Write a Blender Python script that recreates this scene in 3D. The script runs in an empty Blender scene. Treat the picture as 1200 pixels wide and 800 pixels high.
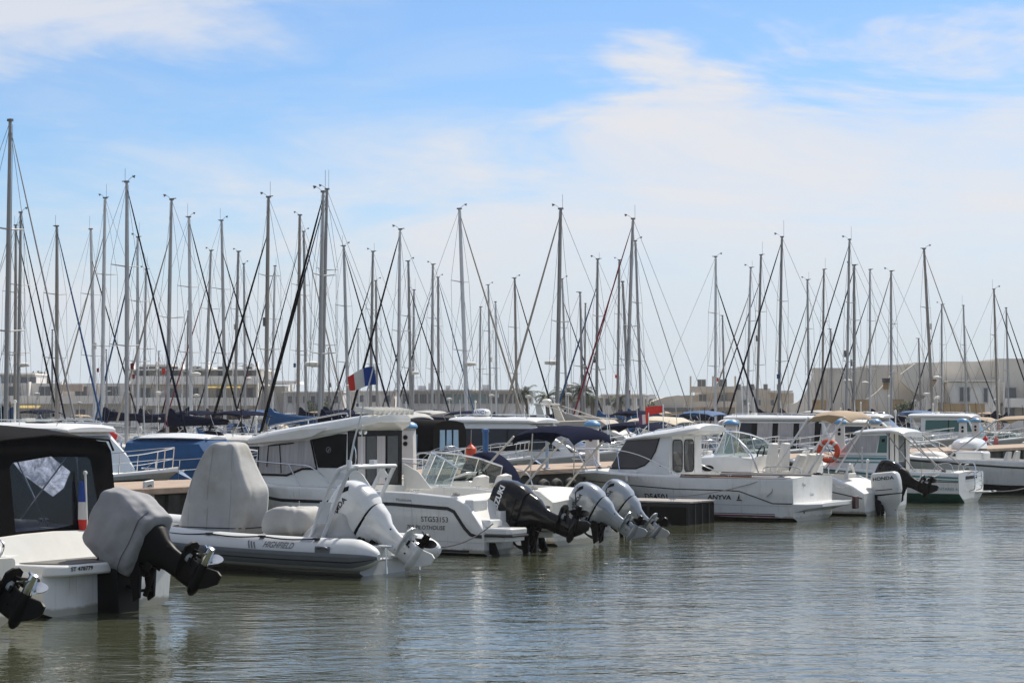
import bpy, bmesh, math, random
from mathutils import Vector, Matrix, noise
from mathutils.bvhtree import BVHTree
R = math.radians
V = Vector
SC = bpy.context.scene
COL = SC.collection
random.seed(7)

# ------------------------------------------------------------------ camera
EYE = 2.7
FPX = 2400.0                      # focal length in photo pixels (1200 px wide)
PITCH = math.atan(85 / FPX)
cam_d = bpy.data.cameras.new('camera')
cam_d.sensor_width = 36.0
cam_d.lens = 72.0
cam_d.clip_end = 9000
cam_d.clip_start = 0.5
cam = bpy.data.objects.new('camera', cam_d)
COL.objects.link(cam)
cam.location = (0, 0, EYE)
cam.rotation_euler = (math.pi / 2 + PITCH, 0, 0)
SC.camera = cam

# ------------------------------------------------------------------ world: sky with thin high cloud
SUN_EL, SUN_AZ = 50.0, 37.0       # azimuth clockwise from +Y
w = bpy.data.worlds.new("World")
SC.world = w
w.use_nodes = True
nt = w.node_tree
nt.nodes.clear()


def nd(tree, kind, **kw):
    n = tree.nodes.new(kind)
    for k, v in kw.items():
        if k.startswith('i_'):
            key = k[2:]
            key = int(key) if key.isdigit() else key.replace('_', ' ')
            n.inputs[key].default_value = v
        else:
            setattr(n, k, v)
    return n


def math_n(tree, op, a, b=None, c=None, clamp=False):
    n = tree.nodes.new('ShaderNodeMath')
    n.operation = op
    n.use_clamp = clamp
    for i, x in enumerate((a, b, c)):
        if x is None:
            continue
        if isinstance(x, (int, float)):
            n.inputs[i].default_value = x
        else:
            tree.links.new(x, n.inputs[i])
    return n.outputs[0]


def smooth(tree, x, lo, hi):
    n = tree.nodes.new('ShaderNodeMapRange')
    n.interpolation_type = 'SMOOTHSTEP'
    tree.links.new(x, n.inputs[0])
    n.inputs[1].default_value = lo
    n.inputs[2].default_value = hi
    return n.outputs[0]


def ncol(tree, vec, scale, detail, rough=.55, dist=0.0):
    n = tree.nodes.new('ShaderNodeTexNoise')
    n.inputs['Scale'].default_value = scale
    n.inputs['Detail'].default_value = detail
    n.inputs['Roughness'].default_value = rough
    n.inputs['Distortion'].default_value = dist
    tree.links.new(vec, n.inputs['Vector'])
    return n.outputs[0]


sky = nd(nt, 'ShaderNodeTexSky', sky_type='NISHITA', sun_disc=False, sun_elevation=R(SUN_EL), sun_rotation=R(SUN_AZ),
         air_density=1.0, dust_density=0.5, ozone_density=2.0, altitude=0)
tc = nd(nt, 'ShaderNodeTexCoord')
sep = nd(nt, 'ShaderNodeSeparateXYZ')
nt.links.new(tc.outputs['Generated'], sep.inputs[0])
ysafe = math_n(nt, 'MAXIMUM', math_n(nt, 'ABSOLUTE', sep.outputs[1]), 0.15)
u = math_n(nt, 'DIVIDE', sep.outputs[0], ysafe)           # azimuth-like
v = math_n(nt, 'DIVIDE', sep.outputs[2], ysafe)           # elevation-like
cmb = nd(nt, 'ShaderNodeCombineXYZ')
nt.links.new(math_n(nt, 'MULTIPLY', math_n(nt, 'ADD', u, math_n(nt, 'MULTIPLY', v, -0.9)), 2.2), cmb.inputs[0])
nt.links.new(math_n(nt, 'MULTIPLY', math_n(nt, 'ADD', v, math_n(nt, 'MULTIPLY', u, 0.06)), 11.0), cmb.inputs[1])
streak = ncol(nt, cmb.outputs[0], 2.1, 9, .62, .8)
cm2 = nd(nt, 'ShaderNodeCombineXYZ')
nt.links.new(math_n(nt, 'MULTIPLY', math_n(nt, 'ADD', u, math_n(nt, 'MULTIPLY', v, .6)), 5.0), cm2.inputs[0])
nt.links.new(math_n(nt, 'MULTIPLY', v, 13.0), cm2.inputs[1])
puff = ncol(nt, cm2.outputs[0], 1.8, 8, .58, .4)
nz = math_n(nt, 'ADD', math_n(nt, 'MULTIPLY', math_n(nt, 'SUBTRACT', streak, .5), .13), math_n(nt, 'MULTIPLY', math_n(nt, 'SUBTRACT', puff, .5), .10))
# the bank: its upper edge climbs to the right and is crisper there
ulo = math_n(nt, 'MINIMUM', u, .05)
top1 = math_n(nt, 'ADD', math_n(nt, 'ADD', math_n(nt, 'MULTIPLY', ulo, .15), .142), math_n(nt, 'MULTIPLY', smooth(nt, u, -.01, .075), .026))
d1 = math_n(nt, 'SUBTRACT', math_n(nt, 'ADD', top1, nz), v)
wid = math_n(nt, 'ADD', math_n(nt, 'MULTIPLY', math_n(nt, 'SUBTRACT', 1.0, smooth(nt, u, -.08, .07)), .045), .024)
bank = smooth(nt, math_n(nt, 'DIVIDE', d1, wid), -.6, 1.0)
# a second veil at the upper left
top2 = math_n(nt, 'ADD', math_n(nt, 'MULTIPLY', smooth(nt, u, -.28, -.06), .046), .156)
d2 = math_n(nt, 'SUBTRACT', v, math_n(nt, 'ADD', top2, math_n(nt, 'MULTIPLY', nz, 1.2)))
veil = math_n(nt, 'MULTIPLY', smooth(nt, d2, -.022, .040), math_n(nt, 'SUBTRACT', 1.0, smooth(nt, u, -.13, -.04)))
veil = math_n(nt, 'MULTIPLY', veil, math_n(nt, 'MULTIPLY', math_n(nt, 'SUBTRACT', 1.0, smooth(nt, v, .26, .55)), .84))
gaps = smooth(nt, math_n(nt, 'ADD', math_n(nt, 'MULTIPLY', streak, .6), math_n(nt, 'MULTIPLY', puff, .4)), .36, .60)
bank = math_n(nt, 'MULTIPLY', bank, math_n(nt, 'ADD', math_n(nt, 'MULTIPLY', gaps, .38), .60))
cover = math_n(nt, 'MAXIMUM', bank, veil, clamp=True)
wisps = math_n(nt, 'MULTIPLY', smooth(nt, streak, .46, .76), .22)
cover = math_n(nt, 'MAXIMUM', cover, wisps, clamp=True)
# thin cloud added overhead, out of view, to whiten fill light and reflections
cover = math_n(nt, 'MAXIMUM', cover, math_n(nt, 'MULTIPLY', smooth(nt, v, .21, .50), .60), clamp=True)
mixc = nd(nt, 'ShaderNodeMix', data_type='RGBA')
nt.links.new(cover, mixc.inputs[0])
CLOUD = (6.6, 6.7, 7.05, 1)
grade = nd(nt, 'ShaderNodeMix', data_type='RGBA', blend_type='MULTIPLY')
grade.inputs[0].default_value = 1.0
nt.links.new(sky.outputs[0], grade.inputs[6])
grade.inputs[7].default_value = (.68, .86, 1.08, 1)
nt.links.new(grade.outputs[2], mixc.inputs[6])
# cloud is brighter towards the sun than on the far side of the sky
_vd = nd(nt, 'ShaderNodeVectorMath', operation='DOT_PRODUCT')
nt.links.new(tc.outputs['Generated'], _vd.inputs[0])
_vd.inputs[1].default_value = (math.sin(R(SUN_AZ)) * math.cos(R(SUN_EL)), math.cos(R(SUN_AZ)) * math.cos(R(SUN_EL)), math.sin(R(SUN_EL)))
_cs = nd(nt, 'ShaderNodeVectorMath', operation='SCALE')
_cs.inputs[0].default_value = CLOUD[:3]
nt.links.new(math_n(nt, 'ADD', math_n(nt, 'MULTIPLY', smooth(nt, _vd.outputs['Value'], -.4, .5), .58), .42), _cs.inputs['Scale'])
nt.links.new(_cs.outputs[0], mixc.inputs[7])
bg = nd(nt, 'ShaderNodeBackground')
bg.inputs[1].default_value = 0.10
# pale blue-grey air low over the horizon
airm = nd(nt, 'ShaderNodeMix', data_type='RGBA')
nt.links.new(math_n(nt, 'MULTIPLY', math_n(nt, 'SUBTRACT', 1.0, smooth(nt, v, .01, .11)), .72), airm.inputs[0])
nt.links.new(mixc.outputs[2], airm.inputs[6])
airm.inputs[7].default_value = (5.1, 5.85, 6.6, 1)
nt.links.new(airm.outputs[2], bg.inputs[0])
wo = nd(nt, 'ShaderNodeOutputWorld')
nt.links.new(bg.outputs[0], wo.inputs[0])

# ------------------------------------------------------------------ sun
sd = bpy.data.lights.new('sun', 'SUN')
sd.energy = 4.5
sd.angle = R(0.6)
sd.color = (1.0, .93, .82)
sun = bpy.data.objects.new('sun', sd)
COL.objects.link(sun)
sdir = V((math.sin(R(SUN_AZ)) * math.cos(R(SUN_EL)), math.cos(R(SUN_AZ)) * math.cos(R(SUN_EL)), math.sin(R(SUN_EL))))
sun.rotation_euler = (-sdir).to_track_quat('-Z', 'Y').to_euler()
sun.location = (0, 0, 60)
SC.view_settings.view_transform = 'Standard'
SC.view_settings.look = 'None'
SC.view_settings.gamma = 1
SC.view_settings.exposure = 0.26
SC.cycles.max_bounces = 6
SC.cycles.transparent_max_bounces = 12
SC.cycles.caustics_reflective = False
SC.cycles.caustics_refractive = False
SC.cycles.sample_clamp_indirect = 6.0

# ------------------------------------------------------------------ materials
MATS = {}


def mat(name, col, rough=.5, metal=0.0, var=.08, nscale=3.0, bump=0.0, bscale=40.0, dirt=None, dirt_amt=0.0, dscale=1.5, stretch=None, coat=0.0, spec=.5, wrinkle=0.0):
    if name in MATS:
        return MATS[name]
    m = bpy.data.materials.new(name)
    m.use_nodes = True
    t = m.node_tree
    b = t.nodes['Principled BSDF']
    b.inputs['Roughness'].default_value = rough
    b.inputs['Metallic'].default_value = metal
    b.inputs['Coat Weight'].default_value = coat
    b.inputs['Specular IOR Level'].default_value = spec
    tcn = t.nodes.new('ShaderNodeTexCoord')
    vec = tcn.outputs['Object']
    if stretch:
        mp = t.nodes.new('ShaderNodeMapping')
        mp.inputs['Scale'].default_value = stretch
        t.links.new(vec, mp.inputs[0])
        vec = mp.outputs[0]
    n1 = ncol(t, vec, nscale, 5)
    rmp = nd(t, 'ShaderNodeMapRange')
    t.links.new(n1, rmp.inputs[0])
    rmp.inputs[1].default_value = .3
    rmp.inputs[2].default_value = .7
    rmp.inputs[3].default_value = 1 - var
    rmp.inputs[4].default_value = 1 + var
    mx = nd(t, 'ShaderNodeMix', data_type='RGBA', blend_type='MULTIPLY')
    mx.inputs[0].default_value = 1
    mx.inputs[6].default_value = (*col, 1)
    t.links.new(rmp.outputs[0], mx.inputs[7])
    out = mx.outputs[2]
    if dirt:
        n2 = ncol(t, vec, dscale, 6, .65)
        f = math_n(t, 'MULTIPLY', smooth(t, n2, .48, .72), dirt_amt)
        md = nd(t, 'ShaderNodeMix', data_type='RGBA')
        t.links.new(f, md.inputs[0])
        t.links.new(out, md.inputs[6])
        md.inputs[7].default_value = (*dirt, 1)
        out = md.outputs[2]
    t.links.new(out, b.inputs['Base Color'])
    rr = nd(t, 'ShaderNodeMapRange')
    t.links.new(n1, rr.inputs[0])
    rr.inputs[3].default_value = max(.02, rough - .08)
    rr.inputs[4].default_value = min(1, rough + .08)
    t.links.new(rr.outputs[0], b.inputs['Roughness'])
    if bump or wrinkle:
        nb = ncol(t, vec, bscale, 4)
        if wrinkle:
            rn = t.nodes.new('ShaderNodeTexNoise')
            rn.noise_type = 'RIDGED_MULTIFRACTAL'
            rn.inputs['Scale'].default_value = 2.2
            rn.inputs['Detail'].default_value = 3
            rn.inputs['Distortion'].default_value = .9
            t.links.new(vec, rn.inputs['Vector'])
            nb = math_n(t, 'ADD', math_n(t, 'MULTIPLY', nb, .25), math_n(t, 'MULTIPLY', rn.outputs[0], wrinkle))
        bp = nd(t, 'ShaderNodeBump')
        bp.inputs['Strength'].default_value = bump
        bp.inputs['Distance'].default_value = .02
        t.links.new(nb, bp.inputs['Height'])
        t.links.new(bp.outputs[0], b.inputs['Normal'])
    MATS[name] = m
    return m


def glassy(name, tint, clear, rough=.04, refl=.9):
    """window pane: partly see-through, reflecting by angle"""
    m = bpy.data.materials.new(name)
    m.use_nodes = True
    t = m.node_tree
    t.nodes.clear()
    o = nd(t, 'ShaderNodeOutputMaterial')
    tr = nd(t, 'ShaderNodeBsdfTransparent')
    tr.inputs[0].default_value = (*tint, 1)
    df = nd(t, 'ShaderNodeBsdfDiffuse')
    df.inputs[0].default_value = (tint[0] * .25, tint[1] * .25, tint[2] * .25, 1)
    gl = nd(t, 'ShaderNodeBsdfGlossy')
    gl.inputs['Roughness'].default_value = rough
    gl.inputs[0].default_value = (refl, refl, refl, 1)
    lw = nd(t, 'ShaderNodeLayerWeight')
    lw.inputs[0].default_value = .5
    lwf = math_n(t, 'MULTIPLY_ADD', math_n(t, 'POWER', lw.outputs['Facing'], 4.0), .95, .045)
    m1 = nd(t, 'ShaderNodeMixShader')
    m1.inputs[0].default_value = clear
    t.links.new(df.outputs[0], m1.inputs[1])
    t.links.new(tr.outputs[0], m1.inputs[2])
    m2 = nd(t, 'ShaderNodeMixShader')
    t.links.new(lwf, m2.inputs[0])
    t.links.new(m1.outputs[0], m2.inputs[1])
    t.links.new(gl.outputs[0], m2.inputs[2])
    t.links.new(m2.outputs[0], o.inputs[0])
    return m


GEL = mat('white_gelcoat', (.74, .74, .72), .22, var=.04, nscale=1.2, dirt=(.50, .47, .40), dirt_amt=.22, dscale=2.2, coat=.3)


def weathered_hull(name, col):
    m = mat(name, col, .24, var=.04, nscale=1.2, dirt=(.50, .47, .40), dirt_amt=.28, dscale=2.2, coat=.3)
    t = m.node_tree
    b = t.nodes['Principled BSDF']
    src = b.inputs['Base Color'].links[0].from_socket
    tcn = t.nodes.new('ShaderNodeTexCoord')
    sp = t.nodes.new('ShaderNodeSeparateXYZ')
    t.links.new(tcn.outputs['Object'], sp.inputs[0])
    mp = t.nodes.new('ShaderNodeMapping')
    mp.inputs['Scale'].default_value = (5, 5, .35)
    t.links.new(tcn.outputs['Object'], mp.inputs[0])
    runs = ncol(t, mp.outputs[0], 3.0, 6, .65)
    edge = ncol(t, tcn.outputs['Object'], 4.0, 5, .6)
    lvl = math_n(t, 'ADD', math_n(t, 'MULTIPLY', math_n(t, 'SUBTRACT', edge, .5), .13), .115)
    scum = smooth(t, math_n(t, 'SUBTRACT', lvl, sp.outputs[2]), -.02, .035)
    a = nd(t, 'ShaderNodeMix', data_type='RGBA')
    t.links.new(math_n(t, 'MULTIPLY', smooth(t, runs, .54, .76), .50), a.inputs[0])
    t.links.new(src, a.inputs[6])
    a.inputs[7].default_value = (.40, .35, .26, 1)
    c = nd(t, 'ShaderNodeMix', data_type='RGBA')
    t.links.new(math_n(t, 'MULTIPLY', scum, .72), c.inputs[0])
    t.links.new(a.outputs[2], c.inputs[6])
    c.inputs[7].default_value = (.17, .155, .085, 1)
    t.links.new(c.outputs[2], b.inputs['Base Color'])
    return m


GELH = weathered_hull('white_hull_gelcoat', (.74, .74, .72))
GELH2 = weathered_hull('cream_hull_gelcoat', (.70, .68, .62))
GEL2 = mat('cream_gelcoat', (.70, .68, .62), .3, var=.05, nscale=1.4, dirt=(.46, .41, .33), dirt_amt=.3, dscale=2.0, coat=.2)
GELG = mat('grey_gelcoat', (.52, .54, .55), .3, var=.05)
NONSKID = mat('nonskid_deck', (.60, .60, .57), .75, var=.06, bump=.25, bscale=180)
GREYDECK = mat('grey_deck_mat', (.16, .155, .15), .85, var=.12, bump=.3, bscale=140)
ANTIBLACK = mat('black_antifouling', (.015, .016, .018), .6, var=.3, nscale=6)
ANTIRED = mat('red_antifouling', (.10, .018, .018), .65, var=.25, nscale=5)
ANTIGREEN = mat('green_antifouling', (.02, .30, .22), .6, var=.2, nscale=5)
ANTINAVY = mat('navy_antifouling', (.012, .025, .075), .6, var=.2)
BLACK = mat('black_plastic', (.005, .005, .006), .45, var=.2, spec=.14)
BLACKGLOSS = mat('black_gloss_paint', (.004, .004, .005), .14, var=.15, coat=.15, spec=.3)
RUBBER = mat('black_rubber', (.018, .018, .018), .7, var=.25)
STRIPE = mat('dark_stripe_rubber', (.02, .021, .025), .5, var=.15)
REDLINE = mat('dark_red_line', (.16, .02, .025), .45)
TEAL = mat('teal_paint', (.07, .24, .25), .4, var=.08)
BLUEPAINT = mat('blue_paint', (.03, .12, .30), .4, var=.1)
STEEL = mat('stainless_steel', (.72, .73, .74), .18, metal=1.0, var=.05)
ALU = mat('anodised_aluminium', (.43, .43, .425), .45, metal=.25, var=.08, nscale=1.5)
ALUB = mat('bronze_grey_aluminium', (.30, .27, .235), .5, metal=.15, var=.12, nscale=1.0)
ALUD = mat('weathered_aluminium', (.30, .295, .285), .5, metal=.2, var=.1, nscale=1.2)
ALUW = mat('white_painted_aluminium', (.62, .63, .64), .4, var=.06)
WIRE = mat('rigging_wire', (.20, .20, .21), .45, metal=.4)
NAVYC = mat('navy_canvas', (.006, .009, .028), .95, var=.16, nscale=4, bump=.35, bscale=14, spec=.04)
BLACKC = mat('black_canvas', (.006, .006, .007), .9, var=.25, nscale=3, bump=.4, bscale=9, spec=.06)
GREYC = mat('grey_canvas', (.27, .275, .29), .8, var=.10, nscale=3, bump=1.0, bscale=8, dirt=(.19, .19, .18), dirt_amt=.55, dscale=2.4, wrinkle=1.0)
GREYC2 = mat('light_grey_canvas', (.41, .41, .40), .85, var=.09, nscale=3, bump=1.0, bscale=7, dirt=(.30, .275, .22), dirt_amt=.55, dscale=1.8, wrinkle=.9)
BEIGEC = mat('beige_canvas', (.33, .25, .17), .85, var=.12, nscale=3, bump=.35, bscale=10)
CREAMC = mat('cream_canvas', (.52, .46, .36), .85, var=.12, nscale=3, bump=.35, bscale=10)
BLUEC = mat('blue_canvas', (.012, .075, .20), .8, var=.14, nscale=3, bump=.4, bscale=8)
BROWNC = mat('brown_canvas', (.07, .05, .04), .85, var=.15, nscale=3, bump=.4, bscale=8)
WHITEC = mat('white_sailcloth', (.66, .64, .60), .8, var=.06, nscale=3, bump=.4, bscale=10)
REDC = mat('red_canvas', (.22, .015, .03), .8, var=.12, nscale=3, bump=.4, bscale=10)
TANC = mat('tan_sailcloth', (.40, .36, .31), .85, var=.08, nscale=3, bump=.3, bscale=10)
CURTAIN = mat('grey_curtain', (.42, .40, .40), .9, var=.18, nscale=2.0, stretch=(9, 9, .35))
MESHC = mat('grey_sun_mesh', (.10, .095, .10), .8, var=.1, nscale=200, spec=.2)
VINYLSEAT = mat('white_vinyl_seat', (.66, .64, .60), .45, var=.05)
TUBEW = mat('light_grey_hypalon', (.60, .62, .63), .42, var=.04, nscale=1.5, dirt=(.42, .42, .38), dirt_amt=.3)
TUBEG = mat('slate_grey_hypalon', (.15, .165, .185), .5, var=.08)
WHITEENG = mat('white_engine_paint', (.70, .71, .71), .18, var=.03, coat=.5, dirt=(.46, .44, .38), dirt_amt=.3, dscale=4)
SILVER = mat('silver_engine_paint', (.33, .36, .39), .22, metal=.3, var=.04, coat=.6)
GREYENG = mat('pale_grey_engine_paint', (.58, .58, .56), .3, var=.05, coat=.3)
INK = mat('black_lettering', (.012, .012, .014), .5, var=.1)
INKW = mat('white_lettering', (.75, .75, .75), .5, var=.05)
INKG = mat('grey_lettering', (.16, .165, .17), .5, var=.1)
INKT = mat('teal_lettering', (.10, .25, .27), .5, var=.1)
ORANGE = mat('orange_buoy_plastic', (.62, .07, .02), .5, var=.1)
TEAK = mat('teak_planks', (.30, .19, .11), .75, var=.25, nscale=5, stretch=(1, 12, 1))
ROPE = mat('pale_rope', (.36, .34, .31), .9, var=.2, nscale=30)
ROPED = mat('dark_rope', (.03, .03, .035), .9, var=.2, nscale=30)
CONC = mat('pale_concrete', (.42, .385, .33), .9, var=.16, nscale=.9, bump=.3, bscale=12, dirt=(.22, .19, .16), dirt_amt=.5, dscale=.7)
CONCD = mat('dark_wet_concrete', (.075, .07, .06), .9, var=.35, nscale=2.0, bump=.6, bscale=6)
DOCKTOP = mat('quay_planks', (.36, .27, .205), .9, var=.18, nscale=2.5, bump=.3, bscale=20, dirt=(.22, .17, .13), dirt_amt=.5)
PEDW = mat('white_pedestal', (.62, .62, .60), .5, var=.06, dirt=(.40, .38, .33), dirt_amt=.4)
PEDB = mat('blue_pedestal_cap', (.10, .28, .50), .4, var=.06)
REDF = mat('red_flag', (.65, .04, .03), .8, var=.1, nscale=6)
GLASS = glassy('tinted_window_glass', (.30, .33, .36), .25)
GLASSD = glassy('dark_window_glass', (.10, .11, .12), .15)
GLASSB = glassy('blue_screen_glass', (.50, .62, .74), .55)
GLASSC = glassy('clear_screen_glass', (.80, .86, .84), .86)
SCREENB = glassy('sky_tinted_screen', (.62, .74, .86), .30)  # pale blue sky reflection put into the pane's own tint
PANELB = mat('light_blue_vinyl_panel', (.20, .32, .44), .3, var=.1)
GLASSG = glassy('green_screen_glass', (.30, .62, .55), .45)
VINYL = glassy('clear_vinyl', (.62, .66, .76), .95, .08, .35)

_m = bpy.data.materials.new('translucent_vinyl')
_m.use_nodes = True
_t = _m.node_tree
_t.nodes.clear()
_o = nd(_t, 'ShaderNodeOutputMaterial')
_a = nd(_t, 'ShaderNodeBsdfTranslucent')
_a.inputs[0].default_value = (.9, .9, .9, 1)
_tc = nd(_t, 'ShaderNodeTexCoord')
_w = ncol(_t, _tc.outputs['Object'], 5.0, 6, .65, 1.6)
_cr = nd(_t, 'ShaderNodeMapRange')
_t.links.new(_w, _cr.inputs[0])
_cr.inputs[1].default_value = .35
_cr.inputs[2].default_value = .65
_cr.inputs[3].default_value = .22
_cr.inputs[4].default_value = .95
_t.links.new(_cr.outputs[0], _a.inputs[0])
_b = nd(_t, 'ShaderNodeBsdfTransparent')
_mx = nd(_t, 'ShaderNodeMixShader')
_tc = nd(_t, 'ShaderNodeTexCoord')
_n = ncol(_t, _tc.outputs['Object'], 3.5, 4, .6, .8)
_t.links.new(smooth(_t, _n, .45, .75), _mx.inputs[0])
_t.links.new(_a.outputs[0], _mx.inputs[1])
_t.links.new(_b.outputs[0], _mx.inputs[2])
_t.links.new(_mx.outputs[0], _o.inputs[0])
MILKY = _m


# ------------------------------------------------------------------ mesh helpers
def catmull(pts, n=6):
    pts = [V(p) for p in pts]
    if len(pts) < 3:
        return pts
    out = []
    P = [pts[0] * 2 - pts[1]] + pts + [pts[-1] * 2 - pts[-2]]
    for i in range(1, len(P) - 2):
        a, b, c, d = P[i - 1], P[i], P[i + 1], P[i + 2]
        for k in range(n):
            t = k / n
            out.append(.5 * ((2 * b) + (c - a) * t + (2 * a - 5 * b + 4 * c - d) * t * t + (3 * b - a - 3 * c + d) * t ** 3))
    out.append(pts[-1])
    return out


def interp(tab, x):
    if x <= tab[0][0]:
        return tab[0][1]
    for (a, b), (c, d) in zip(tab, tab[1:]):
        if x <= c:
            return b + (d - b) * (x - a) / (c - a) if c > a else d
    return tab[-1][1]


class M:
    def __init__(s):
        s.v, s.f, s.mi = [], [], []

    def add(s, vs, fs, mi=0):
        o = len(s.v)
        s.v += [tuple(p) for p in vs]
        s.f += [tuple(i + o for i in f) for f in fs]
        s.mi += [mi] * len(fs)
        return s

    def box(s, c, d, rot=None, mi=0):
        hx, hy, hz = d[0] / 2, d[1] / 2, d[2] / 2
        vs = [V((x, y, z)) for x in (-hx, hx) for y in (-hy, hy) for z in (-hz, hz)]
        if rot is not None:
            vs = [rot @ p for p in vs]
        vs = [p + V(c) for p in vs]
        return s.add(vs, [(0, 1, 3, 2), (4, 6, 7, 5), (0, 4, 5, 1), (2, 3, 7, 6), (0, 2, 6, 4), (1, 5, 7, 3)], mi)

    def loft(s, rings, closed=True, cap=True, mi=0, mis=None):
        n = len(rings[0])
        vs = [p for r in rings for p in r]
        fs, ms = [], []
        for i in range(len(rings) - 1):
            for j in range(n if closed else n - 1):
                k = (j + 1) % n
                fs.append((i * n + j, i * n + k, (i + 1) * n + k, (i + 1) * n + j))
                ms.append(mis[j] if mis else mi)
        if cap and closed:
            fs.append(tuple(range(n))[::-1])
            ms.append(mi)
            fs.append(tuple(range((len(rings) - 1) * n, len(rings) * n)))
            ms.append(mi)
        o = len(s.v)
        s.v += [tuple(p) for p in vs]
        s.f += [tuple(i + o for i in f) for f in fs]
        s.mi += ms
        return s

    def tube(s, pts, r, n=8, closed=False, mi=0, arc=None):
        pts = [V(p) for p in pts]
        N = len(pts)
        rs = r if isinstance(r, (list, tuple)) else [r] * N
        rings = []
        prev = None
        for i, p in enumerate(pts):
            if closed:
                t = pts[(i + 1) % N] - pts[i - 1]
            else:
                t = pts[min(i + 1, N - 1)] - pts[max(i - 1, 0)]
            if t.length < 1e-9:
                t = V((1, 0, 0))
            t.normalize()
            if prev is None:
                ref = V((0, 0, 1)) if abs(t.z) < .9 else V((1, 0, 0))
                a = t.cross(ref).normalized()
            else:
                a = (prev - t * prev.dot(t))
                if a.length < 1e-6:
                    a = t.orthogonal()
                a.normalize()
            prev = a
            b = a.cross(t)
            if arc:
                a0, a1 = arc
                rings.append([p + (a * math.cos(a0 + (a1 - a0) * k / (n - 1)) + b * math.sin(a0 + (a1 - a0) * k / (n - 1))) * rs[i] for k in range(n)])
            else:
                rings.append([p + (a * math.cos(2 * math.pi * k / n) + b * math.sin(2 * math.pi * k / n)) * rs[i] for k in range(n)])
        if closed:
            rings.append(rings[0])
        return s.loft(rings, closed=not arc, cap=not closed and not arc, mi=mi)

    def prism(s, poly, off, mi=0):
        poly = [V(p) for p in poly]
        off = V(off)
        n = len(poly)
        vs = poly + [p + off for p in poly]
        fs = [tuple(range(n))[::-1], tuple(range(n, 2 * n))] + [(i, (i + 1) % n, n + (i + 1) % n, n + i) for i in range(n)]
        return s.add(vs, fs, mi)

    def lathe(s, prof, org=(0, 0, 0), axis='Z', n=16, mi=0):
        rings = []
        for r, z in prof:
            ring = []
            for k in range(n):
                a = 2 * math.pi * k / n
                c, d = r * math.cos(a), r * math.sin(a)
                p = {'Z': (c, d, z), 'X': (z, c, d), 'Y': (c, z, d)}[axis]
                ring.append(V(p) + V(org))
            rings.append(ring)
        return s.loft(rings, mi=mi)

    def sphere(s, c, r, n=12, mi=0, sq=(1, 1, 1)):
        rings = []
        for i in range(n // 2 + 1):
            a = -math.pi / 2 + math.pi * i / (n // 2)
            rr = max(1e-4, math.cos(a))
            rings.append([V(c) + V((rr * math.cos(2 * math.pi * k / n) * r * sq[0], rr * math.sin(2 * math.pi * k / n) * r * sq[1], math.sin(a) * r * sq[2])) for k in range(n)])
        return s.loft(rings, mi=mi)

    def creases(s, c, amp, freq, seed=0, zs=.6):
        """sharp draped folds: pushes points in and out along ridged noise"""
        out = []
        c = V(c)
        for p in s.v:
            q = V(p)
            n = V((q.x - c.x, q.y - c.y, (q.z - c.z) * .8))
            if n.length > 1e-6:
                n.normalize()
            a = noise.noise(V((q.x * freq + seed * 3.7, q.y * freq, q.z * freq * zs)))
            b = noise.noise(V((q.x * freq * 2.3, q.y * freq * 2.3 + seed, q.z * freq * 2.3 * zs)))
            d = (1 - 2.6 * abs(a)) * amp + (1 - 2.6 * abs(b)) * amp * .45
            out.append(tuple(q + n * d))
        s.v = out
        return s

    def bvh(s):
        return BVHTree.FromPolygons([V(p) for p in s.v], s.f)

    def wobble(s, amp, freq, seed=0):
        out = []
        for p in s.v:
            q = V(p) * freq + V((seed * 7.3, seed * 3.1, seed))
            out.append(tuple(V(p) + noise.noise_vector(q) * amp))
        s.v = out
        return s


def obj(name, m, mats, parent=None, ang=35, bevel=0.0, sub=0, fixn=True, solid=0.0):
    me = bpy.data.meshes.new(name)
    me.from_pydata(m.v, [], m.f)
    if not isinstance(mats, (list, tuple)):
        mats = [mats]
    for x in mats:
        me.materials.append(x)
    for p, i in zip(me.polygons, m.mi):
        p.material_index = i
        p.use_smooth = True
    if fixn:
        bm = bmesh.new()
        bm.from_mesh(me)
        bmesh.ops.recalc_face_normals(bm, faces=bm.faces)
        bm.to_mesh(me)
        bm.free()
    me.set_sharp_from_angle(angle=R(ang))
    me.update()
    o = bpy.data.objects.new(name, me)
    COL.objects.link(o)
    if parent is not None:
        o.parent = parent
    if solid:
        md = o.modifiers.new('solid', 'SOLIDIFY')
        md.thickness = solid
        md.offset = 0
    if sub:
        md = o.modifiers.new('sub', 'SUBSURF')
        md.levels = md.render_levels = sub
    if bevel:
        md = o.modifiers.new('bevel', 'BEVEL')
        md.width = bevel
        md.segments = 2
        md.limit_method = 'ANGLE'
        md.angle_limit = R(40)
    return o


def tag(o, label, cat, group=None):
    o['label'] = label
    o['category'] = cat
    if group:
        o['group'] = group
    return o


def kind(o, k):
    o['kind'] = k
    return o


def thing(name, label, cat, loc=(0, 0, 0), rz=0.0, group=None, tilt=(0, 0)):
    o = bpy.data.objects.new(name, None)
    COL.objects.link(o)
    o.empty_display_size = .3
    o.location = loc
    o.rotation_euler = (tilt[0], tilt[1], rz)
    return tag(o, label, cat, group)


def project(bv, p, axis, sgn, off):
    """drop point p along an axis on to the surface"""
    far = V(p)
    d = V((0, 0, 0))
    i = 'xyz'.index(axis)
    far[i] = sgn * 20
    d[i] = -sgn
    hit = bv.ray_cast(far, d)
    if hit[0] is None:
        return None
    n = hit[1]
    if n.dot(d) > 0:
        n = -n
    return hit[0] + n * off


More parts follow.
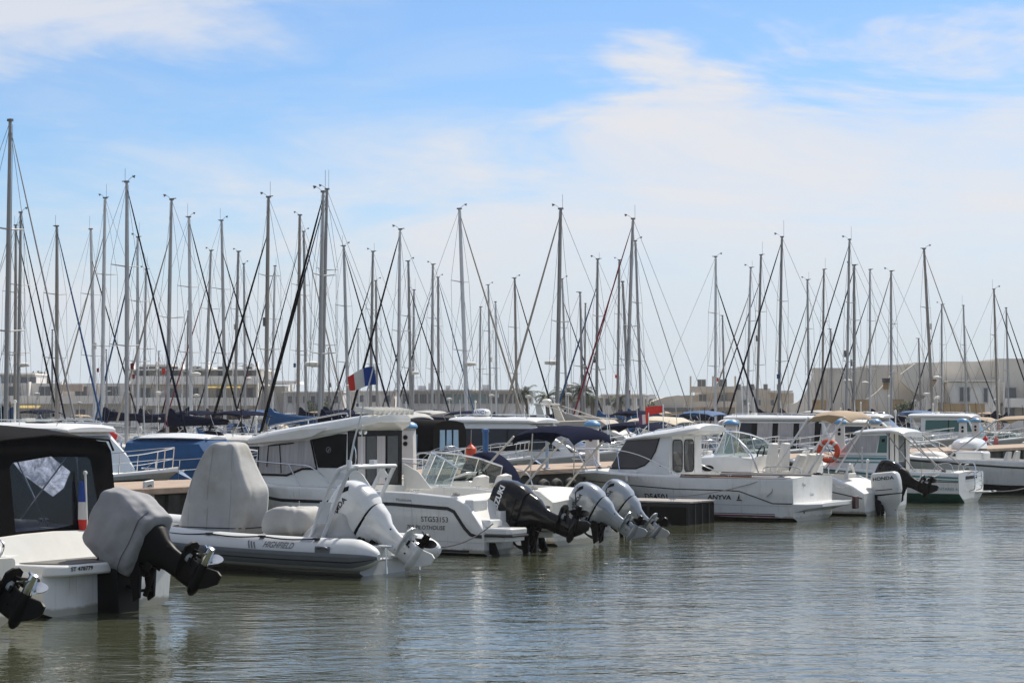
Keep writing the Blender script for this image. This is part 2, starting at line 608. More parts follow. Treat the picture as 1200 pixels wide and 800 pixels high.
def on_surf(bv, poly, axis, sgn, off=.006, thick=.03, step=.12):
    """closed outline laid on a surface: poly holds the two other coordinates; the panel is cut into a grid so it hugs curves"""
    i = 'xyz'.index(axis)
    bm = bmesh.new()
    f = bm.faces.new([bm.verts.new((a, b, 0)) for a, b in poly])
    bmesh.ops.triangulate(bm, faces=[f])
    for ax in (0, 1):
        lo = min(p[ax] for p in poly)
        hi = max(p[ax] for p in poly)
        n = max(1, int((hi - lo) / step))
        for k in range(1, n):
            no = [0, 0, 0]
            no[ax] = 1
            co = [0, 0, 0]
            co[ax] = lo + (hi - lo) * k / n
            bmesh.ops.bisect_plane(bm, geom=bm.verts[:] + bm.edges[:] + bm.faces[:], plane_co=co, plane_no=no, dist=1e-5)
    bm.verts.index_update()
    out = []
    for v_ in bm.verts:
        c = [v_.co.x, v_.co.y]
        c.insert(i, 0)
        out.append(project(bv, c, axis, sgn, off))
    g = M()
    idx = {}
    for k, p in enumerate(out):
        if p is not None:
            idx[k] = len(g.v)
            g.v.append(tuple(p))
    d = V((0, 0, 0))
    d[i] = -sgn * thick
    rim = {}
    for fc in bm.faces:
        ids = [v_.index for v_ in fc.verts]
        if all(k in idx for k in ids):
            g.f.append(tuple(idx[k] for k in ids))
            g.mi.append(0)
            for a, b in zip(ids, ids[1:] + ids[:1]):
                key = (min(a, b), max(a, b))
                rim[key] = None if key in rim else (a, b)
    low = {}
    for e in rim.values():
        if e is None:
            continue
        for k in e:
            if k not in low:
                low[k] = len(g.v)
                g.v.append(tuple(out[k] + d))
        a, b = e
        g.f.append((idx[a], low[a], low[b], idx[b]))
        g.mi.append(0)
    bm.free()
    return g


def ribbon(bv, line, hh, axis='y', sgn=1, off=.006, step=.12, thick=.0):
    """painted line or rubbing strip following a surface; line = (x,z) points, hh half height"""
    i = 'xyz'.index(axis)
    fine = []
    for a, b in zip(line, line[1:]):
        L = math.hypot(b[0] - a[0], b[1] - a[1])
        m = max(1, int(L / step))
        fine += [(a[0] + (b[0] - a[0]) * j / m, a[1] + (b[1] - a[1]) * j / m) for j in range(m)]
    fine.append(line[-1])
    g = M()
    rings = []
    for k, (x, z) in enumerate(fine):
        a = fine[max(0, k - 1)]
        b = fine[min(len(fine) - 1, k + 1)]
        t = V((b[0] - a[0], b[1] - a[1])).normalized()
        nx, nz = -t.y * hh, t.x * hh
        row = []
        for s_ in (-1, 1):
            c = [x + nx * s_, z + nz * s_]
            c.insert(i, 0)
            q = project(bv, c, axis, sgn, off)
            if q is None:
                row = None
                break
            row.append(q)
        if row:
            if thick:
                d = V((0, 0, 0))
                d[i] = -sgn * thick
                row = [row[0] + d, row[0], row[1], row[1] + d]
            rings.append(row)
    if len(rings) > 1:
        g.loft(rings, closed=bool(thick), cap=bool(thick))
    return g


def text_mesh(body, size, shear=0.0, extrude=0.0, bold=0.0):
    cu = bpy.data.curves.new('txt', 'FONT')
    cu.body = body
    cu.size = size
    cu.align_x = 'CENTER'
    cu.align_y = 'CENTER'
    cu.shear = shear
    cu.extrude = extrude
    cu.offset = bold
    cu.resolution_u = 3
    o = bpy.data.objects.new('txt', cu)
    COL.objects.link(o)
    bpy.context.view_layer.update()
    dg = bpy.context.evaluated_depsgraph_get()
    me = bpy.data.meshes.new_from_object(o.evaluated_get(dg))
    vs = [V(v_.co) for v_ in me.vertices]
    fs = [tuple(p.vertices) for p in me.polygons]
    bpy.data.objects.remove(o)
    bpy.data.curves.remove(cu)
    bpy.data.meshes.remove(me)
    return vs, fs


def lettering(bv, body, size, at, mt, parent, axis='y', sgn=1, dirx=-1, shear=0.0, wide=1.0, rot=0.0, off=.008, bold=0.0, name='lettering', stand=None):
    """words laid on a surface; at = position in the two other coordinates, dirx = reading direction"""
    vs, fs = text_mesh(body, size, shear, bold=bold)
    i = 'xyz'.index(axis)
    c_, s_ = math.cos(rot), math.sin(rot)
    out = []
    for p in vs:
        a, b = p.x * wide, p.y
        a, b = a * c_ - b * s_, a * s_ + b * c_
        c = [at[0] + dirx * a, at[1] + b]
        c.insert(i, 0)
        if stand is not None:
            c[i] = stand
            q = V(c)
        else:
            q = project(bv, c, axis, sgn, off)
        out.append(q)
    ok = [q is not None for q in out]
    fs = [f for f in fs if all(ok[j] for j in f)]
    out = [q if q is not None else V((0, 0, 0)) for q in out]
    g = M()
    g.add(out, fs)
    return obj(name, g, mt, parent, fixn=False)


# ------------------------------------------------------------------ boat building
def hull(L, B, sheer, x0=0.0, tw=.92, s0=.38, p=2.3, cr=.86, zk=-.35, zc0=.04, zc1=None, kr=.86, flare=.65, cock=None, gw=.14, n=26, camber=.04, lip=.035):
    """lofted hull; bow +X, port +Y, water at z=0. materials: 0 topsides, 1 bottom, 2 deck"""
    zb = interp(sheer, L)
    if zc1 is None:
        zc1 = zb * .62
    st = [(i / n) ** .92 for i in range(n + 1)]
    sts = [(s, None) for s in st]
    if cock:
        c0 = (cock[0] - x0) / (L - x0)
        c1 = (cock[1] - x0) / (L - x0)
        sts = [(s, c0 < s < c1) for s in st] + [(c0, False), (c0 + 1e-4, True), (c1, True), (c1 + 1e-4, False)]
        sts.sort(key=lambda q: q[0])
    rings = []
    for s, inc in sts:
        bow = 0 if s < s0 else ((s - s0) / (1 - s0)) ** p
        bg = B / 2 * (tw + (1 - tw) * min(1, s / .4)) * (1 - bow) + .015
        sc = s0 - .08
        cb = 0 if s < sc else ((s - sc) / (1 - sc)) ** (p * .72)
        bc = min(bg - .01, B / 2 * (tw + (1 - tw) * min(1, s / .4)) * cr * (1 - cb) + .01)
        xg = x0 + s * (L - x0)
        xk = x0 + s * (L * kr - x0)
        zg = interp(sheer, xg)
        kk = max(0, (s - .55) / .45)
        zkk = zk + (zb * .35 - zk) * kk ** 2.2
        zc = zc0 + (zc1 - zc0) * max(0, (s - .25) / .75) ** 1.7
        zc = min(max(zc, zkk + .02), zg - .12)
        zm = zc + .5 * (zg - zc)
        xc = xk + (xg - xk) * .35
        xm = xk + (xg - xk) * .65
        bm_ = bc + (bg - bc) * flare
        step = min(.035, bg * .1)
        inn = max(bg - gw, .004)
        zi = cock[2] if (cock and inc) else zg + lip
        half = [(xk, 0, zkk), (xc, bc, zc), (xc, min(bc + step, bm_), zc + .012), (xm, bm_, zm), (xg, bg, zg - .03), (xg, bg - .012 * min(1, bg * 5), zg + .01),
                (xg, max(bg - .04, .003), zg + lip), (xg, inn, zg + lip), (xg, inn, zi), (xg, inn * .5, zi + (camber * .75 if not inc else 0)), (xg, 0, zi + (camber if not inc else 0))]
        ring = [V(q) for q in half] + [V((q[0], -q[1], q[2])) for q in half[-2:0:-1]]
        rings.append(ring)
    g = M()
    m_h = [1, 0, 0, 0, 0, 0, 0, 0, 2, 2]
    g.loft(rings, mis=m_h + m_h[::-1])
    return g


def house(secs, r=.09):
    """cabin trunk from sections (x, zbottom, ztop, halfwidth bottom, halfwidth top, crown)"""
    rings = []
    for x, zb, zt, wb, wt, cr in secs:
        q = min(r, (zt - zb) * .3)
        half = [(wb, zb), (wb + (wt - wb) * .5, (zb + zt) / 2), (wt, zt - q), (wt - q * .3, zt - q * .3), (wt - q, zt), (wt * .5, zt + cr * .75), (0, zt + cr)]
        ring = [V((x, a, b)) for a, b in half] + [V((x, -a, b)) for a, b in half[-2::-1]]
        rings.append(ring)
    return M().loft(rings)


def roof_slab(secs):
    """moulded roof from sections (x, z underside, z top edge, halfwidth, crown)"""
    rings = []
    for x, z0, z1, wd, cr in secs:
        h = z1 - z0
        half = [(0, z0), (wd * .6, z0), (wd - .05, z0), (wd, z0 + .35 * h), (wd - .01, z0 + .7 * h), (wd - .07, z1), (wd * .5, z1 + cr * .75), (0, z1 + cr)]
        rings.append([V((x, a, b)) for a, b in half] + [V((x, -a, b)) for a, b in half[-2:0:-1]])
    return M().loft(rings)


def rail(parent, pts, posts=(), r=.014, m=None, name='rail', mid=None, sm=5):
    g = M()
    g.tube(catmull(pts, sm), r, 6)
    for a, b in posts:
        g.tube([a, b], r * .9, 6)
    if mid:
        g.tube(catmull(mid, sm), r * .7, 6)
    return obj(name, g, m or STEEL, parent)


def bow_rail(parent, hm, L, x_aft, hgt, z_at, B, posts=5, split=False):
    """pulpit following the gunwale on both sides"""
    bv = hm.bvh()
    g = M()
    sides = {1: [], -1: []}
    for sg in (1, -1):
        for k in range(posts + 1):
            f = k / posts
            x = x_aft + (L * .96 - x_aft) * f
            hit = bv.ray_cast(V((x, 4 * sg, interp(z_at, x) - .05)), V((0, -sg, 0)))
            y = hit[0].y - .06 * sg if hit[0] is not None else 0
            if abs(y) < .06:
                y = .06 * sg
            base = V((x, y, interp(z_at, x)))
            top = V((x + .05, y, interp(z_at, x) + hgt * (0.05 if k == 0 else 1)))
            sides[sg].append((base, top))
    line = [t for b, t in sides[1]] + [t for b, t in reversed(sides[-1])]
    g.tube(catmull(line, 5), .014, 6)
    mid = [b.lerp(t, .5) for b, t in sides[1][1:]] + [b.lerp(t, .5) for b, t in reversed(sides[-1][1:])]
    g.tube(catmull(mid, 4), .008, 5)
    for sg in (1, -1):
        for b, t in sides[sg][1:]:
            g.tube([b, t], .012, 6)
    return obj('bow_rail', g, STEEL, parent)


def superring(xc, yc, z, lx, ly, e=2.6, n=28, cut=0):
    out = []
    for k in range(n):
        a = 2 * math.pi * k / n
        c, s = math.cos(a), math.sin(a)
        out.append(V((xc + lx * math.copysign(abs(c) ** (2 / e), c), yc + ly * math.copysign(abs(s) ** (2 / e), s), z)))
    return out


def propeller(g, c, R_, blades=3, pitch=.55, n=7):
    """hub along X with twisted blades"""
    g.lathe([(.01, -.14), (.045, -.13), (.055, -.05), (.055, .09), (.04, .12)], c, 'X', 14)
    for b in range(blades):
        a0 = 2 * math.pi * b / blades + .4
        rows = []
        for i in range(n + 1):
            f = i / n
            r = .045 + (R_ - .045) * f
            chord = R_ * (.28 + .62 * math.sin(math.pi * (.18 + .72 * f))) * (1 if f < .99 else .5)
            th = math.atan2(pitch * R_, r * 1.2)
            row = []
            for q in (-.5, -.17, .17, .5):
                s_ = q * chord
                ang = a0 + s_ * math.cos(th) / r * .8 - .25 * f
                x = c[0] + s_ * math.sin(th) - .05 * f
                row.append((r, ang, x))
            rows.append(row)
        for side in (1,):
            rings = []
            for row in rows:
                ring = [V((x + .006, c[1] + r * math.cos(a), c[2] + r * math.sin(a))) for r, a, x in row]
                ring += [V((x - .006, c[1] + r * math.cos(a), c[2] + r * math.sin(a))) for r, a, x in reversed(row)]
                rings.append(ring)
            g.loft(rings)
    return g


def outboard(boat, loc, tilt, k=1.0, cowl=WHITEENG, leg=WHITEENG, trim=BLACK, prop=BLACK, words=None, ink=INK, label=None, cover=None, steer=0.0, number=None, style=0):
    """outboard motor hung on a transom: the mid section is the part, its cowling, gearcase and propeller are sub-parts"""
    # clamp bracket stays upright on the transom
    br = M()
    for sg in (-1, 1):
        br.prism([V((.10, sg * .11, .16)), V((-.06, sg * .11, .14)), V((-.15, sg * .11, -.02)), V((-.13, sg * .11, -.36)), V((-.04, sg * .11, -.42)), V((.02, sg * .11, -.1)), V((.10, sg * .11, .05))], (0, .045 * sg, 0))
    br.tube([(-.04, -.19, .06), (-.04, .19, .06)], .03, 10)
    br.tube([(-.1, 0, -.35), (-.24, 0, .0)], .035, 10)
    br.tube([(-.1, -.14, -.28), (-.1, .14, -.28)], .02, 8)
    br.tube(catmull([(.08, .05, .2), (.25, .2, .28), (.45, .22, .1), (.5, .2, -.1)], 6), .022, 7)
    br.tube(catmull([(.08, -.03, .2), (.3, .1, .3), (.5, .12, .12), (.52, .12, -.1)], 6), .016, 7)
    bo = obj('motor_bracket', br, trim, boat, bevel=.006)
    bo.location = loc
    bo.scale = (k, k, k)
    g = M()
    # mid section
    rings = [superring(-.30, 0, z, lx, ly, e) for z, lx, ly, e in ((.10, .35, .20, 2.8), (.0, .33, .185, 2.8), (-.10, .27, .155, 2.6), (-.22, .19, .108, 2.5), (-.38, .155, .082, 2.4), (-.58, .15, .064, 2.2))]
    for i, r_ in enumerate(rings):
        if i >= 2:
            for q in r_:
                q.x -= .04
    g.loft(rings)
    # anti-ventilation plate
    pl = [V((-.22, 0, -.59)), V((-.27, .10, -.59)), V((-.40, .145, -.59)), V((-.66, .125, -.59)), V((-.71, .05, -.59)), V((-.71, -.05, -.59)), V((-.66, -.125, -.59)), V((-.40, -.145, -.59)), V((-.27, -.10, -.59))]
    g.prism(pl, (0, 0, .022))
    m = obj('outboard_motor', g, leg, boat)
    m.location = loc
    m.rotation_euler = (0, R(tilt), steer)
    m.scale = (k, k, k)
    if label:
        m['label'] = label
    # gearcase and skeg
    q = M()
    q.loft([superring(-.36, 0, z, lx, ly, 2.0) for z, lx, ly in ((-.57, .175, .062), (-.70, .175, .048), (-.84, .165, .052))])
    q.lathe([(.005, -.12), (.035, -.14), (.060, -.19), (.074, -.28), (.074, -.42), (.062, -.54), (.05, -.58)], (0, 0, -.84), 'X', 18)
    q.prism([V((-.22, -.014, -.87)), V((-.54, -.014, -.87)), V((-.60, -.014, -1.06)), V((-.58, -.014, -1.13)), V((-.46, -.014, -1.13)), V((-.34, -.014, -1.02))], (0, .028, 0))
    q.prism([V((-.50, -.008, -.61)), V((-.64, -.008, -.61)), V((-.66, -.008, -.70)), V((-.56, -.008, -.69))], (0, .016, 0))
    obj('gearcase', q, leg, m)
    for sg in (-1, 1):
        bl = M()
        for x_, z_ in ((-.24, -.30), (-.44, -.30), (-.24, -.54), (-.46, -.54), (-.30, -.70), (-.42, -.70)):
            yv = .062 if z_ > -.5 else .05
            obj('bolt', M().lathe([(.002, 0), (.013, 0), (.013, .012), (.008, .018), (.002, .018)], (x_ - .04, sg * yv if sg > 0 else -yv - .018, z_), 'Y', 8), trim, m)
        bl.box((-.50, sg * .055, -.66), (.09, .012, .035))
        obj('water_intake', bl, trim, m)
    ex = M()
    ex.lathe([(.03, -.03), (.055, -.03), (.055, .03), (.03, .03)], (-.50, 0, -.615), 'Z', 12)
    ex.box((-.52, 0, -.625), (.10, .05, .04))
    obj('anode', ex, GELG, m)
    pp = propeller(M(), (-.66, 0, -.84), .19)
    obj('propeller', pp, prop, m, ang=60)
    # black fittings between cowl and leg: hoses, tilt ram, wiring
    t = M()
    t.loft([superring(-.27, 0, z, lx, ly, 2.8) for z, lx, ly in ((.09, .345, .20), (.135, .35, .205))])
    t.box((-.02, 0, -.05), (.10, .17, .26))
    t.tube(catmull([(.10, .05, .12), (.20, .08, .16), (.28, .06, .06), (.26, .02, -.1)], 6), .022, 8)
    t.tube(catmull([(.10, -.05, .12), (.22, -.08, .18), (.32, -.05, .08), (.30, -.02, -.1)], 6), .018, 8)
    t.box((-.12, .1, -.18), (.10, .02, .1))
    t.box((-.12, -.1, -.18), (.10, .02, .1))
    obj('motor_fittings', t, trim, m, bevel=.005)
    if cover is None:
        c = M()
        if style == 1:      # squarer old cowl
            sec = ((.13, -.27, .36, .205, 4.2), (.22, -.28, .375, .215, 4.4), (.45, -.28, .375, .215, 4.4), (.60, -.27, .36, .205, 4.0), (.66, -.26, .33, .18, 3.4), (.685, -.25, .27, .13, 3.0))
        elif style == 2:    # flat-topped dark cowl
            sec = ((.13, -.28, .37, .215, 3.4), (.24, -.30, .41, .235, 3.6), (.48, -.31, .42, .24, 3.6), (.68, -.29, .40, .225, 3.6), (.76, -.27, .36, .19, 3.2), (.785, -.25, .30, .14, 3.0))
        else:               # tapering modern cowl
            sec = ((.13, -.27, .36, .215, 3.0), (.22, -.29, .395, .24, 3.3), (.42, -.30, .405, .25, 3.6), (.60, -.285, .385, .24, 3.7), (.70, -.27, .36, .222, 3.6), (.765, -.255, .325, .19, 3.3), (.80, -.245, .27, .145, 3.0), (.812, -.24, .18, .09, 2.6))
        c.loft([superring(xc, 0, z, lx, ly, e, 36) for z, xc, lx, ly, e in sec])
        co = obj('cowling', c, cowl, m)
        bv = c.bvh()
        tr = M()
        if style == 0:
            # dark seam sweeping from the front foot up and over the back, dark vent on the aft face
            for sg in (1, -1):
                r_ = ribbon(bv, [(.06, .15), (.02, .27), (-.16, .50), (-.36, .66), (-.50, .70)], .012, 'y', sg, .004)
                o_ = len(tr.v)
                tr.add(r_.v, r_.f)
                r2 = on_surf(bv, [(.07, .14), (.045, .30), (-.02, .27), (-.10, .14)], 'y', sg, .005, .02, .08)
                tr.add(r2.v, r2.f)
                r3 = on_surf(bv, [(-.40, .665), (-.52, .665), (-.60, .60), (-.55, .56), (-.46, .62)], 'y', sg, .006, .02, .06)
                tr.add(r3.v, r3.f)
        else:
            for sg in (1, -1):
                r_ = ribbon(bv, [(.09, .235), (-.62, .235)], .010, 'y', sg, .004)
                tr.add(r_.v, r_.f)
        if tr.v:
            obj('cowling_trim', tr, trim, m, fixn=False)
        if words:
            for sg in (1, -1):
                if style == 1:
                    lettering(bv, words, .12, (-.28, .52), ink, m, 'y', sg, -sg, wide=1.25, bold=.003)
                elif style == 2:
                    lettering(bv, words, .145, (-.37, .565), ink, m, 'y', sg, -sg, wide=1.0, bold=.006, off=.01)
                else:
                    lettering(bv, words, .115, (-.20, .555), ink, m, 'y', sg, -sg, wide=1.1, rot=R(-8), bold=.003)
        if number:
            lettering(bv, number, .15, (-.24, .0), ink, m, 'z', 1, -1, wide=1.2, rot=R(90) * 0, bold=.003)
    else:
        c = M()
        rings = []
        for i in range(25):
            f = i / 24
            z = -.02 + f * .84
            a = math.sin(math.pi * (.25 + .55 * f)) ** .5
            rings.append(superring(-.29 + .02 * f, 0, z, .43 * a + .03, .275 * a + .02, 3.6, 48))
        c.loft(rings)
        c.wobble(.03, 3.0, 3)
        c.creases((-.29, 0, .35), .032, 4.2, 4, .7)
        mc = obj('motor_cover', c, cover, m, ang=80, sub=1)
        cb_ = c.bvh()
        ds = M()
        for sg in (1, -1):
            r_ = ribbon(cb_, [(-.72, .10), (-.29, .08), (.14, .10)], .008, 'y', sg, .005, .05)
            ds.add(r_.v, r_.f)
        obj('cover_strap', ds, mat('strap_webbing', (.10, .10, .11), .9), mc, fixn=False)
    return m


def bimini_frame(parent, feet, top, r=.014):
    g = M()
    for a, b in zip(feet, top):
        g.tube([a, b], r, 8)
    return obj('bimini_frame', g, ALUW, parent)


def canopy(name, parent, secs, mt, wob=.008):
    """soft top as a slightly sagging thick sheet: sections (x, z, halfwidth, drop at the edge)"""
    rings = []
    for x, z, wd, dr in secs:
        top, bot = [], []
        for k in range(13):
            f = -1 + k / 6
            zz = z - dr * abs(f) ** 3
            top.append(V((x, f * wd, zz)))
            bot.append(V((x, f * wd * .985, zz - .035)))
        rings.append(top + bot[::-1])
    g = M().loft(rings)
    g.wobble(wob, 3.0, 2)
    return obj(name, g, mt, parent, ang=60)


def screen(parent, base, top, glass=GLASSC, frame=STEEL, r=.018):
    """wrap-around windscreen: base and top rows of points from port quarter round the front to starboard"""
    g = M()
    n = len(base)
    for i in range(n - 1):
        a, b, c, d = V(base[i]), V(base[i + 1]), V(top[i + 1]), V(top[i])
        nn = (b - a).cross(d - a).normalized() * .008
        g.prism([a, b, c, d], nn)
    so = obj('windscreen', g, glass, parent)
    f = M()
    f.tube([V(p) for p in top], r, 7)
    f.tube([V(p) for p in base], r * .7, 6)
    for i in range(n):
        f.tube([V(base[i]), V(top[i])], r * .7, 6)
    obj('screen_frame', f, frame, so)
    return so


def seat(parent, c, w_=.5, mt=None, h=.55, rz=0):
    g = M()
    g.box((0, 0, .22), (.48, w_, .16))
    g.box((.05, 0, .07), (.3, w_ * .7, .16))
    rings = []
    for f in (0, .3, .6, .85, 1):
        ww = w_ * (.5 - .12 * f ** 3)
        x = -.20 - .14 * f
        z = .26 + h * f
        t = .07 - .03 * f
        rings.append([V((x + t, ww, z)), V((x + t, 0, z + .03)), V((x + t, -ww, z)), V((x - t, -ww, z)), V((x - t, 0, z + .03)), V((x - t, ww, z))])
    g.loft(rings)
    o = obj('helm_seat', g, mt or VINYLSEAT, parent, bevel=.03)
    o.location = c
    o.rotation_euler = (0, 0, rz)
    return o


def cleat(g, c):
    c = V(c)
    g.tube([c + V((-.09, 0, .05)), c + V((.09, 0, .05))], .012, 6)
    g.tube([c + V((-.03, 0, 0)), c + V((-.03, 0, .05))], .01, 6)
    g.tube([c + V((.03, 0, 0)), c + V((.03, 0, .05))], .01, 6)


def fender(loc, r=.11, L=.5, mt=None, label='', group=None):
    g = M()
    g.lathe([(.02, L * .5 + .08), (.03, L * .5 + .02), (r * .7, L * .42), (r, L * .3), (r, -L * .3), (r * .7, -L * .42), (.03, -L * .5), (.02, -L * .5 - .05)], n=16)
    t = thing('fender', label, 'fender', loc, 0, group)
    obj('fender_body', g, mt or GEL2, t)
    q = M()
    q.tube([(0, 0, L * .5 + .06), (.01, 0, L * .5 + .45)], .008, 5)
    obj('hanging_line', q, ROPE, t)
    return t


def line(a, b, sag, mt, label, r=.011, group=None, n=14):
    a, b = V(a), V(b)
    pts = []
    for i in range(n + 1):
        f = i / n
        p = a.lerp(b, f)
        p.z -= sag * 4 * f * (1 - f)
        pts.append(p)
    o = obj('mooring_line', M().tube(pts, r, 6), mt)
    tag(o, label, 'mooring line', group)
    return o


def deck_gear(o, hm, xs, seed=1):
    """cleats, fuel cap, rod holders and a grab rail along both gunwales"""
    bv = hm.bvh()
    rnd = random.Random(seed)
    for sg in (1, -1):
        for i, x in enumerate(xs):
            hit = bv.ray_cast(V((x, 5 * sg, interp([(0, .55), (8, 1.0)], x) - .05)), V((0, -sg, 0)))
            if hit[0] is None:
                continue
            y = hit[0].y - .075 * sg
            top = bv.ray_cast(V((x, y, 5)), V((0, 0, -1)))
            if top[0] is None:
                continue
            z = top[0].z
            g = M()
            if i % 3 == 2:
                g.lathe([(.004, 0), (.045, .0), (.045, .008), (.02, .014), (.004, .014)], (x, y, z), n=12)
                obj('filler_cap', g, STEEL, o)
            else:
                cleat(g, (x, y, z))
                obj('deck_cleat', g, STEEL, o)
                if i % 2 == 0:
                    q = M()
                    pts = [(x + .10 * math.cos(a * .9) * (1 - .03 * a), y - sg * .02 + .035 * math.sin(a * .9), z + .02 + .004 * a) for a in range(16)]
                    q.tube(pts, .010, 5)
                    obj('rope_turns', q, rnd.choice([ROPE, ROPED]), o)


HEAD = R(149.5)
HV = V((math.cos(HEAD), math.sin(HEAD), 0))
PV = V((-math.sin(HEAD), math.cos(HEAD), 0))


def frame_pt(S, x, y, z, rz=HEAD):
    c, s = math.cos(rz), math.sin(rz)
    return V((S[0] + x * c - y * s, S[1] + x * s + y * c, z))


# ------------------------------------------------------------------ water, land, quay
def water_mat():
    m = bpy.data.materials.new('harbour_water')
    m.use_nodes = True
    t = m.node_tree
    b = t.nodes['Principled BSDF']
    b.inputs['Roughness'].default_value = .04
    b.inputs['IOR'].default_value = 1.333
    tcn = t.nodes.new('ShaderNodeTexCoord')
    vec = tcn.outputs['Object']
    mp = nd(t, 'ShaderNodeMapping')
    mp.inputs['Rotation'].default_value = (0, 0, R(12))
    mp.inputs['Scale'].default_value = (.55, 1.0, 1)
    t.links.new(vec, mp.inputs[0])
    mp2 = nd(t, 'ShaderNodeMapping')
    mp2.inputs['Rotation'].default_value = (0, 0, R(-24))
    mp2.inputs['Scale'].default_value = (.6, 1.0, 1)
    t.links.new(vec, mp2.inputs[0])
    a = ncol(t, mp.outputs[0], 0.8, 2, .5, .4)
    c = ncol(t, mp2.outputs[0], 2.6, 3, .55, .5)
    d = ncol(t, mp.outputs[0], 8.0, 2, .5)
    calm = ncol(t, vec, .09, 2)
    amp = math_n(t, 'ADD', math_n(t, 'MULTIPLY', smooth(t, calm, .35, .65), .6), .55)
    h = math_n(t, 'ADD', math_n(t, 'MULTIPLY', a, WAVE[0]), math_n(t, 'ADD', math_n(t, 'MULTIPLY', c, WAVE[1]), math_n(t, 'MULTIPLY', d, WAVE[2])))
    h = math_n(t, 'MULTIPLY', h, amp)
    bp = nd(t, 'ShaderNodeBump')
    bp.inputs['Strength'].default_value = 1.0
    bp.inputs['Distance'].default_value = 1.0
    t.links.new(h, bp.inputs['Height'])
    t.links.new(bp.outputs[0], b.inputs['Normal'])
    n = ncol(t, vec, .05, 3)
    mx = nd(t, 'ShaderNodeMix', data_type='RGBA')
    t.links.new(n, mx.inputs[0])
    mx.inputs[6].default_value = (.046, .052, .031, 1)
    mx.inputs[7].default_value = (.062, .068, .042, 1)
    t.links.new(mx.outputs[2], b.inputs['Base Color'])
    return m


HAZE = .00018
WAVE = (.036, .030, .009)
g = M()
g.add([(-3000, -60, 0), (3000, -60, 0), (3000, 5000, 0), (-3000, 5000, 0)], [(0, 1, 2, 3)])
kind(obj('water', g, water_mat()), 'structure')
LAND = mat('dry_ground', (.26, .23, .18), .95, var=.15, nscale=.2)
g = M()
g.box((0, 2200, -.6), (6000, 4000, 3.0))
kind(obj('land', g, LAND), 'structure')
g = M()
g.box((0, 199.3, -.4), (1200, 1.2, 3.3))
kind(obj('sea_wall', g, CONC), 'structure')['kind'] = 'structure'

O0 = V((.4, 38.0, 0))


def TQ(t, q, z=0.0):
    return O0 + V((.507, .862, 0)) * t + HV * q + V((0, 0, z))


def px_at_q(px, q):
    """ground point on the photo column px in the row at distance q behind the sterns"""
    dx = (px - 600) / FPX
    h = (-.862, .507)
    k = (O0.x * h[0] + O0.y * h[1] + q) / (dx * h[0] + 1 * h[1])
    P = V((dx * k, k, 0))
    t = (P - O0).dot(V((.507, .862, 0)))
    return P, k, t


# the quay: planked top on a dark concrete wall
q = bpy.data.objects.new('quay', None)
COL.objects.link(q)
q.location = O0
q.rotation_euler = (0, 0, HEAD)
q['kind'] = 'structure'
g = M()
g.box((10.0, -55, 1.13), (3.0, 160, .14))
kind(obj('quay_top', g, DOCKTOP, q, bevel=.02), 'structure')
g = M()
g.box((10.0, -55, .0), (2.7, 159.6, 2.1))
for k in range(53):
    g.box((8.62, 24 - 3 * k, .1), (.14, .35, 1.9))
kind(obj('quay_wall', g, CONCD, q, bevel=.02), 'structure')
for qa, qb, z in ((33.0, 35.0, .55), (65.0, 67.0, .55), (96.5, 98.5, .55)):
    g = M()
    g.box(((qa + qb) / 2, -60, z / 2), (qb - qa, 200, z))
    o = obj('pontoon', g, DOCKTOP)
    o.location = O0
    o.rotation_euler = (0, 0, HEAD)
    kind(o, 'structure')

# light haze over the harbour
hz = bpy.data.materials.new('harbour_haze')
hz.use_nodes = True
hz.node_tree.nodes.clear()
_o = nd(hz.node_tree, 'ShaderNodeOutputMaterial')
_v = nd(hz.node_tree, 'ShaderNodeVolumePrincipled')
_v.inputs['Color'].default_value = (.95, .94, .92, 1)
_v.inputs['Density'].default_value = HAZE
_v.inputs['Anisotropy'].default_value = .2
hz.node_tree.links.new(_v.outputs[0], _o.inputs['Volume'])
g = M()
g.box((0, 300, 8), (1400, 840, 34))
kind(obj('haze', g, hz), 'stuff')

# service pedestals on the quay
PED = [(478, 'white service pedestal with blue cap behind the pilothouse boat cockpit'),
       (694, 'white service pedestal with blue cap behind the navy bimini'),
       (857, 'white service pedestal with blue cap behind the tall curved windscreen'),
       (984, 'white service pedestal with blue cap behind the orange lifebuoy'),
       (1025, 'white service pedestal with blue cap just above the teal boat roof'),
       (1128, 'tall white service pedestal with blue cap before the green windowed boat'),
       (1143, 'rearmost white service pedestal with blue cap, right of its twin')]
for i, (px, lb) in enumerate(PED):
    P, k, t = px_at_q(px, 9.4 if i != 6 else 10.9)
    o = thing('service_pedestal', lb, 'pedestal', (P.x, P.y, 1.2), HEAD + R(18), 'service pedestals along the quay')
    g = M()
    rings = [[V((sx * (.19 - .02 * f), sy * (.17 - .02 * f), .02 + 1.08 * f)) for sx, sy in ((-1, -1), (1, -1), (1, 1), (-1, 1))] for f in (0, 1)]
    g.loft(rings)
    g.box((0, 0, .02), (.46, .42, .05))
    obj('pedestal_body', g, PEDW, o, bevel=.02)
    g = M()
    g.lathe([(.235, 1.14), (.25, 1.19), (.22, 1.25), (.13, 1.30), (.01, 1.32)], n=20)
    obj('pedestal_cap', g, PEDB, o)
    g = M()
    g.box((0, 0, 1.12), (.33, .29, .04))
    obj('pedestal_light', g, CREAMC, o)
    for z in (.92, .76):
        g = M()
        g.lathe([(.055, 0), (.06, .015), (.05, .05), (.01, .055)], (0, 0, 0), 'Y', 14)
        so = obj('power_socket', g, BLACK, o)
        so.location = (0.02, .15, z)
        so['label'] = 'dark round power socket'

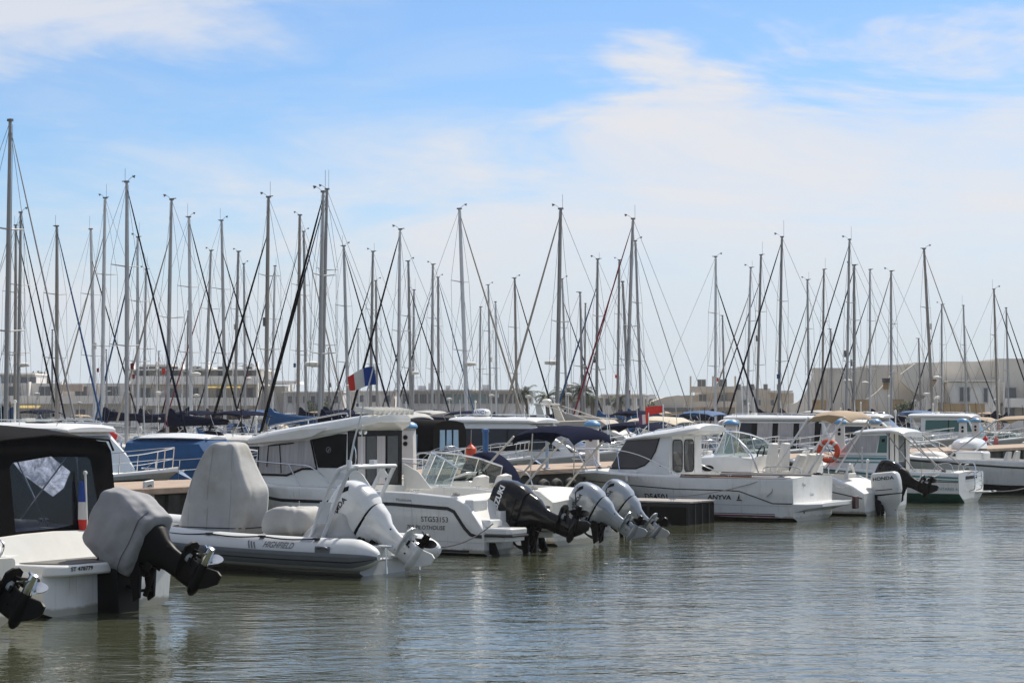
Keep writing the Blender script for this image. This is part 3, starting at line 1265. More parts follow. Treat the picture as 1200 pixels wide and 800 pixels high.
# old tyres hung along the quay wall
for i, tt in enumerate((15.2, 15.9, 16.7, 42.5, 43.4)):
    g = M()
    ring = [(0, .24 * math.cos(2 * math.pi * k / 20), .24 * math.sin(2 * math.pi * k / 20)) for k in range(20)]
    g.tube(ring, .10, 10, closed=True)
    o = obj('tyre_fender', g, RUBBER)
    o.location = TQ(tt, 8.42, .62)
    o.rotation_euler = (0, 0, HEAD)
    tag(o, 'old black tyre hung as a fender on the quay wall', 'tyre', 'tyre fenders on the quay wall')

# blue mooring post and pale blue post on the edge of the quay
P, k, t = px_at_q(569, 8.9)
o = thing('mooring_post', 'blue metal post standing behind the navy covered boat', 'post', (P.x, P.y, 1.2))
g = M()
g.lathe([(.11, 0), (.11, .03), (.075, .04), (.075, 1.02), (.095, 1.03), (.095, 1.1), (.02, 1.12)], n=14)
obj('post_shaft', g, BLUEPAINT, o)
P, k, t = px_at_q(641, 8.9)
o = thing('berth_post', 'slim pale blue post standing at the quay edge under the bimini', 'post', (P.x, P.y, 1.2))
g = M()
g.lathe([(.09, 0), (.09, .03), (.045, .04), (.045, 1.0), (.06, 1.01), (.05, 1.06), (.01, 1.07)], n=12)
obj('post_shaft', g, mat('pale_blue_paint', (.30, .40, .52), .5), o)
P, k, t = px_at_q(176, 8.55)
o = thing('boarding_board', 'white upright boarding board fixed to the quay edge', 'boarding board', (P.x, P.y, .82), HEAD)
g = M()
g.prism([(0, -.17, 0), (0, .17, 0), (0, .15, .52), (0, -.15, .55)], (.06, 0, 0))
obj('board', g, PEDW, o, bevel=.02)
g = M()
g.tube([(-.01, -.06, .42), (-.03, 0, .44), (-.01, .06, .42)], .012, 6)
obj('grab_handle', g, BLACK, o)

# ------------------------------------------------------------------ buildings on the far shore
FAC = mat('weathered_white_render', (.72, .69, .65), .9, var=.08, nscale=.35, dirt=(.50, .46, .41), dirt_amt=.4, dscale=.25, bump=.15, bscale=3)
FAC2 = mat('pale_beige_render', (.58, .52, .44), .9, var=.08, nscale=.35, dirt=(.40, .34, .27), dirt_amt=.4, dscale=.3)
FACG = mat('grey_render', (.56, .56, .56), .9, var=.1, nscale=.4, dirt=(.30, .30, .29), dirt_amt=.4, dscale=.25)
FACW = mat('white_render', (.82, .80, .76), .9, var=.06, nscale=.4)
FACP = mat('pink_render', (.55, .44, .37), .9, var=.1, nscale=.4)
RUST = mat('ochre_render', (.42, .29, .15), .9, var=.25, nscale=.8)
FINM = mat('stained_concrete', (.68, .64, .57), .92, var=.09, nscale=.3, dirt=(.44, .38, .31), dirt_amt=.6, dscale=.35, bump=.2, bscale=2, stretch=(1, 1, .45))
FINL = mat('pale_fin_concrete', (.78, .73, .65), .92, var=.09, nscale=.3, dirt=(.52, .45, .35), dirt_amt=.6, dscale=.4, bump=.2, bscale=2, stretch=(1, 1, .45))
AWN = mat('yellow_awning', (.48, .36, .12), .8)
ROOFD = mat('dark_roof', (.12, .125, .135), .8, var=.2)
WINF = mat('window_frame_paint', (.5, .5, .5), .6)
BRONZ = GLASSD


def window(parent, c, wd, ht, frame=WINF, glass=None):
    g = M()
    x, y, z = c
    f = .07
    g.box((x - wd / 2 + f / 2, y - .03, z), (f, .10, ht))
    g.box((x + wd / 2 - f / 2, y - .03, z), (f, .10, ht))
    g.box((x, y - .03, z + ht / 2 - f / 2), (wd - 2 * f - .004, .10, f))
    g.box((x, y - .03, z - ht / 2 + f / 2), (wd - 2 * f - .004, .10, f))
    if wd > 1.2:
        g.box((x, y - .03, z), (f * .7, .09, ht - 2 * f - .004))
    o = obj('window', g, frame, parent)
    p = M()
    p.box((x, y - .012, z), (wd - 2 * f - .01, .02, ht - 2 * f - .01))
    obj('pane', p, glass or BLUEGL, o)
    return o


BLUEGL = mat('dark_reflective_pane', (.11, .12, .13), .18, var=.2, nscale=.6)


def pxb(px, d):
    return (px - 600) / FPX * d


def pyb(py, d):
    return EYE + (485 - py) / FPX * d


def building(name, label, d, cat='building', group=None):
    o = thing(name, label, cat, (0, d, .9), 0, group)
    return o


def wallbox(parent, name, d, px0, px1, yt, depth, m, y0=0.0, zb=0.0, bev=0.0):
    """block of a facade between photo columns at distance d + y0 (metres behind the front)"""
    dd = d + y0
    x0, x1 = pxb(px0, dd), pxb(px1, dd)
    zt = pyb(yt, dd) - .9
    g = M()
    g.box(((x0 + x1) / 2, y0 + depth / 2, (zb + zt) / 2), (x1 - x0, depth, zt - zb))
    return obj(name, g, m, parent, bevel=bev)


def terrace_front(parent, d, px0, px1, levels, y0, wm, seed=0, bay=3.6):
    """balcony bands with parapets, dividing walls and windows set behind them"""
    rnd = random.Random(seed)
    dd = d + y0
    x0, x1 = pxb(px0, dd), pxb(px1, dd)
    nb = max(1, int(round((x1 - x0) / bay)))
    for z in levels:
        g = M()
        g.box(((x0 + x1) / 2, y0 - .62, z + .06), (x1 - x0, 1.24, .16))
        g.box(((x0 + x1) / 2, y0 - 1.18, z + .52), (x1 - x0 - .01, .12, .76))
        for i in range(nb + 1):
            x = x0 + (x1 - x0) * i / nb
            g.box((min(max(x, x0 + .12), x1 - .12), y0 - .53, z + 1.32), (.18, 1.06, 2.36))
        obj('balcony', g, wm, parent)
        for i in range(nb):
            xc = x0 + (x1 - x0) * (i + .5) / nb
            wd = min(1.7, bay * .46) * rnd.uniform(.7, 1.0)
            window(parent, (xc + rnd.uniform(-.3, .3), y0 - .03, z + 1.15), wd, 1.75)


D1 = 236.0
b = building('apartment_building', 'long low white apartment building with balconies at far left', D1)
wallbox(b, 'wall', D1, -40, 152, 449, 10, FAC, 0)
wallbox(b, 'upper_storey', D1, -40, 41, 439, 6, FACG, 2.5, zb=pyb(449, D1) - .9)
g = M()
g.box((pxb(0, D1 + 2), 5.2, pyb(438, D1) - .85), (8.2, 6.6, .18))
obj('roof', g, FAC, b)
for k in range(5):
    window(b, (pxb(4, D1) + k * 1.0 - 1.2, 2.46, pyb(444.5, D1) - .9), .9, .85)
wallbox(b, 'terrace_parapet', D1, 68, 97, 450.5, .3, FACP, -1.9, zb=pyb(458.5, D1) - .9)
terrace_front(b, D1, -40, 150, (.35, 3.0), 0, FACW, 3)
g = M()
x0 = pxb(26, D1)
g.prism([(x0, -1.55, 2.9), (x0, -3.0, 2.5), (x0, -3.0, 2.42), (x0, -1.55, 2.82)], (2.6, 0, 0))
obj('awning', g, AWN, b)

b = building('terraced_building', 'three storey white terraced building with penthouse and yellow awning', D1 - 6)
DD = D1 - 6
wallbox(b, 'wall', DD, 154, 306, 434.5, 11, FAC, 0)
wallbox(b, 'penthouse', DD, 166, 201, 427, 5, FAC2, 2.0, zb=pyb(434.5, DD) - .9)
wallbox(b, 'roof_storey', DD, 201, 250, 430.5, 6, FAC, 2.0, zb=pyb(434.5, DD) - .9)
wallbox(b, 'side_wing', DD, 306, 334, 452, 9, FACG, 1.0)
g = M()
g.box(((pxb(152, DD) + pxb(308, DD)) / 2, 4.6, pyb(434.0, DD) - .84), (15.6, 11.6, .16))
obj('roof', g, FACW, b)
for px in (174, 188):
    window(b, (pxb(px, DD), 1.96, pyb(431, DD) - .9), 1.0, .55)
terrace_front(b, DD, 156, 304, (.35, 2.75, 5.15), 0, FACW, 8, 3.0)
x0 = pxb(246, DD)
g = M()
g.prism([(x0, -1.53, 5.10), (x0, -3.0, 4.72), (x0, -3.0, 4.62), (x0, -1.53, 5.0)], (3.8, 0, 0))
obj('awning', g, AWN, b)
g = M()
for px in (283, 291):
    g.tube([(pxb(px, DD), 3, pyb(434, DD) - .9), (pxb(px, DD), 3, pyb(429, DD) - .9)], .03, 6)
    g.lathe([(.01, -.12), (.2, -.08), (.34, .02), (.30, .03), (.01, -.05)], (pxb(px, DD), 2.8, pyb(428.5, DD) - .9), 'Y', 14)
obj('satellite_dish', g, FACG, b)

D2 = 228.0
b = building('harbour_office', 'flat roofed low grey building right of the terraced block', D2)
wallbox(b, 'wall', D2, 332, 402, 460, 8, FACG, 0)
g = M()
g.box(((pxb(314, D2) + pxb(345, D2)) / 2, 3, pyb(448, D2) - .9), (3.6, 8, .3))
for px in (318, 341):
    g.box((pxb(px, D2), .2, (pyb(448, D2) - .9) / 2 - .08), (.22, .22, pyb(448, D2) - 1.2))
obj('flat_canopy', g, FACW, b)
for px in range(340, 400, 9):
    window(b, (pxb(px, D2), -.02, pyb(468, D2) - .9), .62, .9)
g = M()
g.box((pxb(367, D2), 3.8, pyb(459.6, D2) - .86), (6.9, 8.4, .14))
obj('roof', g, FACW, b)

b = building('glazed_hall', 'long low hall with blue green glass front behind the masts', D2 + 8)
DD = D2 + 8
wallbox(b, 'wall', DD, 466, 614, 458.5, 12, FACG, 0)
GREENGL = mat('green_blue_pane', (.16, .24, .25), .15, var=.15, nscale=.4)
for i in range(14):
    px = 476 + i * 10
    window(b, (pxb(px, DD), -.02, pyb(467, DD) - .9), .93, 1.25, WINF, GREENGL if 4 < i < 10 else BLUEGL)
g = M()
g.box(((pxb(464, DD) + pxb(616, DD)) / 2, 5.6, pyb(458, DD) - .84), (15.4, 12.8, .16))
obj('roof', g, FACG, b)
for px, w_, h_ in ((493, .9, .5), (503, .5, .8), (524, .6, .5), (570, 1.0, .6)):
    g = M()
    g.box((pxb(px, DD), 4, pyb(457.4, DD) - .8 + h_ / 2), (w_, 1.2, h_))
    obj('roof_unit', g, FACG, b)

D3 = 245.0
for k, (p0, p1, yt, mm, lb) in enumerate(((655, 705, 466, FACG, 'low grey shed right of the palm trees'), (400, 462, 459, FAC, 'pale low house seen between masts behind the French flag'), (706, 756, 463, FAC, 'small pale house seen behind the crossed red stays'))):
    b = building('harbour_house', lb, D3)
    wallbox(b, 'wall', D3, p0, p1, yt, 8, mm, 0)
    g = M()
    g.box(((pxb(p0, D3) + pxb(p1, D3)) / 2, 3.8, pyb(yt, D3) - .83), (pxb(p1, D3) - pxb(p0, D3) + .5, 8.6, .14))
    obj('roof', g, FACW, b)
    for i in range(4):
        window(b, (pxb(p0, D3) + (i + .5) * (pxb(p1, D3) - pxb(p0, D3)) / 4, -.02, pyb(yt + 8, D3) - .9), .7, .9)

D4 = 320.0
b = building('beige_apartment_block', 'beige stepped apartment block with rows of balconies, centre right', D4)
for (p0, p1, yt, y0) in ((803, 822, 463, 2), (822, 842, 458, 1), (842, 862, 455.5, 0), (862, 885, 452, .6), (885, 903, 455, 1.5), (903, 930, 460, 2.5)):
    wallbox(b, 'wall', D4, p0, p1, yt, 12, FAC2 if p0 < 862 or p0 > 884 else FACG, y0)
terrace_front(b, D4, 808, 862, (.3, 2.9, 5.2), -.2, FAC2, 5, 3.0)
for k in range(7):
    window(b, (pxb(866, D4) + k * 1.05, .5, 6.0 - (k % 2) * 2.4), .7, 1.0)
g = M()
g.box((pxb(915, D4), 2, pyb(458.5, D4) - .9), (3.6, 5, .25))
g.box((pxb(906, D4), 2, pyb(460.5, D4) - .9), (.2, .2, .8))
obj('roof_terrace', g, FACG, b)
b = building('curved_gable_building', 'pale building with a rounded gable beside the beige block', 300.0)
g = M()
xs = [pxb(760, 300), pxb(768, 300), pxb(780, 300), pxb(795, 300), pxb(801, 300)]
zt = [pyb(474, 300) - .9, pyb(469, 300) - .9, pyb(465, 300) - .9, pyb(463, 300) - .9, pyb(464, 300) - .9]
g.prism([(xs[0], 0, 0)] + [(x, 0, z) for x, z in zip(xs, zt)] + [(xs[-1], 0, 0)], (0, 9, 0))
obj('wall', g, FAC2, b)
g = M()
g.box((pxb(783, 300), -.6, pyb(480, 300) - .9), (7.2, 1.1, .6))
obj('dark_canopy', g, ROOFD, b)
b = building('ridge_house', 'low white houses on the far rise between two masts', 430.0)
for p0, p1, yt in ((700, 722, 470), (722, 745, 465), (745, 768, 462), (768, 800, 466)):
    wallbox(b, 'wall', 430.0, p0, p1, yt, 10, FACW, (p0 % 7) * .5)
for k in range(9):
    window(b, (pxb(724, 430) + k * 1.4, -.35, pyb(470, 430) - .9), .8, 1.1)

# the building with the sail-like concrete walls
D5 = 204.0
b = building('sail_wall_building', 'grey concrete building with curved sail-like walls and rust stains', D5)
for p0, p1, yt, y0 in ((953, 1021, 431, 6), (1021, 1073, 427.5, 5), (1073, 1106, 424.5, 4), (1106, 1171, 423.5, 5.5), (1171, 1290, 420, 3.5)):
    wallbox(b, 'wall', D5, p0, p1, yt, 1.2 if p0 < 960 else 9, FINM, y0)


def fin(px0, px1, y_low, y_top, y0, th=.55, steep=2.2):
    dd = D5 + y0
    pts = [(pxb(px1, dd), y0, 0.0), (pxb(px0, dd), y0, 0.0)]
    for k in range(15):
        f = k / 14
        px = px0 + (px1 - px0) * f
        yy = y_low + (y_top - y_low) * (f ** steep)
        pts.append((pxb(px, dd), y0, pyb(yy, dd) - .9))
    g = M()
    g.prism(pts, (0, th, 0))
    return obj('curved_wall', g, FINL, b)


fin(922, 955, 473, 430, 4.6, steep=3.0)
fin(1000, 1048, 470, 433, 2.6)
fin(1072, 1106, 472, 433, 1.4, steep=1.8)
fin(1143, 1172, 468, 444, .4)
g = M()
for k in range(13):          # sloping sail face between the fins, its foot cut to a curve
    pass
dd = D5 + 3.2
pts = []
for k in range(13):
    f = k / 12
    pts.append((pxb(1056 + 50 * f, dd), 3.2, pyb(441 + 22 * math.sin(math.pi * (.08 + .80 * f)), dd) - .9))
pts += [(pxb(1106, dd), 3.2, pyb(425.5, dd) - .9), (pxb(1073, dd), 3.2, pyb(425.5, dd) - .9), (pxb(1056, dd), 3.2, pyb(438, dd) - .9)]
g.prism(pts, (0, .5, 0))
obj('hanging_wall', g, FINL, b)
for px, py in ((1037, 446), (1041, 446), (1093, 444)):
    g = M()
    x = pxb(px, D5 + 2.4)
    z = pyb(py, D5 + 2.4) - .9
    g.box((x, 2.2, z), (.5, .7, .35))
    g.box((x, 2.05, z + .22), (.62, 1.0, .06))
    obj('rain_spout', g, ROOFD, b)
for px, py, w_, h_ in ((1038, 452, .55, .7), (1094, 450, .6, .8), (960, 476, 1.4, 1.3), (1008, 476, 1.8, 1.4), (1052, 474, 1.2, 1.1), (1104, 479, .9, 1.3)):
    g = M()
    y0 = 2.5 if px in (1038, 1094) else 1.2
    g.box((pxb(px, D5 + y0), y0, pyb(py, D5 + y0) - .9), (w_, .12, h_))
    obj('ochre_panel', g, RUST, b)
wallbox(b, 'terrace_house', D5, 1118, 1166, 447.5, 5, FACW, -1.0, bev=.03)
g = M()
g.box((pxb(1140, D5), 1.3, pyb(447, D5) - .84), (4.5, 5.6, .16))
obj('roof', g, FACW, b)
for px, py in ((1124, 462), (1131, 462), (1152, 463)):
    window(b, (pxb(px, D5), -1.03, pyb(py, D5) - .9), .5, 1.5)
terrace_front(b, D5, 1172, 1290, (.4, 2.5), 3.4, FACW, 4, 2.6)
g = M()
g.box((pxb(1125, D5), -1.9, pyb(478, D5) - .9), (4.0, .12, .9))
obj('parapet', g, RUST, b)

# ------------------------------------------------------------------ palms and bushes
FROND = mat('palm_frond', (.045, .065, .022), .7, var=.3, nscale=2)
FRONDD = mat('dry_frond', (.14, .11, .055), .85, var=.25, nscale=3)
BARK = mat('palm_bark', (.12, .095, .07), .95, var=.3, nscale=4, bump=.5, bscale=10)
LEAFM = mat('leaf_green', (.05, .075, .028), .7, var=.35, nscale=2)


def palm(px, d, ytop, label, seed, nfr=34, fl=1.7):
    rnd = random.Random(seed)
    x = pxb(px, d)
    zt = pyb(ytop, d) - .9 - fl * .62
    o = thing('palm_tree', label, 'palm tree', (x, d, .9), 0, 'palm trees on the far shore')
    g = M()
    pts = [(rnd.uniform(-.05, .05) + .12 * math.sin(k * .5), rnd.uniform(-.05, .05), zt * k / 8) for k in range(9)]
    g.tube(pts, [.24 - .06 * k / 8 + .02 * (k % 2) for k in range(9)], 9)
    obj('trunk', g, BARK, o)
    c = M()
    dr = M()
    top = V(pts[-1])
    for i in range(nfr):
        az = rnd.uniform(0, 2 * math.pi)
        el = rnd.uniform(-.5, 1.25)
        L = fl * rnd.uniform(.75, 1.05)
        tgt = c if el > -.25 else dr
        spine = []
        p = top + V((0, 0, .05))
        e = el
        for k in range(8):
            spine.append(p.copy())
            p = p + V((math.cos(az) * math.cos(e), math.sin(az) * math.cos(e), math.sin(e))) * (L / 7)
            e -= .16 + .05 * k * .5
        side = V((-math.sin(az), math.cos(az), 0))
        for k in range(1, 8):
            for q in range(3):
                f = (k - 1 + q / 3) / 7
                a = spine[k - 1].lerp(spine[k], q / 3)
                wl = .42 * math.sin(math.pi * min(1, .18 + f * .8)) + .06
                fwd = (spine[k] - spine[k - 1]).normalized()
                for sg in (-1, 1):
                    tip = a + side * sg * wl + fwd * .22 + V((0, 0, -.12 - rnd.uniform(0, .12)))
                    n = len(tgt.v)
                    tgt.v += [tuple(a), tuple(a + fwd * .06), tuple(tip)]
                    tgt.f.append((n, n + 1, n + 2))
                    tgt.mi.append(0)
    obj('crown', c, FROND, o, fixn=False)
    if dr.f:
        obj('dead_fronds', dr, FRONDD, o, fixn=False)


palm(617, 212, 450, 'leftmost palm tree with a round crown beside the glass hall', 1, 40)
palm(641, 222, 455, 'smaller palm tree second from the left', 2, 34)
palm(664, 214, 452, 'palm tree behind the tall central mast, left one of a close pair', 3, 38)
palm(682, 208, 447, 'tallest palm tree, right one of a close pair', 4, 46)
palm(727, 240, 460, 'dark palm tree behind the crossing red stays', 5, 38)
palm(694, 216, 460, 'short palm tree tucked right of the tallest one', 6, 30, 1.3)


def bush(px, d, ytop, wd, label, seed, cat='tree'):
    rnd = random.Random(seed)
    x = pxb(px, d)
    zt = pyb(ytop, d) - .9
    o = thing('round_tree', label, cat, (x, d, .9))
    g = M()
    hb = zt - wd * .55
    g.tube([(0, 0, 0), (.06, 0, hb * .5), (0, .05, max(.4, hb))], [.14, .11, .08], 8)
    for k in range(5):
        a = k * 1.3
        g.tube([(0, 0, max(.3, hb * .8)), (math.cos(a) * wd * .3, math.sin(a) * wd * .3, max(.5, hb) + wd * .25)], [.06, .02], 5)
    obj('trunk', g, BARK, o)
    c = M()
    cl = [(V((rnd.gauss(0, .3) * wd, rnd.gauss(0, .3) * wd, max(.5, hb) + wd * .3 + rnd.uniform(-.25, .3) * wd)), rnd.uniform(.18, .34) * wd) for _ in range(14)]
    for ctr, r in cl:
        for _ in range(130):
            dv = V((rnd.gauss(0, 1), rnd.gauss(0, 1), rnd.gauss(0, 1))).normalized() * r * rnd.uniform(.5, 1.1)
            p = ctr + dv
            if p.z < .1:
                continue
            a = V((rnd.gauss(0, 1), rnd.gauss(0, 1), rnd.gauss(0, 1))).normalized() * .12
            bb = a.orthogonal().normalized() * .07
            n = len(c.v)
            c.v += [tuple(p - a), tuple(p + bb), tuple(p + a), tuple(p - bb)]
            c.f.append((n, n + 1, n + 2, n + 3))
            c.mi.append(0)
    obj('crown', c, LEAFM, o, fixn=False)


bush(47, 252, 441, 2.6, 'dark rounded tree on the roofline at far left', 7)
bush(372, 224, 473, 2.0, 'small bush in front of the low grey building', 8)
bush(1061, 202.6, 474, 1.9, 'green shrub at the foot of the curved concrete walls', 9)
bush(745, 250, 468, 3.0, 'dark tree right of the crossing stays', 12)


# ------------------------------------------------------------------ sailing yachts, one for every mast
# photo column of the masthead, its row, column of the foot, bow (-1 left, 1 right), headsail, boom cover, extras
MASTS = [
    (10, 141, 7, 1, 'grey', 'navy', ''), (17, 264, 18, 1, 'grey', 'blue', ''), (23, 249, 21, 1, 'navy', 'bare', 'r'), (60, 387, 62, -1, 'grey', 'navy', 's'),
    (65, 265, 67, 1, 'blue', 'bare', 'h'), (104, 268, 112, 1, 'black', 'bare', ''), (122, 232, 120, -1, 'beige', 'navy', 'w'), (147, 213, 149, 1, 'grey', 'bare', ''),
    (156, 278, 162, -1, 'blue', 'navy', ''), (169, 316, 169, -1, 'grey', 'brown', ''), (124, 410, 126, 1, 'grey', 'navy', 's'), (186, 412, 187, -1, 'grey', 'navy', 's'),
    (200, 234, 196, -1, 'beige', 'navy', ''), (220, 254, 225, 1, 'black', 'navy', 'r'), (219, 365, 219, -1, 'black', 'brown', 's'), (247, 294, 240, -1, 'red', 'brown', 'r'),
    (258, 258, 264, 1, 'black', 'bare', ''), (279, 295, 275, -1, 'grey', 'white', ''), (285, 309, 288, 1, 'grey', 'navy', 'r'), (314, 231, 312, -1, 'black', 'blue', ''),
    (322, 312, 319, -1, 'grey', 'navy', ''), (349, 252, 349, -1, 'black', 'navy', ''), (355, 271, 359, 1, 'beige', 'white', ''), (369, 421, 369, 1, 'grey', 'navy', 's'),
    (378, 225, 374, -1, 'black', 'navy', 'r'), (383, 222, 377, -1, 'navy', 'navy', ''), (385, 408, 386, 1, 'grey', 'bare', 's'), (402, 288, 409, 1, 'navy', 'navy', 'r'),
    (419, 386, 421, -1, 'grey', 'bare', 's'), (437, 295, 434, -1, 'grey', 'navy', ''), (440, 329, 442, 1, 'navy', 'bare', ''), (451, 412, 451, 1, 'grey', 'navy', 's'),
    (467, 269, 467, -1, 'black', 'navy', ''), (478, 306, 482, 1, 'navy', 'white', 'r'), (484, 340, 484, -1, 'navy', 'navy', 'r'), (507, 310, 506, -1, 'black', 'navy', ''),
    (513, 325, 514, 1, 'blue', 'blue', ''), (538, 244, 548, 1, 'beige', 'tan', 'r'), (563, 360, 562, -1, 'grey', 'navy', 'rs'), (572, 334, 575, 1, 'grey', 'tan', ''),
    (582, 354, 582, 1, 'grey', 'navy', 's'), (603, 326, 606, 1, 'black', 'white', ''), (625, 416, 626, -1, 'grey', 'bare', 's'), (657, 245, 652, -1, 'beige', 'tan', 'r'),
    (659, 327, 665, 1, 'grey', 'navy', 'r'), (680, 343, 683, 1, 'grey', 'navy', 's'), (685, 356, 685, -1, 'navy', 'bare', 's'), (699, 304, 699, -1, 'blue', 'blue', ''),
    (726, 305, 723, -1, 'red', 'navy', ''), (730, 330, 738, 1, 'grey', 'brown', 's'), (742, 257, 733, -1, 'red', 'blue', ''), (745, 282, 752, 1, 'grey', 'brown', ''),
    (754, 412, 755, 1, 'grey', 'bare', 's'), (839, 301, 838, 1, 'navy', 'navy', ''), (847, 370, 849, 1, 'grey', 'navy', 's'), (880, 314, 875, -1, 'beige', 'brown', ''),
    (892, 299, 886, -1, 'grey', 'navy', ''), (917, 278, 912, -1, 'navy', 'brown', ''), (947, 328, 948, -1, 'black', 'navy', ''), (951, 412, 952, 1, 'grey', 'bare', 's'),
    (966, 316, 963, -1, 'beige', 'navy', ''), (975, 386, 975, 1, 'grey', 'bare', 's'), (996, 281, 991, -1, 'navy', 'navy', ''), (1000, 311, 1000, -1, 'navy', 'navy', 'r'),
    (1019, 316, 1019, -1, 'black', 'navy', 'r'), (1045, 318, 1044, -1, 'beige', 'tan', ''), (1077, 397, 1079, 1, 'grey', 'bare', 's'), (1085, 291, 1094, 1, 'beige', 'navy', 'r'),
    (1103, 357, 1103, -1, 'grey', 'navy', ''), (1130, 358, 1133, 1, 'navy', 'navy', ''), (1166, 339, 1169, 1, 'navy', 'navy', ''), (1180, 361, 1182, 1, 'black', 'navy', 's')]
CLR = {'beige': TANC, 'grey': ALUD, 'blue': BLUEC, 'black': BLACKC, 'red': REDC, 'navy': NAVYC, 'brown': BROWNC, 'tan': TANC, 'white': WHITEC, 'bare': None}
ORD = ['first', 'second', 'third', 'fourth', 'fifth', 'sixth', 'seventh', 'eighth', 'ninth', 'tenth', 'eleventh', 'twelfth', 'thirteenth', 'fourteenth', 'fifteenth', 'sixteenth', 'seventeenth', 'eighteenth', 'nineteenth']
TENS = ['', '', 'twent', 'thirt', 'fort', 'fift', 'sixt', 'sevent']


def ordinal(n):
    if n < 20:
        return ORD[n - 1]
    if n % 10 == 0:
        return TENS[n // 10] + 'ieth'
    return TENS[n // 10] + 'y-' + ORD[n % 10 - 1]


ROWS = [27.5, 40.5, 59.5, 72.5, 91.0, 104.0, 121.0, 134.0]
HULLC = mat('yacht_white_hull', (.66, .66, .64), .3, var=.05, coat=.2)
HULLN = mat('yacht_navy_hull', (.02, .03, .08), .2, var=.1, coat=.4)
HULLB = mat('yacht_bottom_paint', (.02, .03, .06), .6)


def sailboat(P, rz, L, H, rake, head, cover, ext, label, seed):
    rnd = random.Random(seed)
    o = thing('sailing_yacht', label, 'sailboat', (P.x, P.y, 0), rz, 'sailing yachts moored behind the motor boats')
    B = L * .31
    fb = .085 * L + .15
    sh = [(-L * .5, fb), (0, fb * .98), (L * .5, fb * 1.25)]
    hm = hull(L * .5, B, sh, x0=-L * .5, tw=.72, s0=.32, p=1.9, cr=.8, zk=-.4, zc0=-.1, n=12, kr=.84, camber=.08, gw=.06)
    navy = rnd.random() < .15
    ho = obj('hull', hm, [HULLN if navy else HULLC, HULLB, NONSKID], o)
    bv = hm.bvh()
    st = M()
    for sg in (1, -1):
        r_ = ribbon(bv, [(-L * .48, fb * .80), (0, fb * .78), (L * .44, fb * 1.02)], .035, 'y', sg, .006, L * .08)
        st.add(r_.v, r_.f)
    obj('hull_stripe', st, rnd.choice([NAVYC, BLUEPAINT, INKG, REDLINE]), ho, fixn=False)
    z0 = fb + .04
    cb = house([(L * .30, z0 - .05, z0 + .02, B * .16, B * .12, .02), (L * .20, z0 - .05, z0 + .30, B * .26, B * .20, .05), (-L * .02, z0 - .05, z0 + .42, B * .32, B * .26, .06), (-L * .13, z0 - .05, z0 + .45, B * .32, B * .27, .06)])
    co = obj('cabin_trunk', cb, GEL2, o)
    cv = cb.bvh()
    wn = M()
    for sg in (1, -1):
        for xa, xb in ((-L * .11, -L * .03), (0, L * .07), (L * .10, L * .15)):
            r_ = on_surf(cv, [(xa, z0 + .12), (xb, z0 + .12), (xb, z0 + .25), (xa, z0 + .27)], 'y', sg, .006, .03)
            wn.add(r_.v, r_.f)
    obj('cabin_windows', wn, BLUEGL, co)
    g = M()
    g.box((-L * .30, B * .30, z0 + .14), (L * .30, .12, .30))
    g.box((-L * .30, -B * .30, z0 + .14), (L * .30, .12, .30))
    obj('cockpit_coaming', g, GEL2, o, bevel=.03)
    # mast
    mr = (.0060 * H + .010) * rnd.uniform(.86, 1.12)
    xm = L * .10
    top = V((xm - rake, 0, H))
    foot = V((xm, 0, z0 + .3))
    g = M()
    n = 10
    rr = [mr] * 7 + [mr * .96, mr * .88, mr * .78, mr * .74]
    g.tube([foot.lerp(top, k / n) for k in range(n + 1)], rr, 9)
    mo = obj('mast', g, rnd.choice([ALU, ALU, ALUD, ALUB, ALUD, ALUW]) if 'w' not in ext else ALUW, o)
    lev = (.5,) if 's' in ext else ((.38, .68) if H > 12.5 or rnd.random() < .5 else (.52,))
    tips = []
    for f in lev:
        c = foot.lerp(top, f)
        hw = B * (.36 - .10 * f)
        for sg in (1, -1):
            tp = c + V((-.12, sg * hw, .06))
            obj('spreader', M().tube([c, tp], [.032, .02], 6), ALU, mo)
            tips.append((sg, f, tp))
    mh = M()
    mh.box(top + V((0, 0, .03)), (mr * 2.4, mr * 1.6, .08))
    if rnd.random() < .6:
        mh.box(top + V((-.12, 0, .06)), (.28, .04, .04))
    if 's' not in ext and rnd.random() < .55:
        hv_ = rnd.uniform(.4, 1.0)
        mh.tube([top + V((-.12, .03, .05)), top + V((-.12, .03, hv_))], .009, 5)
    if 's' not in ext and rnd.random() < .7:
        mh.tube([top + V((.05, 0, .06)), top + V((.30, 0, .22)), top + V((.42, 0, .22))], .011, 5)
        mh.prism([top + V((.30, 0, .22)), top + V((.46, .0, .30)), top + V((.46, 0, .16))], (0, .012, 0))
        for a in range(3):
            mh.sphere(top + V((.42 + .05 * math.cos(a * 2.1), .05 * math.sin(a * 2.1), .26)), .03, 6)
    obj('masthead_gear', mh, INKG, mo)
    if rnd.random() < .3:      # reflector or lamp on the mast front
        c = foot.lerp(top, rnd.uniform(.42, .6))
        q_ = M()
        q_.lathe([(.01, -.22), (.07, -.2), (.07, .2), (.01, .22)], c + V((mr + .09, 0, 0)), n=8)
        obj('radar_reflector', q_, rnd.choice([GEL2, INKG]), mo)
    if rnd.random() < .35:
        q_ = M()
        c = foot.lerp(top, .36) + V((0, B * .16, -.5))
        q_.prism([c, c + V((-.22, .02, -.02)), c + V((-.24, .05, -.26)), c + V((-.02, .02, -.28))], (0, .01, 0))
        q_.tube([foot.lerp(top, .37) + V((0, B * .16, 0)), V((0, B * .3, z0))], .007, 4)
        obj('courtesy_flag', q_, rnd.choice([REDF, BLUEC, WHITEC, REDC]), mo)
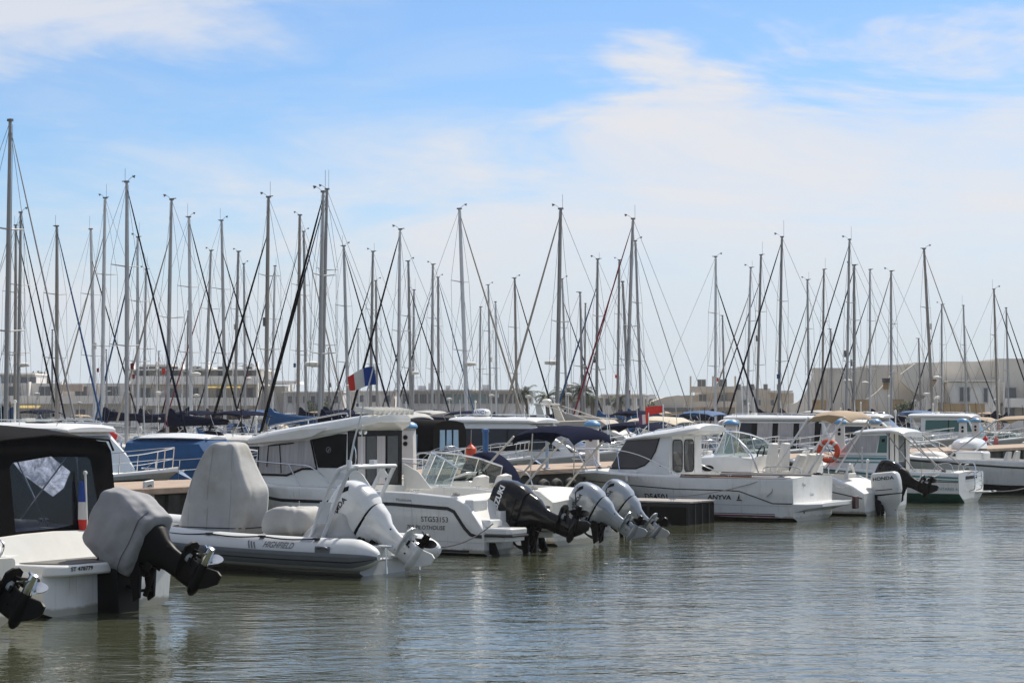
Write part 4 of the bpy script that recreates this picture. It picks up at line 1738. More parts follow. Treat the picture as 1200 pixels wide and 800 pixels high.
    if 'r' in ext:
        c = foot.lerp(top, rnd.uniform(.28, .36))
        g = M()
        g.lathe([(.02, -.10), (.25, -.09), (.29, -.03), (.28, .05), (.15, .11), (.01, .13)], c + V((.42, 0, .0)), n=16)
        g.box(c + V((.2, 0, -.10)), (.42, .1, .04))
        obj('radar_dome', g, GEL2, mo)
    # standing rigging
    rg = M()
    wr = .0105
    bowp = V((L * .47, 0, fb * 1.25))
    stern = V((-L * .49, 0, fb + .05))
    htop = foot.lerp(top, .985 if rnd.random() < .6 else .86)
    rg.tube([stern, top], wr, 4)
    for sg in (1, -1):
        ch = V((xm - .15, sg * B * .46, fb + .05))
        path = [ch] + [t_ for s_, f_, t_ in tips if s_ == sg] + [top - V((0, 0, .15))]
        rg.tube(path, wr, 4)
        rg.tube([ch + V((-.25, 0, 0)), foot.lerp(top, lev[0] - .02)], wr, 4)
        if len(lev) > 1:
            rg.tube([[t_ for s_, f_, t_ in tips if s_ == sg][0], foot.lerp(top, lev[1] - .02)], wr, 4)
    for k in range(2):       # halyards
        rg.tube([foot + V((.02, mr + .03 + .05 * k, .4)), top + V((.05, mr * .8, -.1))], .009, 4)
    obj('rigging', rg, WIRE, o)
    # headsail rolled on its stay
    fs = M()
    a, b_ = bowp + V((0, 0, .25)), htop
    fr = {'grey': .030}.get(head, rnd.uniform(.042, .062))
    pr = [(0, .5), (.03, 1.0), (.25, 1.15), (.6, .9), (.9, .6), (.97, .35), (1, .3)]
    fs.tube([a.lerp(b_, f) for f, _ in pr], [fr * q_ for _, q_ in pr], 7)
    fs.lathe([(.03, -.10), (.11, -.08), (.11, .08), (.03, .1)], a - V((0, 0, .05)), n=10)
    fo = obj('furled_headsail', fs, CLR[head], o)
    # boom and its cover
    zb = z0 + 1.05 + .02 * L
    be = V((xm - L * .40, 0, zb + .10))
    bs = V((xm - mr, 0, zb))
    g = M()
    g.tube([bs, be], [.065, .055], 8)
    g.tube([bs + V((0, 0, -.65)), bs.lerp(be, .32)], .022, 6)
    bo = obj('boom', g, ALU if cover != 'bare' else ALUW, o)
    if CLR[cover] is not None:
        rings = []
        for f, hh, ww in ((-.02, .62, .07), (.02, .78, .10), (.06, .70, .13), (.12, .50, .16), (.3, .40, .18), (.6, .31, .15), (.85, .22, .12), (.97, .13, .08)):
            c = bs.lerp(be, f)
            if f < 0:
                c = bs + V((.12, 0, 0))
            sag = .02 * math.sin(f * 9 + seed)
            rings.append([c + V((0, ww * .7, -.07)), c + V((0, ww, .05)), c + V((0, ww * .8, hh * .6 + sag)), c + V((0, ww * .25, hh + sag)), c + V((0, -ww * .25, hh + sag)), c + V((0, -ww * .8, hh * .6 + sag)), c + V((0, -ww, .05)), c + V((0, -ww * .7, -.07))])
        c = M().loft(rings)
        c.wobble(.03, 2.4, seed)
        obj('sail_cover', c, CLR[cover], bo, ang=60)
    # sprayhood, rails
    if 'h' in ext or rnd.random() < .62:
        rings = []
        for x, zh, wd in ((-L * .08, .42, .27), (-L * .11, .78, .29), (-L * .16, .98, .30), (-L * .20, .95, .31)):
            ring = []
            for k in range(11):
                a = math.pi * k / 10
                ring.append(V((x, B * wd * math.cos(a) * (1.0 + .12 * math.sin(a) ** 2), z0 + .38 * (0 if k in (0, 10) else 1) * .0 + .02 + zh * math.sin(a) ** .55)))
            rings.append(ring)
        g = M().loft(rings, closed=False)
        sc = rnd.choice([NAVYC, NAVYC, BLUEC, BLACKC, CREAMC])
        so = obj('sprayhood', g, sc, o, ang=60, solid=.02)
    if rnd.random() < .38:
        secs = [(-L * .26, z0 + 1.72, B * .34, .1), (-L * .30, z0 + 1.86, B * .38, .12), (-L * .37, z0 + 1.90, B * .39, .12), (-L * .44, z0 + 1.84, B * .37, .12), (-L * .47, z0 + 1.70, B * .33, .1)]
        canopy('bimini_top', o, secs, rnd.choice([NAVYC, NAVYC, BLUEC, CREAMC, GREYC2, BEIGEC]))
        for sg in (1, -1):
            q_ = M()
            q_.tube([(-L * .37, sg * B * .42, z0), (-L * .27, sg * B * .36, z0 + 1.68)], .016, 5)
            q_.tube([(-L * .37, sg * B * .42, z0), (-L * .46, sg * B * .34, z0 + 1.66)], .016, 5)
            obj('bimini_frame', q_, STEEL, o)
    if rnd.random() < .5:
        q_ = M()
        ctr = V((-L * .485, B * rnd.choice([-.2, .2]), fb + .62))
        ring = [ctr + V((0, .19 * math.cos(k * .35), .24 * math.sin(k * .35))) for k in range(-3, 13)]
        q_.tube(ring, .06, 6)
        obj('horseshoe_buoy', q_, rnd.choice([ORANGE, PEDW, PEDW, AWN]), o)
    if rnd.random() < .3:
        q_ = M()
        q_.tube([(-L * .47, B * .3, fb), (-L * .47, B * .3, fb + 2.9)], .03, 6)
        q_.lathe([(.02, -.1), (.2, -.08), (.22, .05), (.02, .1)], (-L * .47, B * .3, fb + 3.0), n=12)
        obj('stern_aerial', q_, GEL2, o)
    pu = M()
    for sg in (1, -1):
        pts = [V((L * .36, sg * B * .24, fb * 1.2)), V((L * .37, sg * B * .24, fb * 1.2 + .6)), V((L * .49, 0, fb * 1.28 + .62))]
        pu.tube(pts, .016, 5)
        for xq in (-.44, -.28, -.1, .08, .24):
            yb = B * .5 * (1 if xq < .1 else .78) * .94
            pu.tube([V((L * xq, sg * yb, fb)), V((L * xq, sg * yb, fb + .62))], .012, 5)
        pu.tube([V((-L * .44, sg * B * .47, fb + .6)), V((L * .08, sg * B * .47, fb + .6)), V((L * .24, sg * B * .37, fb + .6)), pts[1]], .008, 4)
        pu.tube([V((-L * .44, sg * B * .47, fb + .6)), V((-L * .49, sg * B * .3, fb + .62)), V((-L * .49, 0, fb + .62))], .016, 5)
    obj('guard_rails', pu, STEEL, o)
    return o


placed = []
order = sorted(range(len(MASTS)), key=lambda i: MASTS[i][0])
rank = {i: k + 1 for k, i in enumerate(order)}
for i in sorted(range(len(MASTS)), key=lambda i: MASTS[i][1]):
    px, py, pf, bow, head, cover, ext = MASTS[i]
    if head == 'grey' and 's' not in ext and i % 3 != 0:
        head = ('navy', 'black', 'blue')[i % 4 % 3]
    best = None
    for row in ROWS:
        for dq in (0, -.8, .8):
            P, k, t = px_at_q(pf, row + dq)
            if k > 191:
                continue
            H = EYE + (485 - py) / FPX * k
            if not (8.2 < H < 17.5):
                continue
            want = 10.2 if 's' in ext else 13.2
            conf = 0
            for (rw, tt) in placed:
                if rw == row and abs(tt - t) < 3.3:
                    conf += 3.3 - abs(tt - t)
            sc = abs(H - want) + conf * 4 + abs(dq) * .2
            if best is None or sc < best[0]:
                best = (sc, row, P, k, t, H)
    if best is None:
        print('NO PLACE', MASTS[i])
        continue
    sc, row, P, k, t, H = best
    placed.append((row, t))
    rz = HEAD if bow < 0 else HEAD + math.pi
    L = min(10.6, max(6.8, H * .74))
    dx_top = (px - pf) / FPX * k
    ux = math.cos(rz)
    rake = -dx_top / ux
    rake = max(-.1, min(.75, rake if abs(rake) > .01 else .1))
    xm = L * .10
    Pm = V((P.x - math.cos(rz) * xm, P.y - math.sin(rz) * xm, 0))
    hd = {'beige': 'beige rolled headsail', 'grey': 'bare grey forestay', 'blue': 'blue rolled headsail', 'black': 'black rolled headsail', 'red': 'dark red rolled headsail', 'navy': 'navy rolled headsail'}[head]
    cv = 'bare boom' if cover == 'bare' else cover + ' boom cover'
    lb = 'yacht with %s and %s, %s mast from the left' % (hd, cv, ordinal(rank[i]))
    sailboat(Pm, rz + R(random.uniform(-1.5, 1.5)), L, H, rake, head, cover, ext, lb, i)


# ------------------------------------------------------------------ motor boats on the far side of the quay, bows to the quay
def cruiser(name, label, t, qb, L, B, fb=1.0, gel=GEL, bottom=ANTIBLACK, rake=1.0, cab=(.42, .80), zr=2.35, glass=GLASSD, frontglass=None, overhang=.7, radar=None, canvas=None, stripe=STRIPE, railh=.5,
            top='roof', cat='motor boat', group='motor boats on the far side of the quay', wz=(.42, .86), pillars=None, hatch=True, outb=None, side_cover=None, yaw=0.0, arch=False, soft=None, surround=False):
    P = TQ(t, qb + L)
    o = thing(name, label, cat, (P.x, P.y, 0), HEAD + math.pi + R(yaw), group)
    sh = [(0, fb * .92), (L * .35, fb), (L * .7, fb * 1.12), (L, fb * 1.35)]
    xa, xf = L * cab[0], L * cab[1]
    hm = hull(L, B, sh, cock=(.5, xa, .45), n=18)
    ho = obj('hull', hm, [GELH if gel is GEL else GELH2 if gel is GEL2 else gel, bottom, NONSKID], o)
    bv = hm.bvh()
    if stripe:
        st = M()
        for sg in (1, -1):
            r_ = ribbon(bv, [(.05, fb * .78), (L * .4, fb * .84), (L * .93, fb * 1.14)], .03, 'y', sg, .01, .3, thick=.02)
            st.add(r_.v, r_.f)
        obj('rubbing_strip', st, stripe, ho, fixn=False)
    zd = fb * 1.06
    hb = B * .40
    if top in ('roof', 'hardtop'):
        secs = [(xf, zd - .08, zd + .06, hb * .55, hb * .45, .05), (xf - rake * .55, zd - .08, zd + (zr - zd) * .55, hb * .86, hb * .74, .06), (xf - rake, zd - .08, zr - .06, hb * .95, hb * .80, .06), (xa, zd - .08, zr - .04, hb, hb * .84, .06)]
        hs = house(secs, .34 if side_cover else .09)
        cb = obj('cabin', hs, side_cover or gel, o)
        hv = hs.bvh()
        z0 = zd + (zr - zd) * wz[0]
        z1 = zd + (zr - zd) * wz[1]
        for sg in (1, -1):
            xw = xf - rake * (.25 + .75 * wz[0])
            poly = [(xa + .25, z0), (xw - .05, z0 + .02), (xf - rake * (.15 + .9 * wz[1]), z1), (xa + .25, z1)]
            if surround:
                obj('window_surround', on_surf(hv, [(xa + .02, zd + .05), (xf - .35, zd + .05), (xf - rake * 1.02, zr - .10), (xa + .02, zr - .10)], 'y', sg, .004, .02), BLACK, cb)
            if side_cover:
                sk = ribbon(hv, [(xa + .05, zd + .05), (xf - .4, zd + .05)], .02, 'y', sg, .02, .1)
                obj('cover_hem', sk, GEL, cb, fixn=False)
            elif surround:
                for k in range(4):
                    a_ = xa + .22 + (xf - rake - xa - .25) * k / 4
                    b_ = a_ + (xf - rake - xa - .25) / 4 - .26
                    obj('side_window', on_surf(hv, [(a_, z0), (b_, z0), (b_, z1 - .05), (a_, z1 - .05)], 'y', sg, .012, .03), glass if k else GLASSD, cb)
            else:
                wo = obj('side_window', on_surf(hv, poly, 'y', sg, .008, .03), glass, cb)
                bars = pillars or 2
                pb = M()
                for k in range(1, bars):
                    xx = xa + .25 + (xw - xa - .3) * k / bars
                    r_ = ribbon(hv, [(xx, z0), (xx, z1)], .025, 'y', sg, .014, .1)
                    pb.add(r_.v, r_.f)
                if pb.v:
                    obj('window_bars', pb, BLACK, wo, fixn=False)
        # windscreen on the raked front
        yv = hb * .62
        fw_ = on_surf(hv, [(-yv, zd + .22), (yv, zd + .22), (yv * .98, zr - .16), (-yv * .98, zr - .16)], 'x', 1, .01, .02, .12)
        if not side_cover:
            obj('windscreen', fw_, frontglass or glass, cb)
        rs = [(xf - rake + .28, zr - .06, zr + .00, hb * .72, .05), (xf - rake + .1, zr - .07, zr + .06, hb * .86, .07), (xa + .4, zr - .06, zr + .09, hb * .92, .08), (xa - overhang, zr - .04, zr + .09, hb * .90, .07)]
        if side_cover:
            rs = [(xf - rake + .05, zr - .05, zr - .03, hb * .40, .05), (xf - rake * 1.3, zr - .04, zr - .0, hb * .60, .07), ((xa + xf) / 2 - .2, zr - .03, zr + .02, hb * .68, .09), (xa + .3, zr - .04, zr + .0, hb * .66, .08), (xa - .02, zr - .10, zr - .07, hb * .55, .06)]
        ro = obj('roof', roof_slab(rs), gel, o)
        rl = M()
        for sg in (1, -1):
            rl.tube(catmull([(xa + .1, sg * hb * .72, zr + .12), (xa + .2, sg * hb * .72, zr + .22), (xf - rake - .3, sg * hb * .66, zr + .20), (xf - rake - .15, sg * hb * .64, zr + .06)], 4), .013, 5)
            rl.tube([((xa + xf - rake) / 2, sg * hb * .69, zr + .1), ((xa + xf - rake) / 2, sg * hb * .69, zr + .21)], .011, 5)
        if not side_cover:
            obj('roof_rail', rl, STEEL, ro)
            q_ = M()
            xm_ = xa + .35
            q_.tube([(xm_, 0, zr + .1), (xm_, 0, zr + .62)], .025, 6)
            q_.sphere((xm_, 0, zr + .66), .05, 8)
            q_.box((xm_ + .12, hb * .3, zr + .2), (.16, .3, .12))
            obj('light_mast', q_, GEL2, ro)
        if hatch:
            g = M()
            g.box(((xa + xf - rake) / 2, 0, zr + .165), (.6, .6, .035))
            obj('roof_hatch', g, GLASSD, ro, bevel=.015)
        pg = M()
        for sg in (1, -1):
            pg.tube([(xa - overhang + .1, sg * hb * .82, zr - .03), (xa - overhang + .25, sg * hb * 1.0, fb)], .025, 7)
        obj('roof_posts', pg, STEEL, ro)
    elif top == 'screen':
        base, tp = [], []
        for k in range(7):
            a = -1 + k / 3
            base.append((xf - .9 * abs(a) ** 2.2 * 1.5, -a * hb * .95, zd + .06))
            tp.append((xf - .55 - .9 * abs(a) ** 2.2 * 1.5, -a * hb * .86, zd + .62 - .12 * abs(a) ** 3))
        screen(o, base, tp, glass)
        seat(o, (xa + .5, hb * .4, .55), .55)
        seat(o, (xa + .5, -hb * .4, .55), .55)
        g = M()
        g.box((xa + 1.3, -hb * .4, fb + .02), (.55, hb * .8, .5))
        obj('console', g, gel, o, bevel=.05)
    if canvas:
        xs = xa - overhang if top == 'roof' else xa + .9
        rings = []
        cm, mt_ = canvas
        for x, zz, wd in ((.55, zr - .45, hb * .98), (.9, zr - .12, hb), (xs * .6, zr + .08, hb * 1.02), (xs + .3, zr + .02, hb)):
            rings.append([V((x, wd * 1.05, fb)), V((x, wd, zz - .25)), V((x, wd * .85, zz - .03)), V((x, wd * .4, zz + .04)), V((x, 0, zz + .06)), V((x, -wd * .4, zz + .04)), V((x, -wd * .85, zz - .03)), V((x, -wd, zz - .25)), V((x, -wd * 1.05, fb))])
        cmh = M().loft(rings)
        cmh.wobble(.015, 2.5, 1)
        co = obj('canvas_enclosure', cmh, mt_, o, ang=50)
        cvv = cmh.bvh()
        if cm == 'blue':
            for ya in (-.62, -.22, .18):
                wq = on_surf(cvv, [(ya, fb + .55), (ya + .32, fb + .55), (ya + .30, zr - .22), (ya + .02, zr - .22)], 'x', 1, .012, .02, .1)
                obj('front_panel', wq, PANELB, co)
        for sg in (1, -1):
            wn = M()
            n_ = 4
            for k in range(n_):
                a = .95 + (xs * .95 - .95) * k / n_
                b_ = a + (xs * .95 - .95) / n_ * .72
                r_ = on_surf(cvv, [(a, fb + .25), (b_, fb + .25), (b_, zr - .35), (a, zr - .35)], 'y', sg, .012, .02, .1)
                wn.add(r_.v, r_.f)
            obj('canvas_window', wn, PANELB if cm == 'blue' else VINYL, co)
    if soft:
        canopy('soft_top', o, [(.5, zr - .22, B * .40, .12), (.8, zr - .02, B * .44, .14), (1.6, zr + .06, B * .45, .14), (2.4, zr + .02, B * .44, .14), (2.9, zr - .16, B * .40, .12)], soft)
        for sg in (1, -1):
            obj('canopy_pole', M().tube([(1.4, sg * B * .45, fb), (.7, sg * B * .43, zr - .1)], .02, 6).tube([(1.5, sg * B * .45, fb), (2.7, sg * B * .42, zr - .1)], .02, 6), STEEL, o)
    bow_rail(o, hm, L, xa + .6, railh, [(a, b_ + .03) for a, b_ in sh], B, 5)
    if radar:
        g = M()
        zc = zr + .18
        xr = xa + .6
        g.lathe([(.02, zc), (.26, zc + .01), (.31, zc + .08), (.30, zc + .16), (.24, zc + .22), (.02, zc + .25)], (xr, 0, 0), n=20)
        g.box((xr, 0, zc - .05), (.3, .3, .12))
        rd = obj('radar_dome', g, GEL, o)
        if isinstance(radar, str):
            lettering(g.bvh(), radar, .15, (xr, zc + .115), mat('blue_lettering', (.02, .05, .25), .5), rd, 'y', -1, 1, wide=1.1, bold=.004)
    if arch:
        g = M()
        xr = xa - .1
        for dx in (0, .45):
            g.tube(catmull([(xr - .2 - dx, hb, fb), (xr + .2 - dx * .5, hb * .92, zr + .1), (xr + .3 - dx * .5, hb * .6, zr + .42), (xr + .3 - dx * .5, -hb * .6, zr + .42), (xr + .2 - dx * .5, -hb * .92, zr + .1), (xr - .2 - dx, -hb, fb)], 5), .03, 7)
        obj('radar_arch', g, ALUW, o)
    # loose gear: aerials, rods, ensign staff, fenders on the side
    rnd = random.Random(int(t * 10))
    ztop = zr if top != 'screen' else fb + .7
    for k in range(rnd.choice([1, 2, 2, 3])):
        x_ = rnd.uniform(.12, .5) * L
        y_ = rnd.uniform(-.35, .35) * B
        obj('aerial', M().tube([(x_, y_, ztop - .1 if xa < x_ < xf - rake else fb - .1), (x_ - .15, y_ * 1.05, ztop + rnd.uniform(.6, 1.7))], .013, 5), rnd.choice([PEDW, PEDW, STEEL, BLACK]), o)
    for sg in (1, -1):
        for k in range(rnd.choice([1, 2, 2])):
            x_ = rnd.uniform(.18, .62) * L
            zz = interp(sh, x_)
            q_ = M()
            q_.lathe([(.02, -.34), (.08, -.28), (.10, -.16), (.10, .10), (.07, .2), (.02, .24)], (x_, sg * (B * .5 + .06), zz - .32), n=10)
            q_.tube([(x_, sg * (B * .5 + .06), zz - .1), (x_, sg * (B * .5 - .04), zz + .06)], .01, 5)
            obj('side_fender', q_, rnd.choice([PEDW, NAVYC, NAVYC, BLUEC, BLACK]), o)
    if rnd.random() < .6:
        obj('stern_rail', M().tube(catmull([(.1, B * .42, fb), (.12, B * .42, fb + .55), (.12, -B * .42, fb + .55), (.1, -B * .42, fb)], 4), .02, 6), STEEL, o)
    if rnd.random() < .5:
        q_ = M()
        q_.tube([(.15, B * .3, fb), (-.1, B * .3, fb + 1.4)], .014, 6)
        obj('ensign_staff', q_, PEDW, o)
        q_ = M()
        q_.loft([[V((-.10 + .07 * k - .3 * k * .0, B * .3 + .03 * math.sin(k * 1.7), fb + 1.38 - .20 * k)), V((-.10 + .30 * (1 - k * .1), B * .3 + .08 * math.sin(k * 2 + 1), fb + 1.2 - .22 * k))] for k in range(4)], closed=False)
        obj('ensign', q_, rnd.choice([REDF, BLUEC, WHITEC]), o, solid=.008)
    g = M()
    cleat(g, (L * .88, .0, interp(sh, L * .88) + .07))
    g.tube([(L * .97, -.05, fb * 1.36), (L * .99, -.05, fb * 1.30)], .02, 6)
    # anchor lying in the bow roller
    g.tube([(L * .86, 0, fb * 1.38), (L * 1.02, 0, fb * 1.33)], .02, 6)
    g.prism([(L * 1.0, -.13, fb * 1.32), (L * 1.06, 0, fb * 1.12), (L * 1.0, .13, fb * 1.32)], (-.03, 0, .0))
    obj('anchor', g, STEEL, o)
    if outb is None and top == 'screen' and rnd.random() < .7:
        outb = rnd.choice([BLACKGLOSS, BLACKGLOSS, GREYENG, SILVER])
    if outb:
        outboard(o, (-.02, 0, .72), 55, .9, outb, outb, BLACK, BLACK)
    return o


cruiser('cabin_cruiser', 'white cabin cruiser with raked windscreen behind the black canvas enclosure', 3.8, 11.6, 7.8, 2.9, 1.05, GEL, rake=1.35, cab=(.30, .80), zr=2.34, glass=GLASSD, frontglass=SCREENB, overhang=.5)
cruiser('covered_boat', 'small white boat whose cabin sides are wrapped in bright blue canvas', 7.4, 11.5, 6.0, 2.4, .95, GEL, rake=.7, cab=(.30, .80), zr=2.12, side_cover=BLUEC, overhang=.2, stripe=TEAL, hatch=False)
cruiser('grey_cuddy_boat', 'plain white cuddy boat between the blue canvas boat and the pilothouse cabin', 12.6, 12.0, 6.8, 2.5, .95, GEL2, rake=.8, cab=(.34, .68), zr=1.95, glass=GLASSD)
cruiser('canvas_boat', 'motor cruiser with black canvas enclosure and light blue window panels', 21.9, 12.6, 6.4, 2.4, 1.0, GEL, top='screen', cab=(.34, .64), zr=2.42, glass=GLASSB, canvas=('blue', BLACKC), stripe=BLUEPAINT)
cruiser('motor_yacht', 'sleek white motor yacht with wraparound dark windows and marked radar dome', 26.8, 11.5, 7.6, 2.8, 1.15, GEL, rake=2.1, cab=(.14, .80), zr=2.46, glass=GLASSD, frontglass=GLASSD, radar='FRANCE', stripe=None, wz=(.20, .80), overhang=.1)
cruiser('low_cabin_boat', 'low white boat with blue tinted screens just right of the navy bimini', 30.0, 11.8, 6.6, 2.5, .95, GEL, top='screen', cab=(.35, .66), glass=GLASSB, stripe=BLUEPAINT)
cruiser('white_day_boat', 'open white day boat with steel bow rail seen left of the swept grey windscreen', 33.4, 11.9, 6.6, 2.4, .9, GEL2, top='screen', cab=(.34, .62), glass=GLASSC, stripe=STRIPE)
cruiser('navy_top_boat', 'white open boat under a small navy top behind the swept grey windscreen', 36.9, 12.0, 6.4, 2.4, .95, GEL, top='screen', cab=(.38, .66), zr=2.35, glass=GLASSB, soft=NAVYC)
cruiser('blue_trim_boat', 'white boat with blue trim and grey canvas top left of the lifebuoy', 54.0, 12.0, 6.6, 2.5, 1.0, GEL, top='screen', cab=(.38, .66), zr=2.40, glass=GLASSB, soft=GREYC2, stripe=BLUEPAINT)
cruiser('dark_cabin_boat', 'cream cabin boat with dark windows right behind the lifebuoy', 57.4, 12.0, 6.8, 2.5, 1.0, GEL2, rake=.9, cab=(.30, .70), zr=2.30, glass=GLASSD)
cruiser('low_open_boat', 'low open boat beside the one with the black canvas enclosure', 17.4, 12.0, 6.0, 2.3, .9, GEL, top='screen', cab=(.36, .64), glass=GLASSC)
cruiser('cream_top_boat', 'white boat under a cream canvas top seen above the white cabin boat roof', 40.6, 12.2, 7.0, 2.7, 1.0, GEL, top='screen', cab=(.38, .66), zr=2.55, glass=GLASSB, soft=CREAMC)
cruiser('arch_boat', 'white sports cruiser with a steel arch left of the black pillared boat', 44.6, 12.0, 6.8, 2.5, 1.0, GEL, top='screen', cab=(.36, .64), zr=2.0, glass=GLASSB, arch=True)
cruiser('wheelhouse_boat', 'white roofed boat with black pillars and pale curtained windows', 49.6, 11.9, 7.6, 2.8, 1.1, GEL, rake=.45, cab=(.20, .80), zr=2.50, glass=CURTAIN, overhang=.4, pillars=4, wz=(.10, .90), hatch=False, surround=True)
cruiser('hardtop_cruiser', 'white hardtop cruiser with blue raked screen behind the teal cabin boat', 60.8, 11.9, 7.8, 2.8, 1.15, GEL, rake=1.5, cab=(.34, .72), zr=2.58, glass=GLASSD, frontglass=SCREENB, stripe=None)
cruiser('pale_day_boat', 'white day boat with red fenders at its bow behind the tall pedestals', 66.9, 12.3, 6.4, 2.4, .95, GEL, top='screen', cab=(.36, .66), glass=GLASSC)
cruiser('green_window_boat', 'white cabin boat with pale green side windows behind the tall pedestals', 72.6, 12.0, 7.4, 2.7, 1.1, GEL, rake=.8, cab=(.26, .70), zr=2.58, glass=GLASSG, stripe=None, pillars=2, hatch=False)
cruiser('green_screen_boat', 'small white boat with green screen and tan top near the right edge', 79.2, 12.0, 6.6, 2.5, 1.0, GEL, top='screen', cab=(.36, .66), zr=2.5, glass=GLASSG, soft=BEIGEC)
cruiser('plain_day_boat', 'plain white day boat far right with its bow rail to the quay', 84.0, 12.0, 6.6, 2.5, 1.0, GEL, top='screen', cab=(.36, .66), glass=GLASSC)

# a tan flybridge cruiser and a brown covered hull further back
P, k, t = px_at_q(622, 24.0)
o = thing('flybridge_cruiser', 'cream flybridge cruiser with radar arch in front of the palm trees', 'motor yacht', (P.x, P.y, 0), HEAD + math.pi)
L, B, fb = 10.5, 3.4, 1.5
sh = [(0, 1.3), (5, 1.5), (L, 2.0)]
hm = hull(L, B, sh, n=14)
obj('hull', hm, [GEL2, ANTIBLACK, NONSKID], o)
hs = house([(8.2, 1.45, 1.6, .6, .5, .05), (6.6, 1.45, 2.4, 1.2, 1.0, .06), (5.8, 1.45, 2.65, 1.3, 1.1, .06), (2.2, 1.45, 2.65, 1.35, 1.15, .06)])
hb_ = obj('cabin', hs, GEL2, o)
for sg in (1, -1):
    obj('side_window', on_surf(hs.bvh(), [(2.6, 1.95), (6.6, 1.95), (6.0, 2.4), (2.6, 2.4)], 'y', sg, .01, .03), GLASSD, hb_)
fly = house([(6.0, 2.60, 2.70, 1.05, .95, .03), (5.2, 2.60, 3.15, 1.15, 1.0, .03), (1.4, 2.60, 3.05, 1.25, 1.15, .03)])
obj('flybridge', fly, TANC, o)
g = M()
for sg in (1, -1):
    g.prism([(1.2, sg * 1.2, 2.7), (1.9, sg * 1.2, 2.7), (1.3, sg * 1.05, 3.95), (.9, sg * 1.05, 3.95)], (0, -.1 * sg, 0))
    g.tube([(4.6, sg * 1.1, 3.1), (1.6, sg * 1.0, 3.9)], .03, 6)
g.box((1.1, 0, 3.98), (.5, 2.3, .1))
g.lathe([(.02, 4.0), (.28, 4.02), (.30, 4.18), (.2, 4.26), (.02, 4.28)], (1.1, 0, 0), n=16)
obj('radar_arch', g, GEL2, o, bevel=.02)
bow_rail(o, hm, L, 5.5, .6, [(a, b_ + .03) for a, b_ in sh], B, 5)
o.scale = (.70, .70, .78)

# little flags on the boats behind
for px, py, q_, lb, mt_ in ((767, 480, 13.0, 'bright red flag flying on a thin staff right of the bright blue boom cover', REDF), (755, 490, 12.0, 'red and white pennant standing on the white cabin boat roofline', None)):
    P, k, t = px_at_q(px + 10 if mt_ else px + 5, q_)
    zt = pyb(py - 5, k)
    o = thing('flag', lb, 'flag', (P.x, P.y, 0))
    g = M()
    g.tube([(0, 0, .9), (0, 0, zt + .05)], .018, 6)
    obj('flag_staff', g, STEEL, o)
    for j, mm in enumerate((mt_,) if mt_ else (REDF, WHITEC, mat('violet_cloth', (.16, .06, .16), .8))):
        nn = 3 if not mt_ else 1
        rows = []
        for a in range(7):
            f = a / 6
            x = -(j / nn + f / nn) * (.62 if mt_ else .34)
            y = .06 * math.sin(x * 9)
            rows.append([V((x, y, zt - .08 * abs(x))), V((x, y + .012, zt - .08 * abs(x))), V((x + .02, y + .04, zt - (.24 if mt_ else .30) - .2 * abs(x))), V((x + .02, y + .028, zt - (.24 if mt_ else .30) - .2 * abs(x)))])
        obj('flag_cloth', M().loft(rows), mm, o)


# ------------------------------------------------------------------ the near row of motor boats, sterns to the open water
def boat(name, label, S, L, B, sheer, cat='motor boat', group='motor boats in the near row', gel=GEL, bottom=ANTIBLACK, deck=NONSKID, rz=HEAD, **kw):
    o = thing(name, label, cat, (S[0], S[1], 0), rz, group)
    hm = hull(L, B, sheer, **kw)
    ho = obj('hull', hm, [GELH if gel is GEL else GELH2 if gel is GEL2 else gel, bottom, deck], o)
    return o, hm, ho


def strip(hm, ho, pts, hh, mt_, sides=(1, -1), off=.01, thick=.03, name='rubbing_strip'):
    bv = hm.bvh()
    st = M()
    for sg in sides:
        r_ = ribbon(bv, pts, hh, 'y', sg, off, .1, thick)
        st.add(r_.v, r_.f)
    return obj(name, st, mt_, ho, fixn=False)


# --- 0: open boat at the left edge, only its quarter and engine in view
o, hm, ho = boat('open_motor_boat', 'cream open boat at the left edge with a tilted black outboard', (-6.92, 25.45), 6.0, 2.3, [(0, .82), (2, .9), (6, 1.2)], gel=GEL2, cock=(.6, 4.0, .4))
strip(hm, ho, [(.05, .74), (2, .80), (5.6, 1.06)], .03, STRIPE)
g = M()
for sg in (1, -1):
    g.tube(catmull([(.2, sg * 1.0, .85), (.15, sg * 1.0, 1.05), (.5, sg * 1.02, 1.1), (.8, sg * 1.03, .9)], 5), .016, 6)
obj('stern_rail', g, STEEL, o)
outboard(o, (-.05, -.02, .46), 60, 1.15, BLACKGLOSS, BLACK, BLACK, STEEL)
g = M()
g.box((3.1, 0, .85), (.9, .8, .9))
obj('console', g, GEL2, o, bevel=.06)

# --- 1: cruiser with black canvas enclosure and covered outboard
S1 = (-5.55, 28.3)
o, hm, ho = boat('canvas_cruiser', 'white cruiser with black canvas enclosure and grey covered outboard at left', S1, 6.8, 2.75,
                 [(-.0, .56), (.80, .60), (.92, .98), (2.5, 1.06), (6.8, 1.35)], cr=.93, tw=.95, cock=(1.6, 3.4, .45))
strip(hm, ho, [(.03, .50), (.8, .52), (1.3, .80), (6.2, 1.12)], .025, STRIPE)
